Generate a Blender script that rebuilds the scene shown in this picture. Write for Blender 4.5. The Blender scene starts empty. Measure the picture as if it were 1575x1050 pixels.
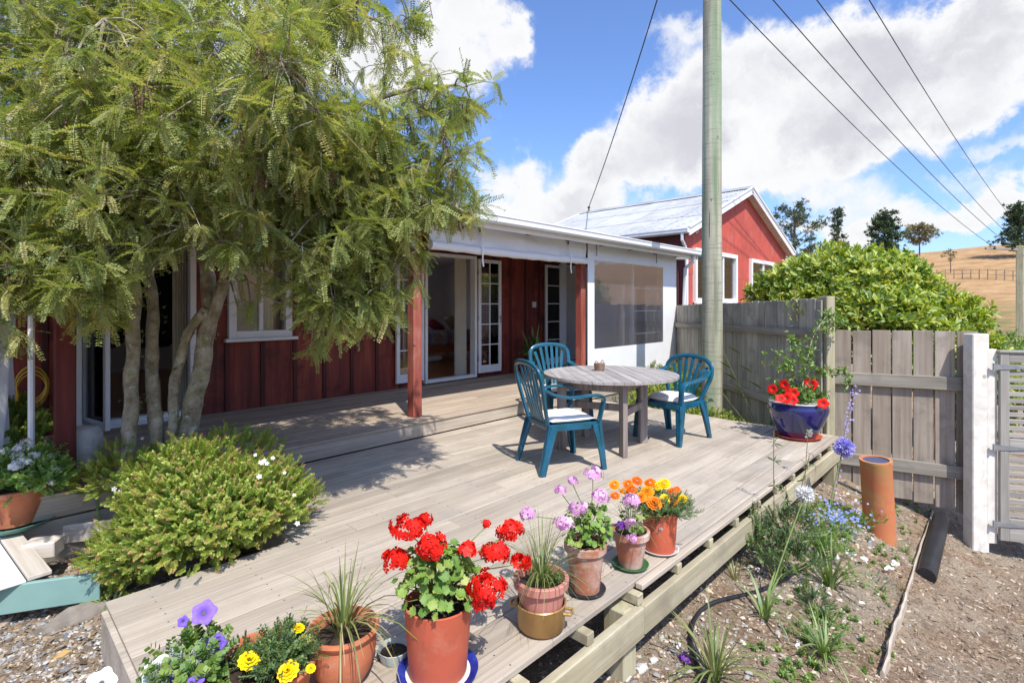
import bpy, math, random
import numpy as np
from mathutils import Vector, Matrix
R = math.radians
rnd = random.Random(11)
rng = np.random.default_rng(7)
scn = bpy.context.scene
C = scn.collection
# ------------------------------------------------------------------ camera
EYE = 1.42
FX, FY = 0.7217, 0.6922            # viewing direction on the ground
cd = bpy.data.cameras.new('camera')
cam = bpy.data.objects.new('camera', cd)
C.objects.link(cam)
cam.location = (0, 0, EYE)
cam.rotation_euler = (R(90), 0, -math.atan2(FX, FY))
cd.sensor_width = 36
cd.lens = 18.29
cd.shift_y = -0.0349
cd.clip_start = 0.05
cd.clip_end = 2000
scn.camera = cam
# ------------------------------------------------------------------ colour management
scn.view_settings.view_transform = 'Standard'
scn.view_settings.look = 'None'
scn.view_settings.gamma = 1
scn.view_settings.use_curve_mapping = False
scn.view_settings.exposure = 0.64
# ------------------------------------------------------------------ sun
SUN = Vector((-0.29, -0.62, 1.0)).normalized()      # towards the sun
sd = bpy.data.lights.new('sun', 'SUN')
sd.energy = 3.7
sd.angle = R(0.55)
sd.color = (1.0, 0.955, 0.88)
so = bpy.data.objects.new('sun', sd)
C.objects.link(so)
so.rotation_euler = SUN.to_track_quat('Z', 'Y').to_euler()
so.location = (0, -5, 12)

def P(px, py, d):
    """point in the place seen at pixel (1575 x 1050 frame) at depth d metres"""
    l = (px - 787.5) / 800 * d
    return Vector((FX * d + FY * l, FY * d - FX * l, EYE + (470 - py) / 800 * d))
def PZ(px, py, z):
    d = 800 * (EYE - z) / (py - 470)
    return P(px, py, d)

# ------------------------------------------------------------------ world
W = bpy.data.worlds.new('World')
scn.world = W
W.use_nodes = True
nt = W.node_tree
nt.nodes.clear()
def N(t, typ, **kw):
    n = t.nodes.new(typ)
    for k, v in kw.items():
        if k.startswith('i_'):
            key = k[2:]
            key = int(key) if key.isdigit() else key.replace('_', ' ')
            n.inputs[key].default_value = v
        else:
            setattr(n, k, v)
    return n
def math_(t, op, a, b=None, c=None, clamp=False):
    n = t.nodes.new('ShaderNodeMath'); n.operation = op; n.use_clamp = clamp
    for i, x in enumerate((a, b, c)):
        if x is None: continue
        if isinstance(x, (int, float)): n.inputs[i].default_value = x
        else: t.links.new(x, n.inputs[i])
    return n.outputs[0]
def vmath(t, op, a, b=None):
    n = t.nodes.new('ShaderNodeVectorMath'); n.operation = op
    for i, x in enumerate((a, b)):
        if x is None: continue
        if isinstance(x, (tuple, list, Vector)): n.inputs[i].default_value = tuple(x)
        else: t.links.new(x, n.inputs[i])
    return n
def mixc(t, fac, a, b, mode='MIX'):
    n = t.nodes.new('ShaderNodeMix'); n.data_type = 'RGBA'; n.blend_type = mode
    for i, x in ((0, fac), (6, a), (7, b)):
        if isinstance(x, (int, float)): n.inputs[i].default_value = x
        elif isinstance(x, (tuple, list)): n.inputs[i].default_value = (*x[:3], 1)
        else: t.links.new(x, n.inputs[i])
    return n.outputs[2]
def smooth(t, v, a, b, lo=0.0, hi=1.0):
    n = t.nodes.new('ShaderNodeMapRange'); n.interpolation_type = 'SMOOTHSTEP'
    t.links.new(v, n.inputs[0])
    for i, x in enumerate((a, b, lo, hi)): n.inputs[i + 1].default_value = x
    return n.outputs[0]
sky = N(nt, 'ShaderNodeTexSky', sky_type='NISHITA', sun_disc=False)
sky.sun_elevation = math.asin(SUN.z)
sky.sun_rotation = math.atan2(SUN.x, SUN.y)
sky.altitude = 100; sky.air_density = 1.0; sky.dust_density = 1.1; sky.ozone_density = 3.0
tc = N(nt, 'ShaderNodeTexCoord')
D = tc.outputs['Generated']
n0 = N(nt, 'ShaderNodeTexNoise', i_Scale=2.4, i_Detail=7.0, i_Roughness=0.62)
nt.links.new(D, n0.inputs['Vector'])
warp = vmath(nt, 'SUBTRACT', n0.outputs['Color'], (0.5, 0.5, 0.5))
warp = vmath(nt, 'MULTIPLY', warp.outputs[0], (0.32, 0.32, 0.26))
n0b = N(nt, 'ShaderNodeTexNoise', i_Scale=11.0, i_Detail=9.0, i_Roughness=0.65)
nt.links.new(D, n0b.inputs['Vector'])
warp2 = vmath(nt, 'SUBTRACT', n0b.outputs['Color'], (0.5, 0.5, 0.5))
warp2 = vmath(nt, 'MULTIPLY', warp2.outputs[0], (0.13, 0.13, 0.13))
Dw = vmath(nt, 'ADD', D, warp.outputs[0])
Dw = vmath(nt, 'ADD', Dw.outputs[0], warp2.outputs[0]).outputs[0]
# cloud bodies: (px, py, half width px, half height px, strength)
BL = [(1010, 225, 115, 75, 1.1), (1130, 170, 150, 105, 1.1), (1280, 120, 190, 105, 1.05), (1440, 70, 190, 95, 1.0),
      (1560, 20, 180, 70, 1.1), (1200, 235, 190, 60, 1.0), (1350, 215, 90, 45, .8), (935, 270, 75, 55, 1.0),
      (1530, 205, 110, 26, .62), (1400, 325, 140, 26, .7), (1540, 290, 120, 30, .7), (1250, 350, 90, 22, .6), (1560, 370, 90, 18, .6), (1290, 300, 110, 30, .6), (1480, 150, 160, 40, .8), (1040, 60, 50, 30, .4), (1340, 345, 110, 18, .6), (1450, 260, 80, 20, .5),
      (805, 268, 65, 42, .85), (850, 325, 100, 40, .85), (930, 325, 100, 30, .9), (765, 330, 60, 30, .6),
      (700, 40, 105, 80, .95), (775, 55, 50, 55, .62), (840, 195, 32, 24, .66), (560, 110, 170, 70, .8), (420, 60, 170, 60, .7),
      (250, 300, 260, 90, .8), (60, 350, 150, 60, .8), (500, 330, 160, 50, .7), (150, 80, 140, 60, .5)]
tot = None
for bx_, by_, bw_, bh_, bs_ in BL:
    v = (P(bx_, by_, 10) - Vector((0, 0, EYE)))
    ln = v.length / 10
    v.normalize()
    rx = bw_ / 800 / ln / 1.12; rz = bh_ / 800 / ln
    df = vmath(nt, 'SUBTRACT', Dw, v)
    df = vmath(nt, 'MULTIPLY', df.outputs[0], (1 / rx, 1 / rx, 1 / rz))
    l = vmath(nt, 'LENGTH', df.outputs[0]).outputs['Value']
    m = smooth(nt, l, 1.35, 0.2, 0.0, bs_)
    tot = m if tot is None else math_(nt, 'ADD', tot, m)
# scattered clouds in the rest of the sky
sep = N(nt, 'ShaderNodeSeparateXYZ'); nt.links.new(D, sep.inputs[0])
gen = N(nt, 'ShaderNodeTexNoise', i_Scale=1.7, i_Detail=6.0, i_Roughness=0.55)
nt.links.new(vmath(nt, 'MULTIPLY', D, (1, 1, 2.2)).outputs[0], gen.inputs['Vector'])
fwd = vmath(nt, 'DOT_PRODUCT', D, (FX, FY, 0)).outputs['Value']
gm = math_(nt, 'MULTIPLY', smooth(nt, gen.outputs['Fac'], 0.5, 0.68), smooth(nt, fwd, 0.45, 0.15))
tot = math_(nt, 'ADD', tot, gm)
fine = N(nt, 'ShaderNodeTexNoise', i_Scale=7.0, i_Detail=10.0, i_Roughness=0.6)
nt.links.new(D, fine.inputs['Vector'])
dens = math_(nt, 'ADD', tot, math_(nt, 'MULTIPLY', math_(nt, 'SUBTRACT', fine.outputs['Fac'], 0.5), 1.55))
cov = smooth(nt, dens, 0.16, 0.78)
thick = smooth(nt, dens, 0.6, 2.1)
# shade: grey underside patches of the thick parts
sh = N(nt, 'ShaderNodeTexNoise', i_Scale=4.2, i_Detail=5.0, i_Roughness=0.5)
nt.links.new(vmath(nt, 'MULTIPLY', Dw, (1, 1, 2.0)).outputs[0], sh.inputs['Vector'])
shade = math_(nt, 'MULTIPLY', thick, smooth(nt, sh.outputs['Fac'], 0.36, 0.62))
ccol = mixc(nt, shade, (4.2, 4.22, 4.3), (2.9, 2.93, 3.2))
skyc = mixc(nt, 1.0, sky.outputs[0], (0.74, 0.85, 1.08), 'MULTIPLY')
final = mixc(nt, cov, skyc, ccol)
bg = N(nt, 'ShaderNodeBackground'); bg.inputs['Strength'].default_value = 0.15
nt.links.new(final, bg.inputs['Color'])
wo = N(nt, 'ShaderNodeOutputWorld'); nt.links.new(bg.outputs[0], wo.inputs[0])

# ------------------------------------------------------------------ materials
MATS = {}
def newmat(name):
    m = bpy.data.materials.new(name); m.use_nodes = True
    t = m.node_tree; t.nodes.clear()
    MATS[name] = m
    return m, t
def out(t, sh):
    o = t.nodes.new('ShaderNodeOutputMaterial'); t.links.new(sh, o.inputs[0])
def rndcoord(t, scale=(1, 1, 1), amount=37.0):
    """object coordinates, shifted per object so alike pieces differ"""
    tc = t.nodes.new('ShaderNodeTexCoord'); oi = t.nodes.new('ShaderNodeObjectInfo')
    off = math_(t, 'MULTIPLY', oi.outputs['Random'], amount)
    comb = t.nodes.new('ShaderNodeCombineXYZ')
    t.links.new(off, comb.inputs[0]); t.links.new(off, comb.inputs[1]); t.links.new(off, comb.inputs[2])
    a = vmath(t, 'ADD', tc.outputs['Object'], comb.outputs[0])
    return vmath(t, 'MULTIPLY', a.outputs[0], scale).outputs[0], oi.outputs['Random']
def noise(t, vec, scale, detail=4.0, rough=0.55):
    n = N(t, 'ShaderNodeTexNoise', i_Scale=scale, i_Detail=detail, i_Roughness=rough)
    if vec is not None: t.links.new(vec, n.inputs['Vector'])
    return n.outputs['Fac']
def ramp(t, fac, stops):
    n = t.nodes.new('ShaderNodeValToRGB'); e = n.color_ramp.elements
    while len(e) < len(stops): e.new(0.5)
    for i, (p, c) in enumerate(stops):
        e[i].position = p; e[i].color = (*c, 1)
    t.links.new(fac, n.inputs[0])
    return n.outputs[0]
def bump(t, h, strength, dist=0.01):
    n = t.nodes.new('ShaderNodeBump'); n.inputs['Strength'].default_value = strength; n.inputs['Distance'].default_value = dist
    t.links.new(h, n.inputs['Height'])
    return n.outputs[0]
def principled(t, col, rough=0.8, nrm=None, spec=0.4, metal=0.0, coat=0.0):
    b = t.nodes.new('ShaderNodeBsdfPrincipled')
    if isinstance(col, (tuple, list)): b.inputs['Base Color'].default_value = (*col[:3], 1)
    else: t.links.new(col, b.inputs['Base Color'])
    if isinstance(rough, (int, float)): b.inputs['Roughness'].default_value = rough
    else: t.links.new(rough, b.inputs['Roughness'])
    b.inputs['Specular IOR Level'].default_value = spec
    b.inputs['Metallic'].default_value = metal
    b.inputs['Coat Weight'].default_value = coat
    if nrm is not None: t.links.new(nrm, b.inputs['Normal'])
    return b.outputs[0]

def wood(name, c_dark, c_mid, c_light, axis='X', grain=70, bumpk=0.5, rough=0.85, vary=0.35, stain=None, tint=None, spec=0.25, dirt=0.0):
    m, t = newmat(name)
    ks = {'X': (0.9, grain, grain), 'Y': (grain, 0.9, grain), 'Z': (grain, grain, 0.9)}[axis]
    v, r = rndcoord(t, ks)
    g = noise(t, v, 1.0, 6.0, 0.7)
    kl = {'X': (1.3, 9, 9), 'Y': (9, 1.3, 9), 'Z': (9, 9, 1.3)}[axis]
    v2, _ = rndcoord(t, kl)
    g2 = noise(t, v2, 1.0, 3.0, 0.5)
    f = math_(t, 'ADD', math_(t, 'MULTIPLY', g, 0.62), math_(t, 'MULTIPLY', g2, 0.38))
    col = ramp(t, f, [(0.34, c_dark), (0.5, c_mid), (0.66, c_light)])
    # dark checks along the grain
    v3, _ = rndcoord(t, tuple(k * (2.2 if k > 1 else 0.6) for k in ks))
    ck = smooth(t, noise(t, v3, 1.0, 2.0, 0.6), 0.66, 0.74)
    col = mixc(t, math_(t, 'MULTIPLY', ck, 0.45), col, tuple(x * 0.45 for x in c_dark))
    br = math_(t, 'MULTIPLY_ADD', r, vary, 1 - vary * 0.55)
    comb = t.nodes.new('ShaderNodeCombineColor')
    for i in range(3): t.links.new(br, comb.inputs[i])
    col = mixc(t, 1.0, col, comb.outputs[0], 'MULTIPLY')
    if dirt:
        gp_ = t.nodes.new('ShaderNodeNewGeometry').outputs['Position']
        d1 = smooth(t, noise(t, gp_, 1.6, 6.0, .65), .48, .68)
        col = mixc(t, math_(t, 'MULTIPLY', d1, dirt), col, (.27, .225, .175))
        d2 = smooth(t, noise(t, gp_, 9.0, 5.0, .7), .62, .72)
        col = mixc(t, math_(t, 'MULTIPLY', d2, dirt * 1.1), col, (.17, .135, .10))
        d3 = smooth(t, noise(t, gp_, 75.0, 2.0, .5), .70, .74)
        col = mixc(t, math_(t, 'MULTIPLY', d3, dirt * 1.3), col, (.08, .06, .045))
    if tint is not None:
        r2 = math_(t, 'FRACT', math_(t, 'MULTIPLY', r, 7.31))
        col = mixc(t, math_(t, 'MULTIPLY', r2, tint[1]), col, tint[0])
    if stain is not None:
        vs, _ = rndcoord(t, (1, 1, 1))
        s = smooth(t, noise(t, vs, stain[1], 4.0, 0.6), 0.5, 0.7)
        col = mixc(t, math_(t, 'MULTIPLY', s, stain[2]), col, stain[0])
    nr = bump(t, g, bumpk, 0.004)
    out(t, principled(t, col, rough, nr, spec))
    return m
M = {}
M['deck'] = wood('weathered_deck_timber', (.245, .205, .162), (.40, .345, .278), (.53, .468, .385), 'X', 60, .35, tint=((.50, .42, .33), .35), stain=((.28, .25, .215), 2.2, .5), dirt=.38)
M['deck_warm'] = wood('newer_deck_timber', (.27, .205, .145), (.42, .33, .24), (.54, .44, .33), 'X', 60, .35, tint=((.36, .31, .27), .4), stain=((.30, .22, .15), 2.0, .4), dirt=.3)
M['bearer'] = wood('treated_pine', (.26, .225, .14), (.39, .345, .23), (.50, .455, .33), 'X', 26, .35, vary=.25, stain=((.22, .19, .14), 3.0, .6), dirt=.35)
M['post_wood'] = wood('treated_pine_upright', (.27, .24, .15), (.40, .365, .24), (.52, .48, .35), 'Z', 26, .3, vary=.2, stain=((.24, .22, .16), 3.0, .45))
M['paling'] = wood('grey_fence_timber', (.205, .17, .13), (.34, .29, .235), (.46, .405, .335), 'Z', 32, .5, vary=.4, tint=((.33, .25, .18), .5), stain=((.14, .12, .10), 3.2, .5))
M['paling_back'] = wood('silver_fence_timber', (.22, .20, .165), (.36, .335, .28), (.48, .455, .39), 'Z', 32, .5, vary=.4, stain=((.12, .115, .10), 3.2, .5))
M['rail'] = wood('grey_fence_rail', (.20, .18, .145), (.32, .29, .24), (.44, .40, .34), 'X', 30, .4, vary=.3, stain=((.13, .12, .10), 4, .5))
M['table'] = wood('silvered_table_timber', (.20, .18, .165), (.335, .31, .29), (.47, .44, .415), 'X', 60, .4, vary=.25, stain=((.22, .19, .17), 5, .5))
M['table_leg'] = wood('silvered_table_leg_timber', (.16, .13, .115), (.28, .235, .21), (.38, .33, .30), 'Z', 45, .4, vary=.2)
M['red_board'] = wood('red_stained_board', (.10, .022, .016), (.22, .04, .026), (.35, .075, .037), 'Z', 14, .35, rough=.62, vary=.3, stain=((.05, .012, .012), 2.2, .75), spec=.35)
M['red_batten'] = wood('dark_red_batten', (.045, .012, .012), (.085, .018, .015), (.13, .025, .018), 'Z', 18, .3, rough=.6, vary=.3, spec=.35)
M['red_post'] = wood('faded_red_post', (.20, .05, .04), (.33, .085, .06), (.45, .15, .11), 'Z', 20, .3, rough=.7, vary=.2, stain=((.45, .22, .17), 2.5, .45))
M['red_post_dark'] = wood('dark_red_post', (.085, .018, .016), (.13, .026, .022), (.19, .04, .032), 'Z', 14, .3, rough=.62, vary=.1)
M['indoor_floor'] = wood('varnished_floor', (.23, .08, .025), (.36, .135, .045), (.46, .19, .07), 'X', 14, .1, rough=.3, vary=.25, spec=.5)
M['gate_wood'] = wood('grey_gate_timber', (.22, .205, .18), (.34, .32, .285), (.44, .42, .38), 'X', 40, .35, vary=.3)
M['gate_stile'] = wood('grey_gate_upright', (.22, .205, .18), (.34, .32, .285), (.44, .42, .38), 'Z', 40, .35, vary=.3)
M['pale_board'] = wood('pale_weathered_board', (.42, .36, .30), (.55, .49, .42), (.64, .59, .52), 'X', 30, .3, vary=.2)
M['edging'] = wood('bleached_edging', (.28, .23, .18), (.46, .39, .31), (.58, .51, .42), 'X', 30, .5, vary=.1)

def plain(name, col, rough=.6, nscale=6.0, amount=.12, bk=.0, spec=.4, metal=0, dark=None, coat=0.0, bscale=60, bloom=None):
    m, t = newmat(name)
    v, r = rndcoord(t)
    n = noise(t, v, nscale, 5.0, .6)
    lo = tuple(max(0, c * (1 - amount)) for c in col) if dark is None else dark
    hi = tuple(min(1, c * (1 + amount)) for c in col)
    c = ramp(t, n, [(.32, lo), (.55, col), (.75, hi)])
    if bloom:
        bc, bs, lo_, hi_, am_ = bloom
        c = mixc(t, math_(t, 'MULTIPLY', smooth(t, noise(t, vmath(t, 'ADD', v, (9, 2, 4)).outputs[0], bs, 6.0, .7), lo_, hi_), am_), c, bc)
        c = mixc(t, math_(t, 'MULTIPLY', smooth(t, noise(t, vmath(t, 'MULTIPLY', v, (1, 1, .35)).outputs[0], bs * 2.3, 5.0, .7), .58, .72), .45), c, tuple(x * .5 for x in col))
    nr = bump(t, noise(t, v, bscale, 3.0, .6), bk, .004) if bk else None
    out(t, principled(t, c, rough, nr, spec, metal, coat))
    M[name] = m
    return m
plain('white_paint', (.78, .78, .77), .45, 5, .05, .08)
plain('white_pvc', (.80, .81, .84), .5, 3, .05, .05)
plain('gutter_white', (.76, .77, .78), .35, 2, .05)
plain('zinc_roof', (.42, .43, .45), .5, 1.2, .12, .1, dark=(.46, .475, .49))
plain('old_roof', (.40, .41, .425), .6, 1.0, .12, .1, dark=(.30, .31, .32), bloom=((.48, .48, .49), 3, .5, .7, .5))
plain('red_iron', (.46, .085, .06), .55, 1.6, .14, .12, dark=(.36, .07, .05), bloom=((.50, .15, .11), 2.2, .48, .7, .5))
plain('shaded_red_iron', (.13, .028, .024), .6, 1.6, .14, .12)  # the red iron darkened: shade under the eave is put into the colour
plain('white_post', (.74, .71, .64), .7, 9, .07, .5, bscale=25, dark=(.62, .58, .50), bloom=((.45, .41, .34), 6, .55, .72, .3))
plain('terracotta', (.50, .17, .082), .85, 7, .12, .3, dark=(.38, .13, .07), spec=.2, bloom=((.60, .40, .29), 6, .5, .72, .5))
plain('terracotta_salt', (.36, .135, .08), .8, 9, .2, .15, dark=(.46, .30, .24), spec=.2, bloom=((.62, .50, .42), 7, .48, .68, .7))
plain('orange_pot', (.60, .13, .065), .6, 4, .08, .05, dark=(.50, .11, .06), bloom=((.66, .38, .28), 9, .55, .75, .35))
plain('tall_pot_red', (.53, .115, .06), .6, 4, .1, .05, dark=(.43, .10, .055), bloom=((.62, .30, .2), 8, .52, .75, .35))
plain('pink_pot', (.50, .21, .165), .7, 4, .07, .05, dark=(.44, .18, .14))
plain('gold_pan', (.42, .25, .085), .38, 3, .12, .02, metal=.35, dark=(.30, .165, .06))
plain('blue_glaze', (.014, .014, .13), .12, 5, .3, 0, dark=(.01, .02, .06), coat=.8, spec=.5)
plain('blue_plate', (.02, .028, .27), .18, 9, .5, 0, coat=.6)
plain('cream_glaze', (.72, .69, .60), .25, 5, .06, 0, coat=.5)
plain('dark_saucer', (.035, .03, .035), .5, 5, .2, 0)
plain('green_saucer', (.055, .16, .055), .45, 5, .2, 0)
plain('pale_saucer', (.60, .59, .57), .5, 5, .1, 0)
plain('orange_saucer', (.55, .105, .045), .45, 5, .1, 0)
plain('teal_saucer', (.06, .24, .21), .5, 5, .2, .05, dark=(.16, .26, .21))
plain('enamel', (.42, .47, .44), .35, 14, .2, 0, dark=(.2, .2, .17))
plain('black_water', (.012, .01, .008), .08, 5, .2)
plain('soil', (.045, .03, .022), .95, 30, .4, 1.0, bscale=90)
plain('lime_stone', (.58, .57, .55), .9, 5, .1, .8, bscale=18, dark=(.33, .32, .30))
plain('green_board', (.205, .345, .315), .6, 3, .08, .06, dark=(.17, .30, .275))
plain('white_panel', (.74, .77, .80), .5, 4, .05)
plain('clay_pipe', (.56, .19, .085), .75, 4, .14, .12, dark=(.46, .27, .10), spec=.25, bloom=((.50, .36, .14), 5, .5, .7, .55))
plain('pipe_inside', (.075, .085, .16), .5, 6, .2)
plain('black_plastic', (.022, .022, .025), .45, 8, .3)
plain('galvanised', (.42, .44, .46), .4, 12, .2, .05, metal=.7)
plain('wire_black', (.03, .03, .03), .6)
plain('wicker', (.30, .19, .13), .7, 40, .35, .2, dark=(.16, .09, .06))
plain('brass', (.5, .36, .12), .3, 6, .1, metal=.8)
plain('hose_yellow', (.55, .33, .03), .45, 6, .15)
plain('room_wall', (.72, .72, .73), .8, 2, .05)
plain('room_ceiling', (.8, .8, .8), .8, 2, .05)
plain('curtain', (.62, .57, .47), .9, 3, .08)
plain('black_cloth', (.012, .012, .015), .9)
plain('bed_wood', (.42, .12, .03), .4, 4, .2)
plain('red_cushion', (.28, .03, .05), .9)
plain('tan_cushion', (.33, .22, .11), .9)
plain('dark_grey', (.06, .06, .07), .6)
plain('switch_white', (.7, .68, .62), .4)
plain('cut_wood', (.55, .36, .15), .7, 10, .15)

def chairmat():
    m, t = newmat('chair_plastic')
    g = t.nodes.new('ShaderNodeNewGeometry')
    tcn = t.nodes.new('ShaderNodeTexCoord')
    n = noise(t, tcn.outputs['Object'], 7, 4, .6)
    f = smooth(t, n, .35, .65)
    c = mixc(t, f, (.007, .075, .105), (.012, .105, .19))
    out(t, principled(t, c, .24, bump(t, noise(t, tcn.outputs['Object'], 300, 2), .05, .001), .5))
    M['chair'] = m
chairmat()
def cushionmat():
    m, t = newmat('cushion_canvas')
    tcn = t.nodes.new('ShaderNodeTexCoord')
    n = noise(t, tcn.outputs['Object'], 16, 5, .7)
    c = ramp(t, n, [(.35, (.62, .59, .52)), (.5, (.74, .72, .67)), (.62, (.78, .76, .72)), (.75, (.66, .63, .56))])
    out(t, principled(t, c, .95, bump(t, noise(t, tcn.outputs['Object'], 220, 2), .3, .002), .1))
    M['cushion'] = m
cushionmat()
def polemat():
    m, t = newmat('pole_wood')
    v, r = rndcoord(t, (10, 10, .6))
    g = noise(t, v, 1.0, 5, .6)
    v2, _ = rndcoord(t, (2.2, 2.2, 42)); g2 = noise(t, v2, 1.0, 3, .6)
    v4, _ = rndcoord(t, (7, 7, .35)); gg = noise(t, v4, 1.0, 3, .6)
    c = ramp(t, g, [(.35, (.22, .21, .15)), (.5, (.37, .36, .27)), (.66, (.50, .48, .38))])
    c = mixc(t, math_(t, 'MULTIPLY', smooth(t, gg, .48, .64), .5), c, (.15, .31, .17))
    c = mixc(t, math_(t, 'MULTIPLY', smooth(t, g2, .52, .68), .65), c, (.20, .19, .145))
    v3, _ = rndcoord(t, (26, 26, 1.0)); ck = smooth(t, noise(t, v3, 1.0, 2, .5), .70, .76)
    c = mixc(t, ck, c, (.08, .07, .05))
    out(t, principled(t, c, .85, bump(t, g2, .5, .006), .2))
    M['pole'] = m
polemat()
def barkmat():
    m, t = newmat('tree_bark')
    tcn = t.nodes.new('ShaderNodeTexCoord'); o = tcn.outputs['Object']
    n = noise(t, o, 9, 6, .7)
    c = ramp(t, n, [(.35, (.17, .135, .09)), (.5, (.30, .26, .185)), (.65, (.42, .385, .31))])
    l = smooth(t, noise(t, o, 16, 4, .55), .62, .68)
    c = mixc(t, l, c, (.43, .47, .40))
    l2 = smooth(t, noise(t, vmath(t, 'ADD', o, (5, 3, 1)).outputs[0], 11, 4, .6), .58, .66)
    c = mixc(t, math_(t, 'MULTIPLY', l2, .6), c, (.20, .22, .07))
    out(t, principled(t, c, .9, bump(t, noise(t, o, 55, 4, .6), .9, .01), .2))
    M['bark'] = m
barkmat()
plain('bark_far', (.20, .16, .12), .9, 6, .3)
plain('lichen', (.23, .25, .10), .95, 30, .3)
plain('stem_green', (.16, .22, .06), .7, 20, .3)
plain('stem_brown', (.20, .13, .07), .8, 20, .3)

def leafmat(name, stops, transl=.45, gloss=.07, rough=.62, tcol=(1.0, 1.05, .45)):
    """stops over the 'var' attribute (per leaf) mixed with per-object random"""
    m, t = newmat(name)
    at = t.nodes.new('ShaderNodeAttribute'); at.attribute_name = 'var'
    oi = t.nodes.new('ShaderNodeObjectInfo')
    f = math_(t, 'FRACT', math_(t, 'ADD', at.outputs['Fac'], math_(t, 'MULTIPLY', oi.outputs['Random'], .999)))
    c = ramp(t, f, stops)
    d = t.nodes.new('ShaderNodeBsdfDiffuse'); t.links.new(c, d.inputs[0])
    tr = t.nodes.new('ShaderNodeBsdfTranslucent')
    t.links.new(mixc(t, 1.0, c, tcol, 'MULTIPLY'), tr.inputs[0])
    mx = t.nodes.new('ShaderNodeMixShader'); mx.inputs[0].default_value = transl
    t.links.new(d.outputs[0], mx.inputs[1]); t.links.new(tr.outputs[0], mx.inputs[2])
    gl = t.nodes.new('ShaderNodeBsdfGlossy'); gl.inputs['Roughness'].default_value = rough
    mx2 = t.nodes.new('ShaderNodeMixShader'); mx2.inputs[0].default_value = gloss
    t.links.new(mx.outputs[0], mx2.inputs[1]); t.links.new(gl.outputs[0], mx2.inputs[2])
    out(t, mx2.outputs[0])
    M[name] = m
    return m
def petalmat(name, a, b, transl=.3):
    leafmat(name, [(0, a), (1, b)], transl, .02, .5, (1.1, 1.1, 1.1))
leafmat('kowhai_leaf', [(0, (.19, .26, .075)), (.3, (.31, .36, .10)), (.6, (.41, .44, .135)), (.85, (.50, .49, .17)), (1, (.55, .49, .20))], .5, .05, .62)
leafmat('kowhai_pod', [(0, (.12, .07, .045)), (1, (.27, .17, .11))], .15, .02)
leafmat('hedge_leaf', [(0, (.12, .22, .02)), (.3, (.25, .37, .03)), (.65, (.40, .49, .05)), (.9, (.52, .55, .07)), (1, (.62, .56, .05))], .42, .08, .58)
leafmat('shrub_leaf', [(0, (.17, .27, .03)), (.5, (.31, .41, .05)), (.85, (.42, .48, .085)), (1, (.50, .50, .12))], .35, .06)
leafmat('shrub_tip', [(0, (.50, .25, .12)), (1, (.62, .36, .18))], .3, .03)
leafmat('geranium_leaf', [(0, (.11, .24, .03)), (.5, (.20, .34, .05)), (.9, (.33, .43, .08)), (1, (.45, .48, .12))], .3, .05)
leafmat('dark_leaf', [(0, (.05, .11, .02)), (.5, (.095, .175, .03)), (1, (.15, .24, .05))], .3, .08)
leafmat('bright_leaf', [(0, (.10, .22, .025)), (.5, (.17, .30, .035)), (1, (.28, .40, .06))], .4, .08)
leafmat('blade', [(0, (.10, .17, .03)), (.5, (.19, .25, .05)), (.85, (.30, .31, .09)), (1, (.42, .33, .15))], .3, .08)
leafmat('strap', [(0, (.12, .22, .04)), (.5, (.20, .31, .06)), (1, (.30, .38, .10))], .35, .10)
leafmat('grey_leaf', [(0, (.26, .31, .25)), (1, (.42, .46, .40))], .2, .04)
leafmat('dry_grass', [(0, (.32, .22, .11)), (.6, (.45, .33, .19)), (1, (.55, .43, .27))], .25, .03)
leafmat('pine_leaf', [(0, (.035, .065, .035)), (.5, (.065, .11, .05)), (1, (.11, .155, .07))], .15, .03)
leafmat('grey_pine_leaf', [(0, (.09, .125, .09)), (1, (.17, .21, .14))], .15, .03)
leafmat('brown_pine_leaf', [(0, (.20, .15, .08)), (.5, (.22, .22, .11)), (1, (.30, .26, .14))], .15, .03)
petalmat('red_petal', (.72, .012, .008), (.92, .03, .015), .25)
petalmat('pink_petal', (.80, .38, .70), (.92, .62, .85), .3)
petalmat('orange_petal', (.85, .16, .008), (.95, .38, .01), .25)
petalmat('yellow_petal', (.90, .62, .005), (.95, .72, .01), .25)
petalmat('white_petal', (.82, .82, .80), (.90, .90, .88), .25)
petalmat('violet_petal', (.17, .085, .56), (.28, .15, .72), .3)
petalmat('lilac_petal', (.38, .36, .80), (.55, .50, .88), .3)
petalmat('blue_petal', (.28, .36, .78), (.42, .50, .85), .3)
petalmat('purple_petal', (.18, .04, .38), (.30, .08, .55), .2)

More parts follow.
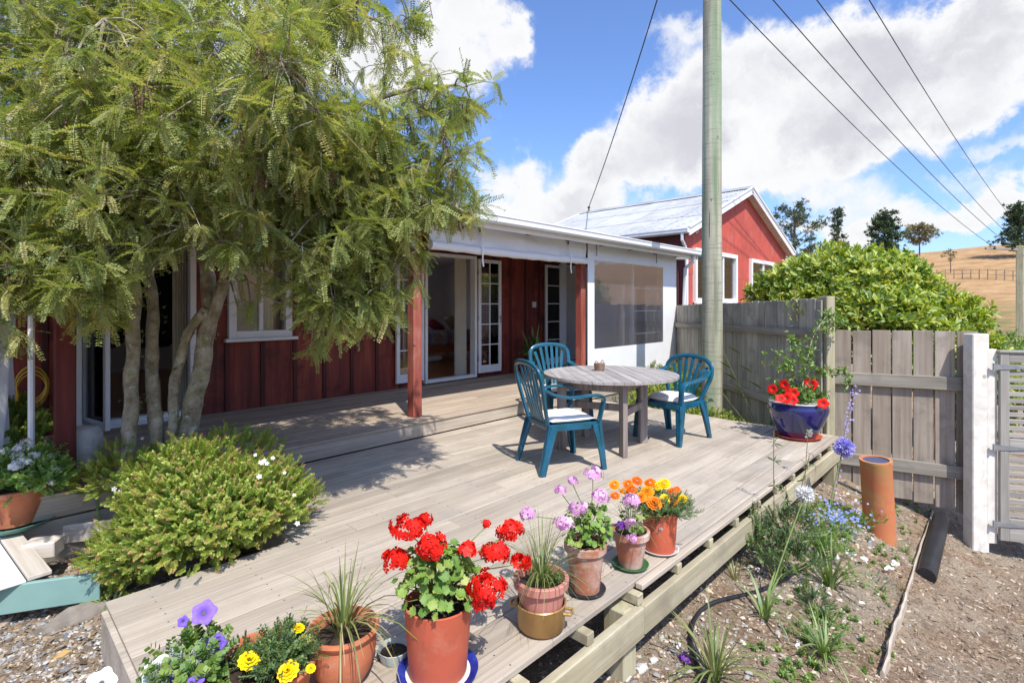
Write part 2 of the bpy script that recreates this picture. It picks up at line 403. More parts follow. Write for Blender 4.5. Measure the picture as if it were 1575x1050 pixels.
def glassmat(name, tintc=(.95, .97, 1.0), rough=.02, k=1.0, base=.04, milk=0.0, rip=0.0):
    m, t = newmat(name)
    fr = t.nodes.new('ShaderNodeFresnel'); fr.inputs[0].default_value = 1.5
    tr = t.nodes.new('ShaderNodeBsdfTransparent'); tr.inputs[0].default_value = (*tintc, 1)
    gl = t.nodes.new('ShaderNodeBsdfGlossy'); gl.inputs['Roughness'].default_value = rough
    if rip:
        o_ = t.nodes.new('ShaderNodeTexCoord').outputs['Object']
        nb_ = bump(t, noise(t, vmath(t, 'MULTIPLY', o_, (2.2, 2.2, 1.0)).outputs[0], 1.6, 4.0, .6), rip, .06)
        t.links.new(nb_, gl.inputs['Normal'])
    mx = t.nodes.new('ShaderNodeMixShader')
    t.links.new(math_(t, 'MULTIPLY_ADD', fr.outputs[0], k, base, clamp=True), mx.inputs[0])
    t.links.new(tr.outputs[0], mx.inputs[1]); t.links.new(gl.outputs[0], mx.inputs[2])
    res = mx.outputs[0]
    if milk:
        df = t.nodes.new('ShaderNodeBsdfDiffuse'); df.inputs[0].default_value = (.66, .68, .84, 1)
        tl_ = t.nodes.new('ShaderNodeBsdfTranslucent'); tl_.inputs[0].default_value = (.78, .78, .84, 1)
        ml = t.nodes.new('ShaderNodeMixShader'); t.links.new(df.outputs[0], ml.inputs[1]); t.links.new(tl_.outputs[0], ml.inputs[2])
        m2 = t.nodes.new('ShaderNodeMixShader'); m2.inputs[0].default_value = milk
        t.links.new(res, m2.inputs[1]); t.links.new(ml.outputs[0], m2.inputs[2]); res = m2.outputs[0]
    out(t, res); M[name] = m
glassmat('glass')
glassmat('clear_pvc', (.93, .93, .97), .03, .55, .05, .06, .08)
plain('rubble_grey', (.24, .21, .18), .95, 12, .3, .8, bscale=30)

def bedmat():
    m, t = newmat('patterned_quilt')
    tcn = t.nodes.new('ShaderNodeTexCoord'); o = tcn.outputs['Object']
    sp = t.nodes.new('ShaderNodeSeparateXYZ'); t.links.new(o, sp.inputs[0])
    b = ramp(t, math_(t, 'FRACT', math_(t, 'MULTIPLY', sp.outputs[0], 1.7)), [(0, (.30, .33, .38)), (.3, (.33, .29, .22)), (.5, (.42, .43, .46)), (.75, (.20, .17, .23)), (1, (.34, .36, .40))])
    n = smooth(t, noise(t, o, 26, 2, .5), .55, .6)
    c = mixc(t, n, b, (.30, .12, .12))
    out(t, principled(t, c, .95, None, .1)); M['quilt'] = m
bedmat()
def groundmats():
    m, t = newmat('mulch_soil')
    g = t.nodes.new('ShaderNodeNewGeometry'); o = g.outputs['Position']
    n = noise(t, o, 28, 8, .72); n2 = noise(t, o, 1.3, 4, .6); n3 = noise(t, o, 90, 4, .7)
    c = ramp(t, n, [(.3, (.13, .082, .05)), (.45, (.27, .18, .115)), (.58, (.41, .295, .20)), (.72, (.54, .43, .31))])
    c2 = ramp(t, n3, [(.3, (.25, .195, .14)), (.55, (.40, .33, .245)), (.75, (.55, .48, .38))])
    c = mixc(t, smooth(t, n2, .4, .62), c, c2)
    c = mixc(t, math_(t, 'MULTIPLY', smooth(t, noise(t, o, 3.2, 6, .7), .5, .66), .5), c, (.15, .095, .06))
    out(t, principled(t, c, .95, bump(t, math_(t, 'ADD', n, n3), 1.0, .02), .15)); M['mulch'] = m
    m, t = newmat('dry_hill')
    g = t.nodes.new('ShaderNodeNewGeometry'); o = g.outputs['Position']
    n = noise(t, vmath(t, 'MULTIPLY', o, (1, 1, 4)).outputs[0], .35, 8, .7); n2 = noise(t, o, .05, 5, .6)
    n4 = noise(t, vmath(t, 'MULTIPLY', o, (.5, .5, 6)).outputs[0], .9, 6, .75)
    c = ramp(t, math_(t, 'ADD', math_(t, 'MULTIPLY', n, .55), math_(t, 'MULTIPLY', n4, .45)), [(.34, (.24, .14, .065)), (.46, (.37, .225, .11)), (.56, (.46, .295, .15)), (.68, (.55, .38, .215))])
    c = mixc(t, math_(t, 'MULTIPLY', smooth(t, n2, .48, .62), .5), c, (.27, .20, .085))
    sp = t.nodes.new('ShaderNodeSeparateXYZ'); t.links.new(o, sp.inputs[0])
    lowg = smooth(t, sp.outputs[2], 2.2, .3)
    c = mixc(t, math_(t, 'MULTIPLY', lowg, smooth(t, n, .35, .6)), c, (.15, .155, .06))
    out(t, principled(t, c, .95, bump(t, n, .6, .3), .1)); M['hill'] = m
groundmats()
def chipmat(name, stops):
    m, t = newmat(name)
    at = t.nodes.new('ShaderNodeAttribute'); at.attribute_name = 'var'
    c = ramp(t, at.outputs['Fac'], stops)
    out(t, principled(t, c, .9, None, .2)); M[name] = m
chipmat('bark_chip', [(0, (.12, .085, .06)), (.4, (.23, .17, .12)), (.8, (.36, .28, .20)), (.95, (.48, .38, .29)), (1, (.6, .52, .42))])
chipmat('stone_chip', [(0, (.22, .20, .185)), (.35, (.36, .345, .32)), (.7, (.50, .43, .31)), (1, (.66, .62, .55))])
chipmat('gravel_chip', [(0, (.14, .14, .145)), (.4, (.27, .27, .27)), (.75, (.40, .385, .37)), (1, (.58, .57, .55))])

# ------------------------------------------------------------------ mesh building
class MB:
    def __init__(s): s.v = []; s.f = []; s.sm = False
    def add(s, vs, fs):
        o = len(s.v); s.v += [tuple(v) for v in vs]; s.f += [tuple(i + o for i in f) for f in fs]; return s
    def box(s, c, d, rot=None):
        x, y, z = (k / 2 for k in d)
        vs = [Vector((a, b, e)) for a in (-x, x) for b in (-y, y) for e in (-z, z)]
        if rot is not None: vs = [rot @ v for v in vs]
        vs = [v + Vector(c) for v in vs]
        return s.add(vs, [(0, 1, 3, 2), (4, 6, 7, 5), (0, 4, 5, 1), (2, 3, 7, 6), (0, 2, 6, 4), (1, 5, 7, 3)])
    def cbox(s, c, d, b=.004, rot=None):
        """box with chamfered edges, 44 triangles"""
        h = [k / 2 for k in d]; b = min(b, *(k * .8 for k in h))
        vs = []; idx = {}
        for sx in (-1, 1):
            for sy in (-1, 1):
                for sz in (-1, 1):
                    for ax in range(3):
                        p = [sx * h[0], sy * h[1], sz * h[2]]
                        for k in range(3):
                            if k != ax: p[k] -= (sx, sy, sz)[k] * b
                        idx[(sx, sy, sz, ax)] = len(vs); vs.append(Vector(p))
        fs = []
        for ax in range(3):
            o1, o2 = [k for k in range(3) if k != ax]
            for sg in (-1, 1):
                q = []
                for a_, b_ in ((-1, -1), (1, -1), (1, 1), (-1, 1)):
                    k = [0, 0, 0]; k[ax] = sg; k[o1] = a_; k[o2] = b_
                    q.append(idx[(*k, ax)])
                if (sg > 0) == (ax == 1): q.reverse()
                fs.append(q)
        for ax in range(3):
            o1, o2 = [k for k in range(3) if k != ax]
            for a_ in (-1, 1):
                for b_ in (-1, 1):
                    k0 = [0, 0, 0]; k0[o1] = a_; k0[o2] = b_
                    k1 = list(k0); k0[ax] = -1; k1[ax] = 1
                    q = [idx[(*k0, o1)], idx[(*k1, o1)], idx[(*k1, o2)], idx[(*k0, o2)]]
                    if (a_ * b_ > 0) == (ax == 1): pass
                    else: q.reverse()
                    fs.append(q)
        for sx in (-1, 1):
            for sy in (-1, 1):
                for sz in (-1, 1):
                    q = [idx[(sx, sy, sz, k)] for k in range(3)]
                    if sx * sy * sz < 0: q.reverse()
                    fs.append(q)
        if rot is not None: vs = [rot @ v for v in vs]
        return s.add([v + Vector(c) for v in vs], fs)
    def sweep(s, path, a, b=None, side=None, n=8, p=1.0, cap=True):
        """tube along path; a half-size along side, b half-size across; p<1 squares the section"""
        path = [Vector(q) for q in path]; L = len(path)
        if not hasattr(a, '__len__'): a = [a] * L
        if b is None: b = a
        if not hasattr(b, '__len__'): b = [b] * L
        vs = []; prev = None
        for i in range(L):
            t = (path[min(i + 1, L - 1)] - path[max(i - 1, 0)])
            t = t.normalized() if t.length > 1e-9 else Vector((0, 0, 1))
            if side is not None: u = Vector(side)
            else:
                u = prev if prev is not None else (Vector((1, 0, 0)) if abs(t.x) < .9 else Vector((0, 1, 0)))
            u = (u - t * u.dot(t))
            u = u.normalized() if u.length > 1e-6 else t.orthogonal().normalized()
            prev = u; w = t.cross(u)
            for k in range(n):
                th = 2 * math.pi * (k + .5) / n
                cx, sx_ = math.cos(th), math.sin(th)
                ex = math.copysign(abs(cx) ** p, cx); ey = math.copysign(abs(sx_) ** p, sx_)
                vs.append(path[i] + u * ex * a[i] + w * ey * b[i])
        fs = []
        for i in range(L - 1):
            for k in range(n):
                k2 = (k + 1) % n
                fs.append((i * n + k, i * n + k2, (i + 1) * n + k2, (i + 1) * n + k))
        if cap:
            fs.append(tuple(reversed(range(n)))); fs.append(tuple((L - 1) * n + k for k in range(n)))
        return s.add(vs, fs)
    def lathe(s, prof, c=(0, 0, 0), n=32, wob=0.0):
        vs = []; L = len(prof)
        for r_, z in prof:
            for k in range(n):
                th = 2 * math.pi * k / n
                vs.append((c[0] + r_ * math.cos(th), c[1] + r_ * math.sin(th), c[2] + z))
        fs = []
        for i in range(L - 1):
            for k in range(n):
                k2 = (k + 1) % n
                fs.append((i * n + k, i * n + k2, (i + 1) * n + k2, (i + 1) * n + k))
        if prof[0][0] > 1e-6: fs.append(tuple(reversed(range(n))))
        if prof[-1][0] > 1e-6: fs.append(tuple((L - 1) * n + k for k in range(n)))
        return s.add(vs, fs)
    def disc(s, c, r_, n=24):
        return s.add([(c[0] + r_ * math.cos(2 * math.pi * k / n), c[1] + r_ * math.sin(2 * math.pi * k / n), c[2]) for k in range(n)], [tuple(range(n))])
    def mesh(s, name, mat, smoothf=False):
        me = bpy.data.meshes.new(name); me.from_pydata(s.v, [], s.f)
        if mat: me.materials.append(M[mat] if isinstance(mat, str) else mat)
        if smoothf:
            me.shade_smooth(); me.set_sharp_from_angle(angle=R(42))
        me.update(); return me
    def build(s, name, mat, parent=None, smoothf=False, loc=None, rz=None):
        return link(name, s.mesh(name, mat, smoothf), parent, loc, rz)
def link(name, me, parent=None, loc=None, rz=None, rot=None, scale=None):
    o = bpy.data.objects.new(name, me); C.objects.link(o)
    if parent is not None: o.parent = parent
    if loc is not None: o.location = loc
    if rz is not None: o.rotation_euler = (0, 0, rz)
    if rot is not None: o.rotation_euler = rot
    if scale is not None: o.scale = scale if hasattr(scale, '__len__') else (scale,) * 3
    return o
def tag(o, label, cat, group=None, kind=None):
    if label: o['label'] = label
    if cat: o['category'] = cat
    if group: o['group'] = group
    if kind: o['kind'] = kind
    return o
def thing(name, label, cat, loc=(0, 0, 0), rz=0, group=None):
    o = bpy.data.objects.new(name, None); C.objects.link(o); o.location = loc; o.rotation_euler = (0, 0, rz)
    o.empty_display_size = .1
    return tag(o, label, cat, group)
def struct(o): o['kind'] = 'structure'; return o
def stuff(o): o['kind'] = 'stuff'; return o
_cache = {}
def boxmesh(name, d, mat, b=.003):
    """chamfered box mesh shared between alike pieces"""
    k = (name, tuple(round(x, 3) for x in d), mat, b)
    if k not in _cache: _cache[k] = MB().cbox((0, 0, 0), d, b).mesh(name, mat)
    return _cache[k]
def piece(name, c, d, mat, parent, b=.003, rot=None):
    o = link(name, boxmesh(name, d, mat, b), parent, c)
    if rot is not None: o.rotation_euler = rot
    return o
# many small pieces as one numpy mesh
def npmesh(name, tv, tf, mats, var, mat, smoothf=False):
    """tv (n,3) template verts, tf (m,k) faces, mats (N,3,4), var (N,)"""
    tv = np.asarray(tv, float); tf = np.asarray(tf, int); Nn = len(mats); n = len(tv); k = tf.shape[1]
    vs = np.einsum('nij,vj->nvi', mats[:, :, :3], tv) + mats[:, None, :, 3]
    fs = (tf[None] + (np.arange(Nn) * n)[:, None, None]).reshape(-1, k)
    return rawmesh(name, vs.reshape(-1, 3), fs, np.repeat(var, n), mat, smoothf)
def rawmesh(name, vs, fs, var, mat, smoothf=False):
    me = bpy.data.meshes.new(name)
    k = fs.shape[1]
    me.vertices.add(len(vs)); me.vertices.foreach_set('co', np.ascontiguousarray(vs, dtype=np.float32).ravel())
    me.loops.add(fs.size); me.loops.foreach_set('vertex_index', fs.astype(np.int32).ravel())
    me.polygons.add(len(fs)); me.polygons.foreach_set('loop_start', np.arange(0, fs.size, k, dtype=np.int32))
    me.polygons.foreach_set('loop_total', np.full(len(fs), k, dtype=np.int32))
    if mat: me.materials.append(M[mat])
    me.update(calc_edges=True)
    if var is not None:
        a = me.attributes.new('var', 'FLOAT', 'POINT'); a.data.foreach_set('value', np.asarray(var, dtype=np.float32))
    if smoothf: me.shade_smooth()
    return me
def frames(xd, up, scale, pos):
    """(N,3,4) matrices: local X -> xd, local Z ~ up"""
    x = xd / np.linalg.norm(xd, axis=1, keepdims=True)
    y = np.cross(up, x); yn = np.linalg.norm(y, axis=1, keepdims=True); yn[yn < 1e-6] = 1; y = y / yn
    z = np.cross(x, y)
    s = np.asarray(scale)
    if s.ndim == 1: s = s[:, None]
    m = np.stack([x * s, y * s, z * s], axis=2)
    return np.concatenate([m, pos[:, :, None]], axis=2)
def to_objs(name, me, mats, parent, rel=(0, 0, 0)):
    for q in mats:
        o = bpy.data.objects.new(name, me); C.objects.link(o); o.parent = parent
        mm = Matrix([list(q[0]), list(q[1]), list(q[2]), [0, 0, 0, 1]])
        mm.translation = Vector(q[:, 3]) - Vector(rel)
        o.matrix_local = mm
def sst(x, a, b):
    t = min(1, max(0, (x - a) / (b - a))); return t * t * (3 - 2 * t)
# ------------------------------------------------------------------ ground and hill
def gz(u, v):
    b = -.27 - .17 * sst(u, .5, 2.2) - .05 * sst(u, 5, 7)
    a = sst(u, 1.2, 5.5)
    z = b - .52 * a * sst(v, 1.6, -.1) - .1 * sst(v, 0, -3)
    z -= .10 * math.exp(-((u - 8) ** 2 + (v + .5) ** 2) / 3)
    return z
def gzn(u, v):
    return gz(u, v) + .022 * math.sin(3.1 * u + 1.3 * v) * math.sin(2.3 * v - .7 * u) + .01 * math.sin(9 * u) * math.sin(8 * v + 2 * u)
def axis(lo, hi, dlo, dhi, step, n):
    core = np.arange(dlo, dhi, step)
    a = dlo - (dlo - lo) * (np.linspace(0, 1, n)[1:] ** 2.2)
    b = dhi + (hi - dhi) * (np.linspace(0, 1, n) ** 2.2)
    return np.concatenate([a[::-1], core, b])
def grid(name, xs, ys, zf, mat):
    nx, ny = len(xs), len(ys)
    vs = np.array([(x, y, zf(x, y)) for y in ys for x in xs])
    i = np.arange(nx - 1)[None, :] + (np.arange(ny - 1) * nx)[:, None]
    fs = np.stack([i, i + 1, i + nx + 1, i + nx], axis=2).reshape(-1, 4)
    return struct(link(name, rawmesh(name, vs, fs, None, mat, True)))
from mathutils import noise as mn
def gfine(u, v):
    return gzn(u, v) + .02 * mn.noise(Vector((u * 6, v * 6, 0))) + .01 * mn.noise(Vector((u * 17, v * 17, 3)))
grid('ground', axis(-14, 30, -1.2, 9, .06, 14), axis(-14, 24, -2.2, 5, .06, 14), gfine, 'mulch')
def hz(x, y):
    d = math.hypot(x, y)
    t = sst(d, 17, 128)
    s = max(0.0, (d - 128) / 60)
    z = -1.25 + 13.2 * t ** 1.25 + 1.2 * mn.noise(Vector((x * .022, y * .022, 0))) * sst(d, 25, 80) - 6 * min(s, 2)
    r = (x * FY - y * FX) / max(1, (x * FX + y * FY))
    z += -.9 * sst(r, .95, .75) * t
    return z
grid('hill', axis(-260, 330, -30, 150, 3.0, 16), axis(-260, 330, -60, 150, 3.0, 16), hz, 'hill')

# ------------------------------------------------------------------ timber deck (lower) and verandah deck
deck = thing('timber_deck', 'broad lower deck of weathered grey boards carrying the table and pots', 'deck', (0, 0, 0))
def row_pieces(name, v, w, th, ztop, u0, u1, joints, mat, parent):
    es = [u0] + [j for j in joints if u0 + .35 < j < u1 - .35] + [u1]
    for a, b in zip(es[:-1], es[1:]):
        piece(name, ((a + b) / 2, v, ztop - th / 2 + rnd.uniform(-.0012, .0008)), (b - a - .003, w, th), mat, parent, .0035)
VW = 3.19 / 22
for k in range(22):
    vc = 1.40 + VW * (k + .5)
    u0 = .45 if vc < 3.08 else 1.36
    pat = [(2.9, 5.2), (1.7, 4.3), (3.6,), (2.2, 4.9), (3.1, 5.6)][k % 5]
    row_pieces('deck_board', vc, VW - .005, .03, 0, u0, 6.56 + .012 * math.sin(k * 5.1), pat, 'deck', deck)
row_pieces('deck_board', 1.375, .042, .03, 0, 2.37, 6.56, (4.62,), 'deck', deck)
nl = MB()
for k in range(22):
    vc = 1.40 + VW * (k + .5); q = .62
    while q < 6.5:
        if not (vc > 3.08 and q < 1.36):
            for s_ in (-.042, .042):
                x_ = q + rnd.uniform(-.006, .006); y_ = vc + s_ + rnd.uniform(-.004, .004)
                nl.add([(x_ + .0042 * math.cos(a_), y_ + .0042 * math.sin(a_), .0006) for a_ in (0, 1.05, 2.1, 3.15, 4.2, 5.25)], [tuple(range(6))])
        q += .43
stuff(nl.build('nail_heads', 'dark_grey', deck))
# joists with ends showing over the bearer
uj = .62
while uj < 6.6:
    piece('joist', (uj, (1.33 + 4.55) / 2 + (0.9 if False else 0), -.058), (.05, 3.19, .052), 'bearer', deck, .004) if uj > 1.38 else piece('joist', (uj, 2.19, -.058), (.05, 1.72, .052), 'bearer', deck, .004)
    uj += .43
def beam(u0, u1, v0, v1, zt, zh, w, mat='bearer', name='bearer'):
    L = math.hypot(u1 - u0, v1 - v0)
    o = piece(name, ((u0 + u1) / 2, (v0 + v1) / 2, zt - zh / 2), (L, w, zh), mat, deck, .005)
    o.rotation_euler = (0, 0, math.atan2(v1 - v0, u1 - u0)); return o
beam(.47, 2.34, 1.345, 1.345, -.086, .15, .045)
beam(2.345, 4.6, 1.345, 1.345, -.086, .145, .045)
beam(4.605, 6.66, 1.345, 1.345, -.086, .15, .045)
beam(.5, 6.55, 2.9, 2.9, -.086, .14, .045)
for pu, pv in ((.6, 1.43), (2.28, 1.43), (4.55, 1.43), (6.5, 1.43), (6.5, 3.0), (.6, 2.9), (3.0, 2.95)):
    piece('deck_post', (pu, pv, -.5), (.12, .12, .826 if pu > 3 else .82), 'post_wood', deck, .006)
piece('end_fascia', (.436, 2.22, -.10), (.026, 1.66, .2), 'deck', deck, .004, (0, 0, 0))
piece('end_fascia', (.90, 3.075, -.10), (.88, .026, .2), 'deck', deck, .004)
piece('end_fascia', (1.348, 3.84, -.10), (.024, 1.5, .2), 'deck', deck, .004)
piece('end_fascia', (6.59, 3.0, -.11), (.026, 3.1, .15), 'deck', deck, .004)

ver = thing('verandah_deck', 'raised boarded verandah floor one step above the lower deck, along the red wall', 'verandah floor', (0, 0, 0))
VB = 2.115 / 23
for k in range(23):
    vc = 4.585 + VB * (k + .5)
    pat = [(3.3, 6.5), (2.1, 5.3, 8.0), (4.2, 7.2), (1.5, 4.8, 7.7)][k % 4]
    row_pieces('verandah_board', vc, VB - .004, .022, .17, .28, 9.64, pat, 'deck_warm' if k < 21 else 'deck_warm', ver)
for a, b in ((.28, 3.4), (3.403, 6.5), (6.503, 9.64)):
    piece('riser_board', ((a + b) / 2, 4.612, .076), (b - a, .024, .138), 'deck', ver, .003)
for zc in (-.08, -.235):
    piece('riser_board', (1.0, 4.612, zc), (1.6, .024, .145), 'rail', ver, .003)
piece('riser_board', (8.1, 4.63, -.15), (3.1, .024, .3), 'rail', ver, .003)
for k in range(16):
    piece('verandah_joist', (.4 + .61 * k, 5.66, .098), (.045, 2.05, .098), 'bearer', ver, .003)

# ------------------------------------------------------------------ house
house = thing('house', 'long low red board and batten house with white trim and a covered verandah', 'house', (0, 0, 0))
VWALL = 6.72
OPEN = [(.72, 1.78, .20, 2.34), (2.12, 2.87, 1.03, 2.30), (5.0, 6.04, .20, 2.24), (8.42, 9.34, .20, 2.24)]
j = 2.52
while j > -3: j -= .404
js = []
while j < 9.7: js.append(j); j += .404
js.append(9.66)
TOPZ = 2.62
def segs(z0, z1, holes):
    r = [(z0, z1)]
    for a, b in holes:
        n = []
        for p, q in r:
            if b <= p or a >= q: n.append((p, q)); continue
            if a > p: n.append((p, a))
            if b < q: n.append((b, q))
        r = n
    return r
for a, b in zip(js[:-1], js[1:]):
    cuts = sorted({a, b, *[x for o in OPEN for x in o[:2] if a < x < b]})
    for p, q in zip(cuts[:-1], cuts[1:]):
        if q - p < .02: continue
        m_ = (p + q) / 2
        for z0, z1 in segs(.12, TOPZ, [(o[2], o[3]) for o in OPEN if o[0] < m_ < o[1]]):
            piece('wall_board', (m_, VWALL + .012, (z0 + z1) / 2), (q - p - .004, .024, z1 - z0), 'red_board', house, .002)
for a in js:
    for z0, z1 in segs(.14, TOPZ, [(o[2] - .06, o[3] + .06) for o in OPEN if o[0] - .06 < a < o[1] + .06]):
        piece('batten', (a, VWALL - .011, (z0 + z1) / 2), (.052, .02, z1 - z0), 'red_batten', house, .004)
# inner lining, floor, ceiling, partitions (all behind the boards)
def slab(name, c, d, mat, par=house):
    return MB().box((0, 0, 0), d).build(name, mat, par, loc=c)
for z0, z1, a, b in ((.1, 2.6, -3, .70), (.1, 2.6, 1.80, 2.10), (.1, 1.01, 2.10, 2.89), (2.32, 2.6, 2.10, 2.89), (2.36, 2.6, .70, 1.80),
                     (.1, 2.6, 2.89, 4.98), (2.26, 2.6, 4.98, 6.06), (.1, 2.6, 6.06, 8.40), (2.26, 2.6, 8.4, 9.36), (.1, 2.6, 9.36, 9.6)):
    slab('lining', ((a + b) / 2, VWALL + .07, (z0 + z1) / 2), (b - a, .08, z1 - z0), 'room_wall')
slab('indoor_floor', (3.3, 9.4, .155), (12.6, 5.25, .05), 'indoor_floor')
slab('indoor_ceiling', (3.3, 9.4, 2.63), (12.6, 5.3, .04), 'room_ceiling')
for a_, b__, z0, z1 in ((-3.1, -.4, .1, 2.6), (-.4, 1.2, .1, .7), (-.4, 1.2, 2.3, 2.6), (1.2, 4.0, .1, 2.6), (4.0, 7.8, .1, .3), (4.0, 7.8, 2.5, 2.6), (7.8, 9.7, .1, 2.6)):  # unseen gaps left as back windows, added and widened to brighten the rooms
    slab('back_wall', ((a_ + b__) / 2, 12.05, (z0 + z1) / 2), (b__ - a_, .1, z1 - z0), 'red_board')
    slab('back_lining', ((a_ + b__) / 2, 11.96, (z0 + z1) / 2), (b__ - a_ - .004, .05, z1 - z0), 'room_wall')
for u_ in (-3.0, 3.4, 9.62):
    slab('partition', (u_, 9.4, 1.4), (.1, 5.2, 2.42), 'room_wall')
slab('end_wall', (-3.1, 9.4, 1.35), (.06, 5.4, 2.9), 'red_board')
slab('end_wall', (9.71, 8.4, 1.25), (.06, 7.1, 2.6), 'shaded_red_iron')
# roof sheets, long low slope
def corr_sheet(name, w, L, mat, parent, pitch=.0762, amp=.009, t=.003, nseg=6):
    key = ('corr', name, round(w, 3), round(L, 3), mat)
    if key not in _cache:
        n = int(round(w / pitch)) * nseg
        vs = []; fs = []
        for i in range(n + 1):
            x = w * i / n - w / 2
            z = amp * math.cos(2 * math.pi * i / nseg)
            for yy in (0, L):
                vs.append((x, yy, z)); vs.append((x, yy, z - t))
        for i in range(n):
            a = i * 4; b = a + 4
            fs += [(a, b, b + 2, a + 2), (a + 1, a + 3, b + 3, b + 1), (a, a + 1, b + 1, b), (a + 2, b + 2, b + 3, a + 3)]
        mb = MB().add(vs, fs); _cache[key] = mb.mesh(name, mat, True)
    return link(name, _cache[key], parent)
RS = R(4.2)
for k in range(17):
    o = corr_sheet('roof_sheet', .762, 8.05, 'zinc_roof', house)
    o.location = (-2.85 + .7615 * k, 4.47, 2.515); o.rotation_euler = (RS, 0, 0)
# gutter, fascia, verandah beam, rafters
def gutter(par, p0, p1, outv, r=.055):
    """gutter along p0-p1 with its open top, outv = horizontal outward direction"""
    p0, p1, ov = Vector(p0), Vector(p1), Vector(outv)
    prof = [(-.05, .05), (-.05, -.045), (.035, -.052), (.052, -.03), (.052, .03), (.062, .034), (.062, .05), (.046, .05), (.046, -.022), (.030, -.042), (-.042, -.036), (-.042, .05)]
    vs = []
    for p in (p0, p1):
        for a, b in prof: vs.append(p + ov * a + Vector((0, 0, b)))
    n = len(prof)
    fs = [(i, (i + 1) % n, n + (i + 1) % n, n + i) for i in range(n)]
    mb = MB().add(vs, fs)
    for p, s in ((p0, 0), (p1, n)):
        mb.add([p + ov * a + Vector((0, 0, b)) for a, b in prof[:7]], [tuple(range(7))])
    return mb.build('gutter', 'gutter_white', par)
gutter(house, (-2.9, 4.40, 2.44), (9.86, 4.40, 2.44), (0, -1, 0))
slab('fascia_board', (3.4, 4.475, 2.415), (12.9, .025, .16), 'white_paint')
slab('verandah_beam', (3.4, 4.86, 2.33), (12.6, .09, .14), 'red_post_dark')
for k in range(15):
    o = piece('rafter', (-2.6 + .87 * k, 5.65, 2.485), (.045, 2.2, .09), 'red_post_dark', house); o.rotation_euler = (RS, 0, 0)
slab('barge_board', (9.83, 8.4, 2.69), (.02, 8.0, .16), 'white_paint').rotation_euler = (RS, 0, 0)
# verandah posts
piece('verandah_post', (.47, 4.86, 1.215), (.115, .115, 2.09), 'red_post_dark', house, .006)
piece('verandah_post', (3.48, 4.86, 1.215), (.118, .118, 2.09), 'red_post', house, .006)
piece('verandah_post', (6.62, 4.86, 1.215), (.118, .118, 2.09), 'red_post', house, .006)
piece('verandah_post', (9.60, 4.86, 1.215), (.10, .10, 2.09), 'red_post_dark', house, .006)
# a steel eye on the middle post
rg = MB(); rg.sweep([(.014 * math.cos(a * math.pi / 5), 0, .014 * math.sin(a * math.pi / 5)) for a in range(11)], .003, n=5, cap=False)
rg.build('post_eye', 'galvanised', house, loc=(3.43, 4.79, 1.0))
# frames of openings
def frame(par, u0, u1, z0, z1, v, wd=.055, dp=.09, sill=True, name='frame', mat='white_paint', low=True):
    mb = MB()
    mb.cbox(((u0 + wd / 2), v, (z0 + z1) / 2), (wd, dp, z1 - z0), .003)
    mb.cbox(((u1 - wd / 2), v, (z0 + z1) / 2), (wd, dp, z1 - z0), .003)
    mb.cbox(((u0 + u1) / 2, v - .002, z1 - wd / 2), (u1 - u0 - 2 * wd - .002, dp, wd), .003)
    if low: mb.cbox(((u0 + u1) / 2, v - .002, z0 + wd / 2), (u1 - u0 - 2 * wd - .002, dp, wd), .003)
    o = mb.build(name, mat, par)
    if sill: MB().cbox(((u0 + u1) / 2, v - dp / 2 - .02, z0 - .02), (u1 - u0 + .1, .09, .04), .004).build('sill', mat, o)
    return o
def glazed_leaf(par, name, w, h, cols, rows, loc, ang, mat='white_paint', solid=.0, stile=.07, handle=True, bot=.13):
    """door or sash leaf hinged at its local x=0, pushing along +x"""
    mb = MB(); t = .04
    mb.cbox((stile / 2, 0, h / 2), (stile, t, h), .003); mb.cbox((w - stile / 2, 0, h / 2), (stile, t, h), .003)
    mb.cbox((w / 2, 0, h - stile / 2), (w - 2 * stile - .001, t - .004, stile), .003)
    mb.cbox((w / 2, 0, bot / 2), (w - 2 * stile - .001, t - .004, bot), .003)
    gw = w - 2 * stile; gh = h - stile - bot
    o = mb.build(name, mat, par); o.location = loc; o.rotation_euler = (0, 0, ang)
    for c_ in range(1, cols):
        MB().cbox((0, 0, 0), (.018, t - .012, gh), .003).build('glazing_bar', mat, o, loc=(stile + gw * c_ / cols, 0, bot + gh / 2))
    for r_ in range(1, rows):
        MB().cbox((0, 0, 0), (gw, t - .016, .018), .003).build('glazing_bar', mat, o, loc=(w / 2, 0, bot + gh * r_ / rows))
    for c_ in range(cols):
        for r_ in range(rows):
            piece('pane', (stile + gw * (c_ + .5) / cols, 0, bot + gh * (r_ + .5) / rows), (gw / cols - .004, .004, gh / rows - .004), 'glass', o, .0005)
    if handle:
        hb = MB(); hb.cbox((0, -.026, 0), (.03, .012, .14), .004); hb.sweep([(0, -.03, .03), (0, -.06, .03), (-.09, -.065, .03)], .008, n=8)
        hb.build('handle', 'galvanised', o, loc=(w - stile / 2, 0, h * .47))
    return o
# door 1: sliding/folding door opening on the left
f1 = frame(house, .72, 1.78, .19, 2.34, VWALL, .06, .11, False, 'door_frame')
glazed_leaf(house, 'open_door', .56, 2.06, 1, 1, (.78, VWALL - .07, .25), R(-78), stile=.055, bot=.07)
glazed_leaf(house, 'folded_door', .50, 2.06, 1, 1, (.74, VWALL - .10, .25), R(-96), stile=.055, handle=False, bot=.07)
slab('door_threshold', (1.25, VWALL - .03, .185), (1.1, .14, .03), 'gutter_white')
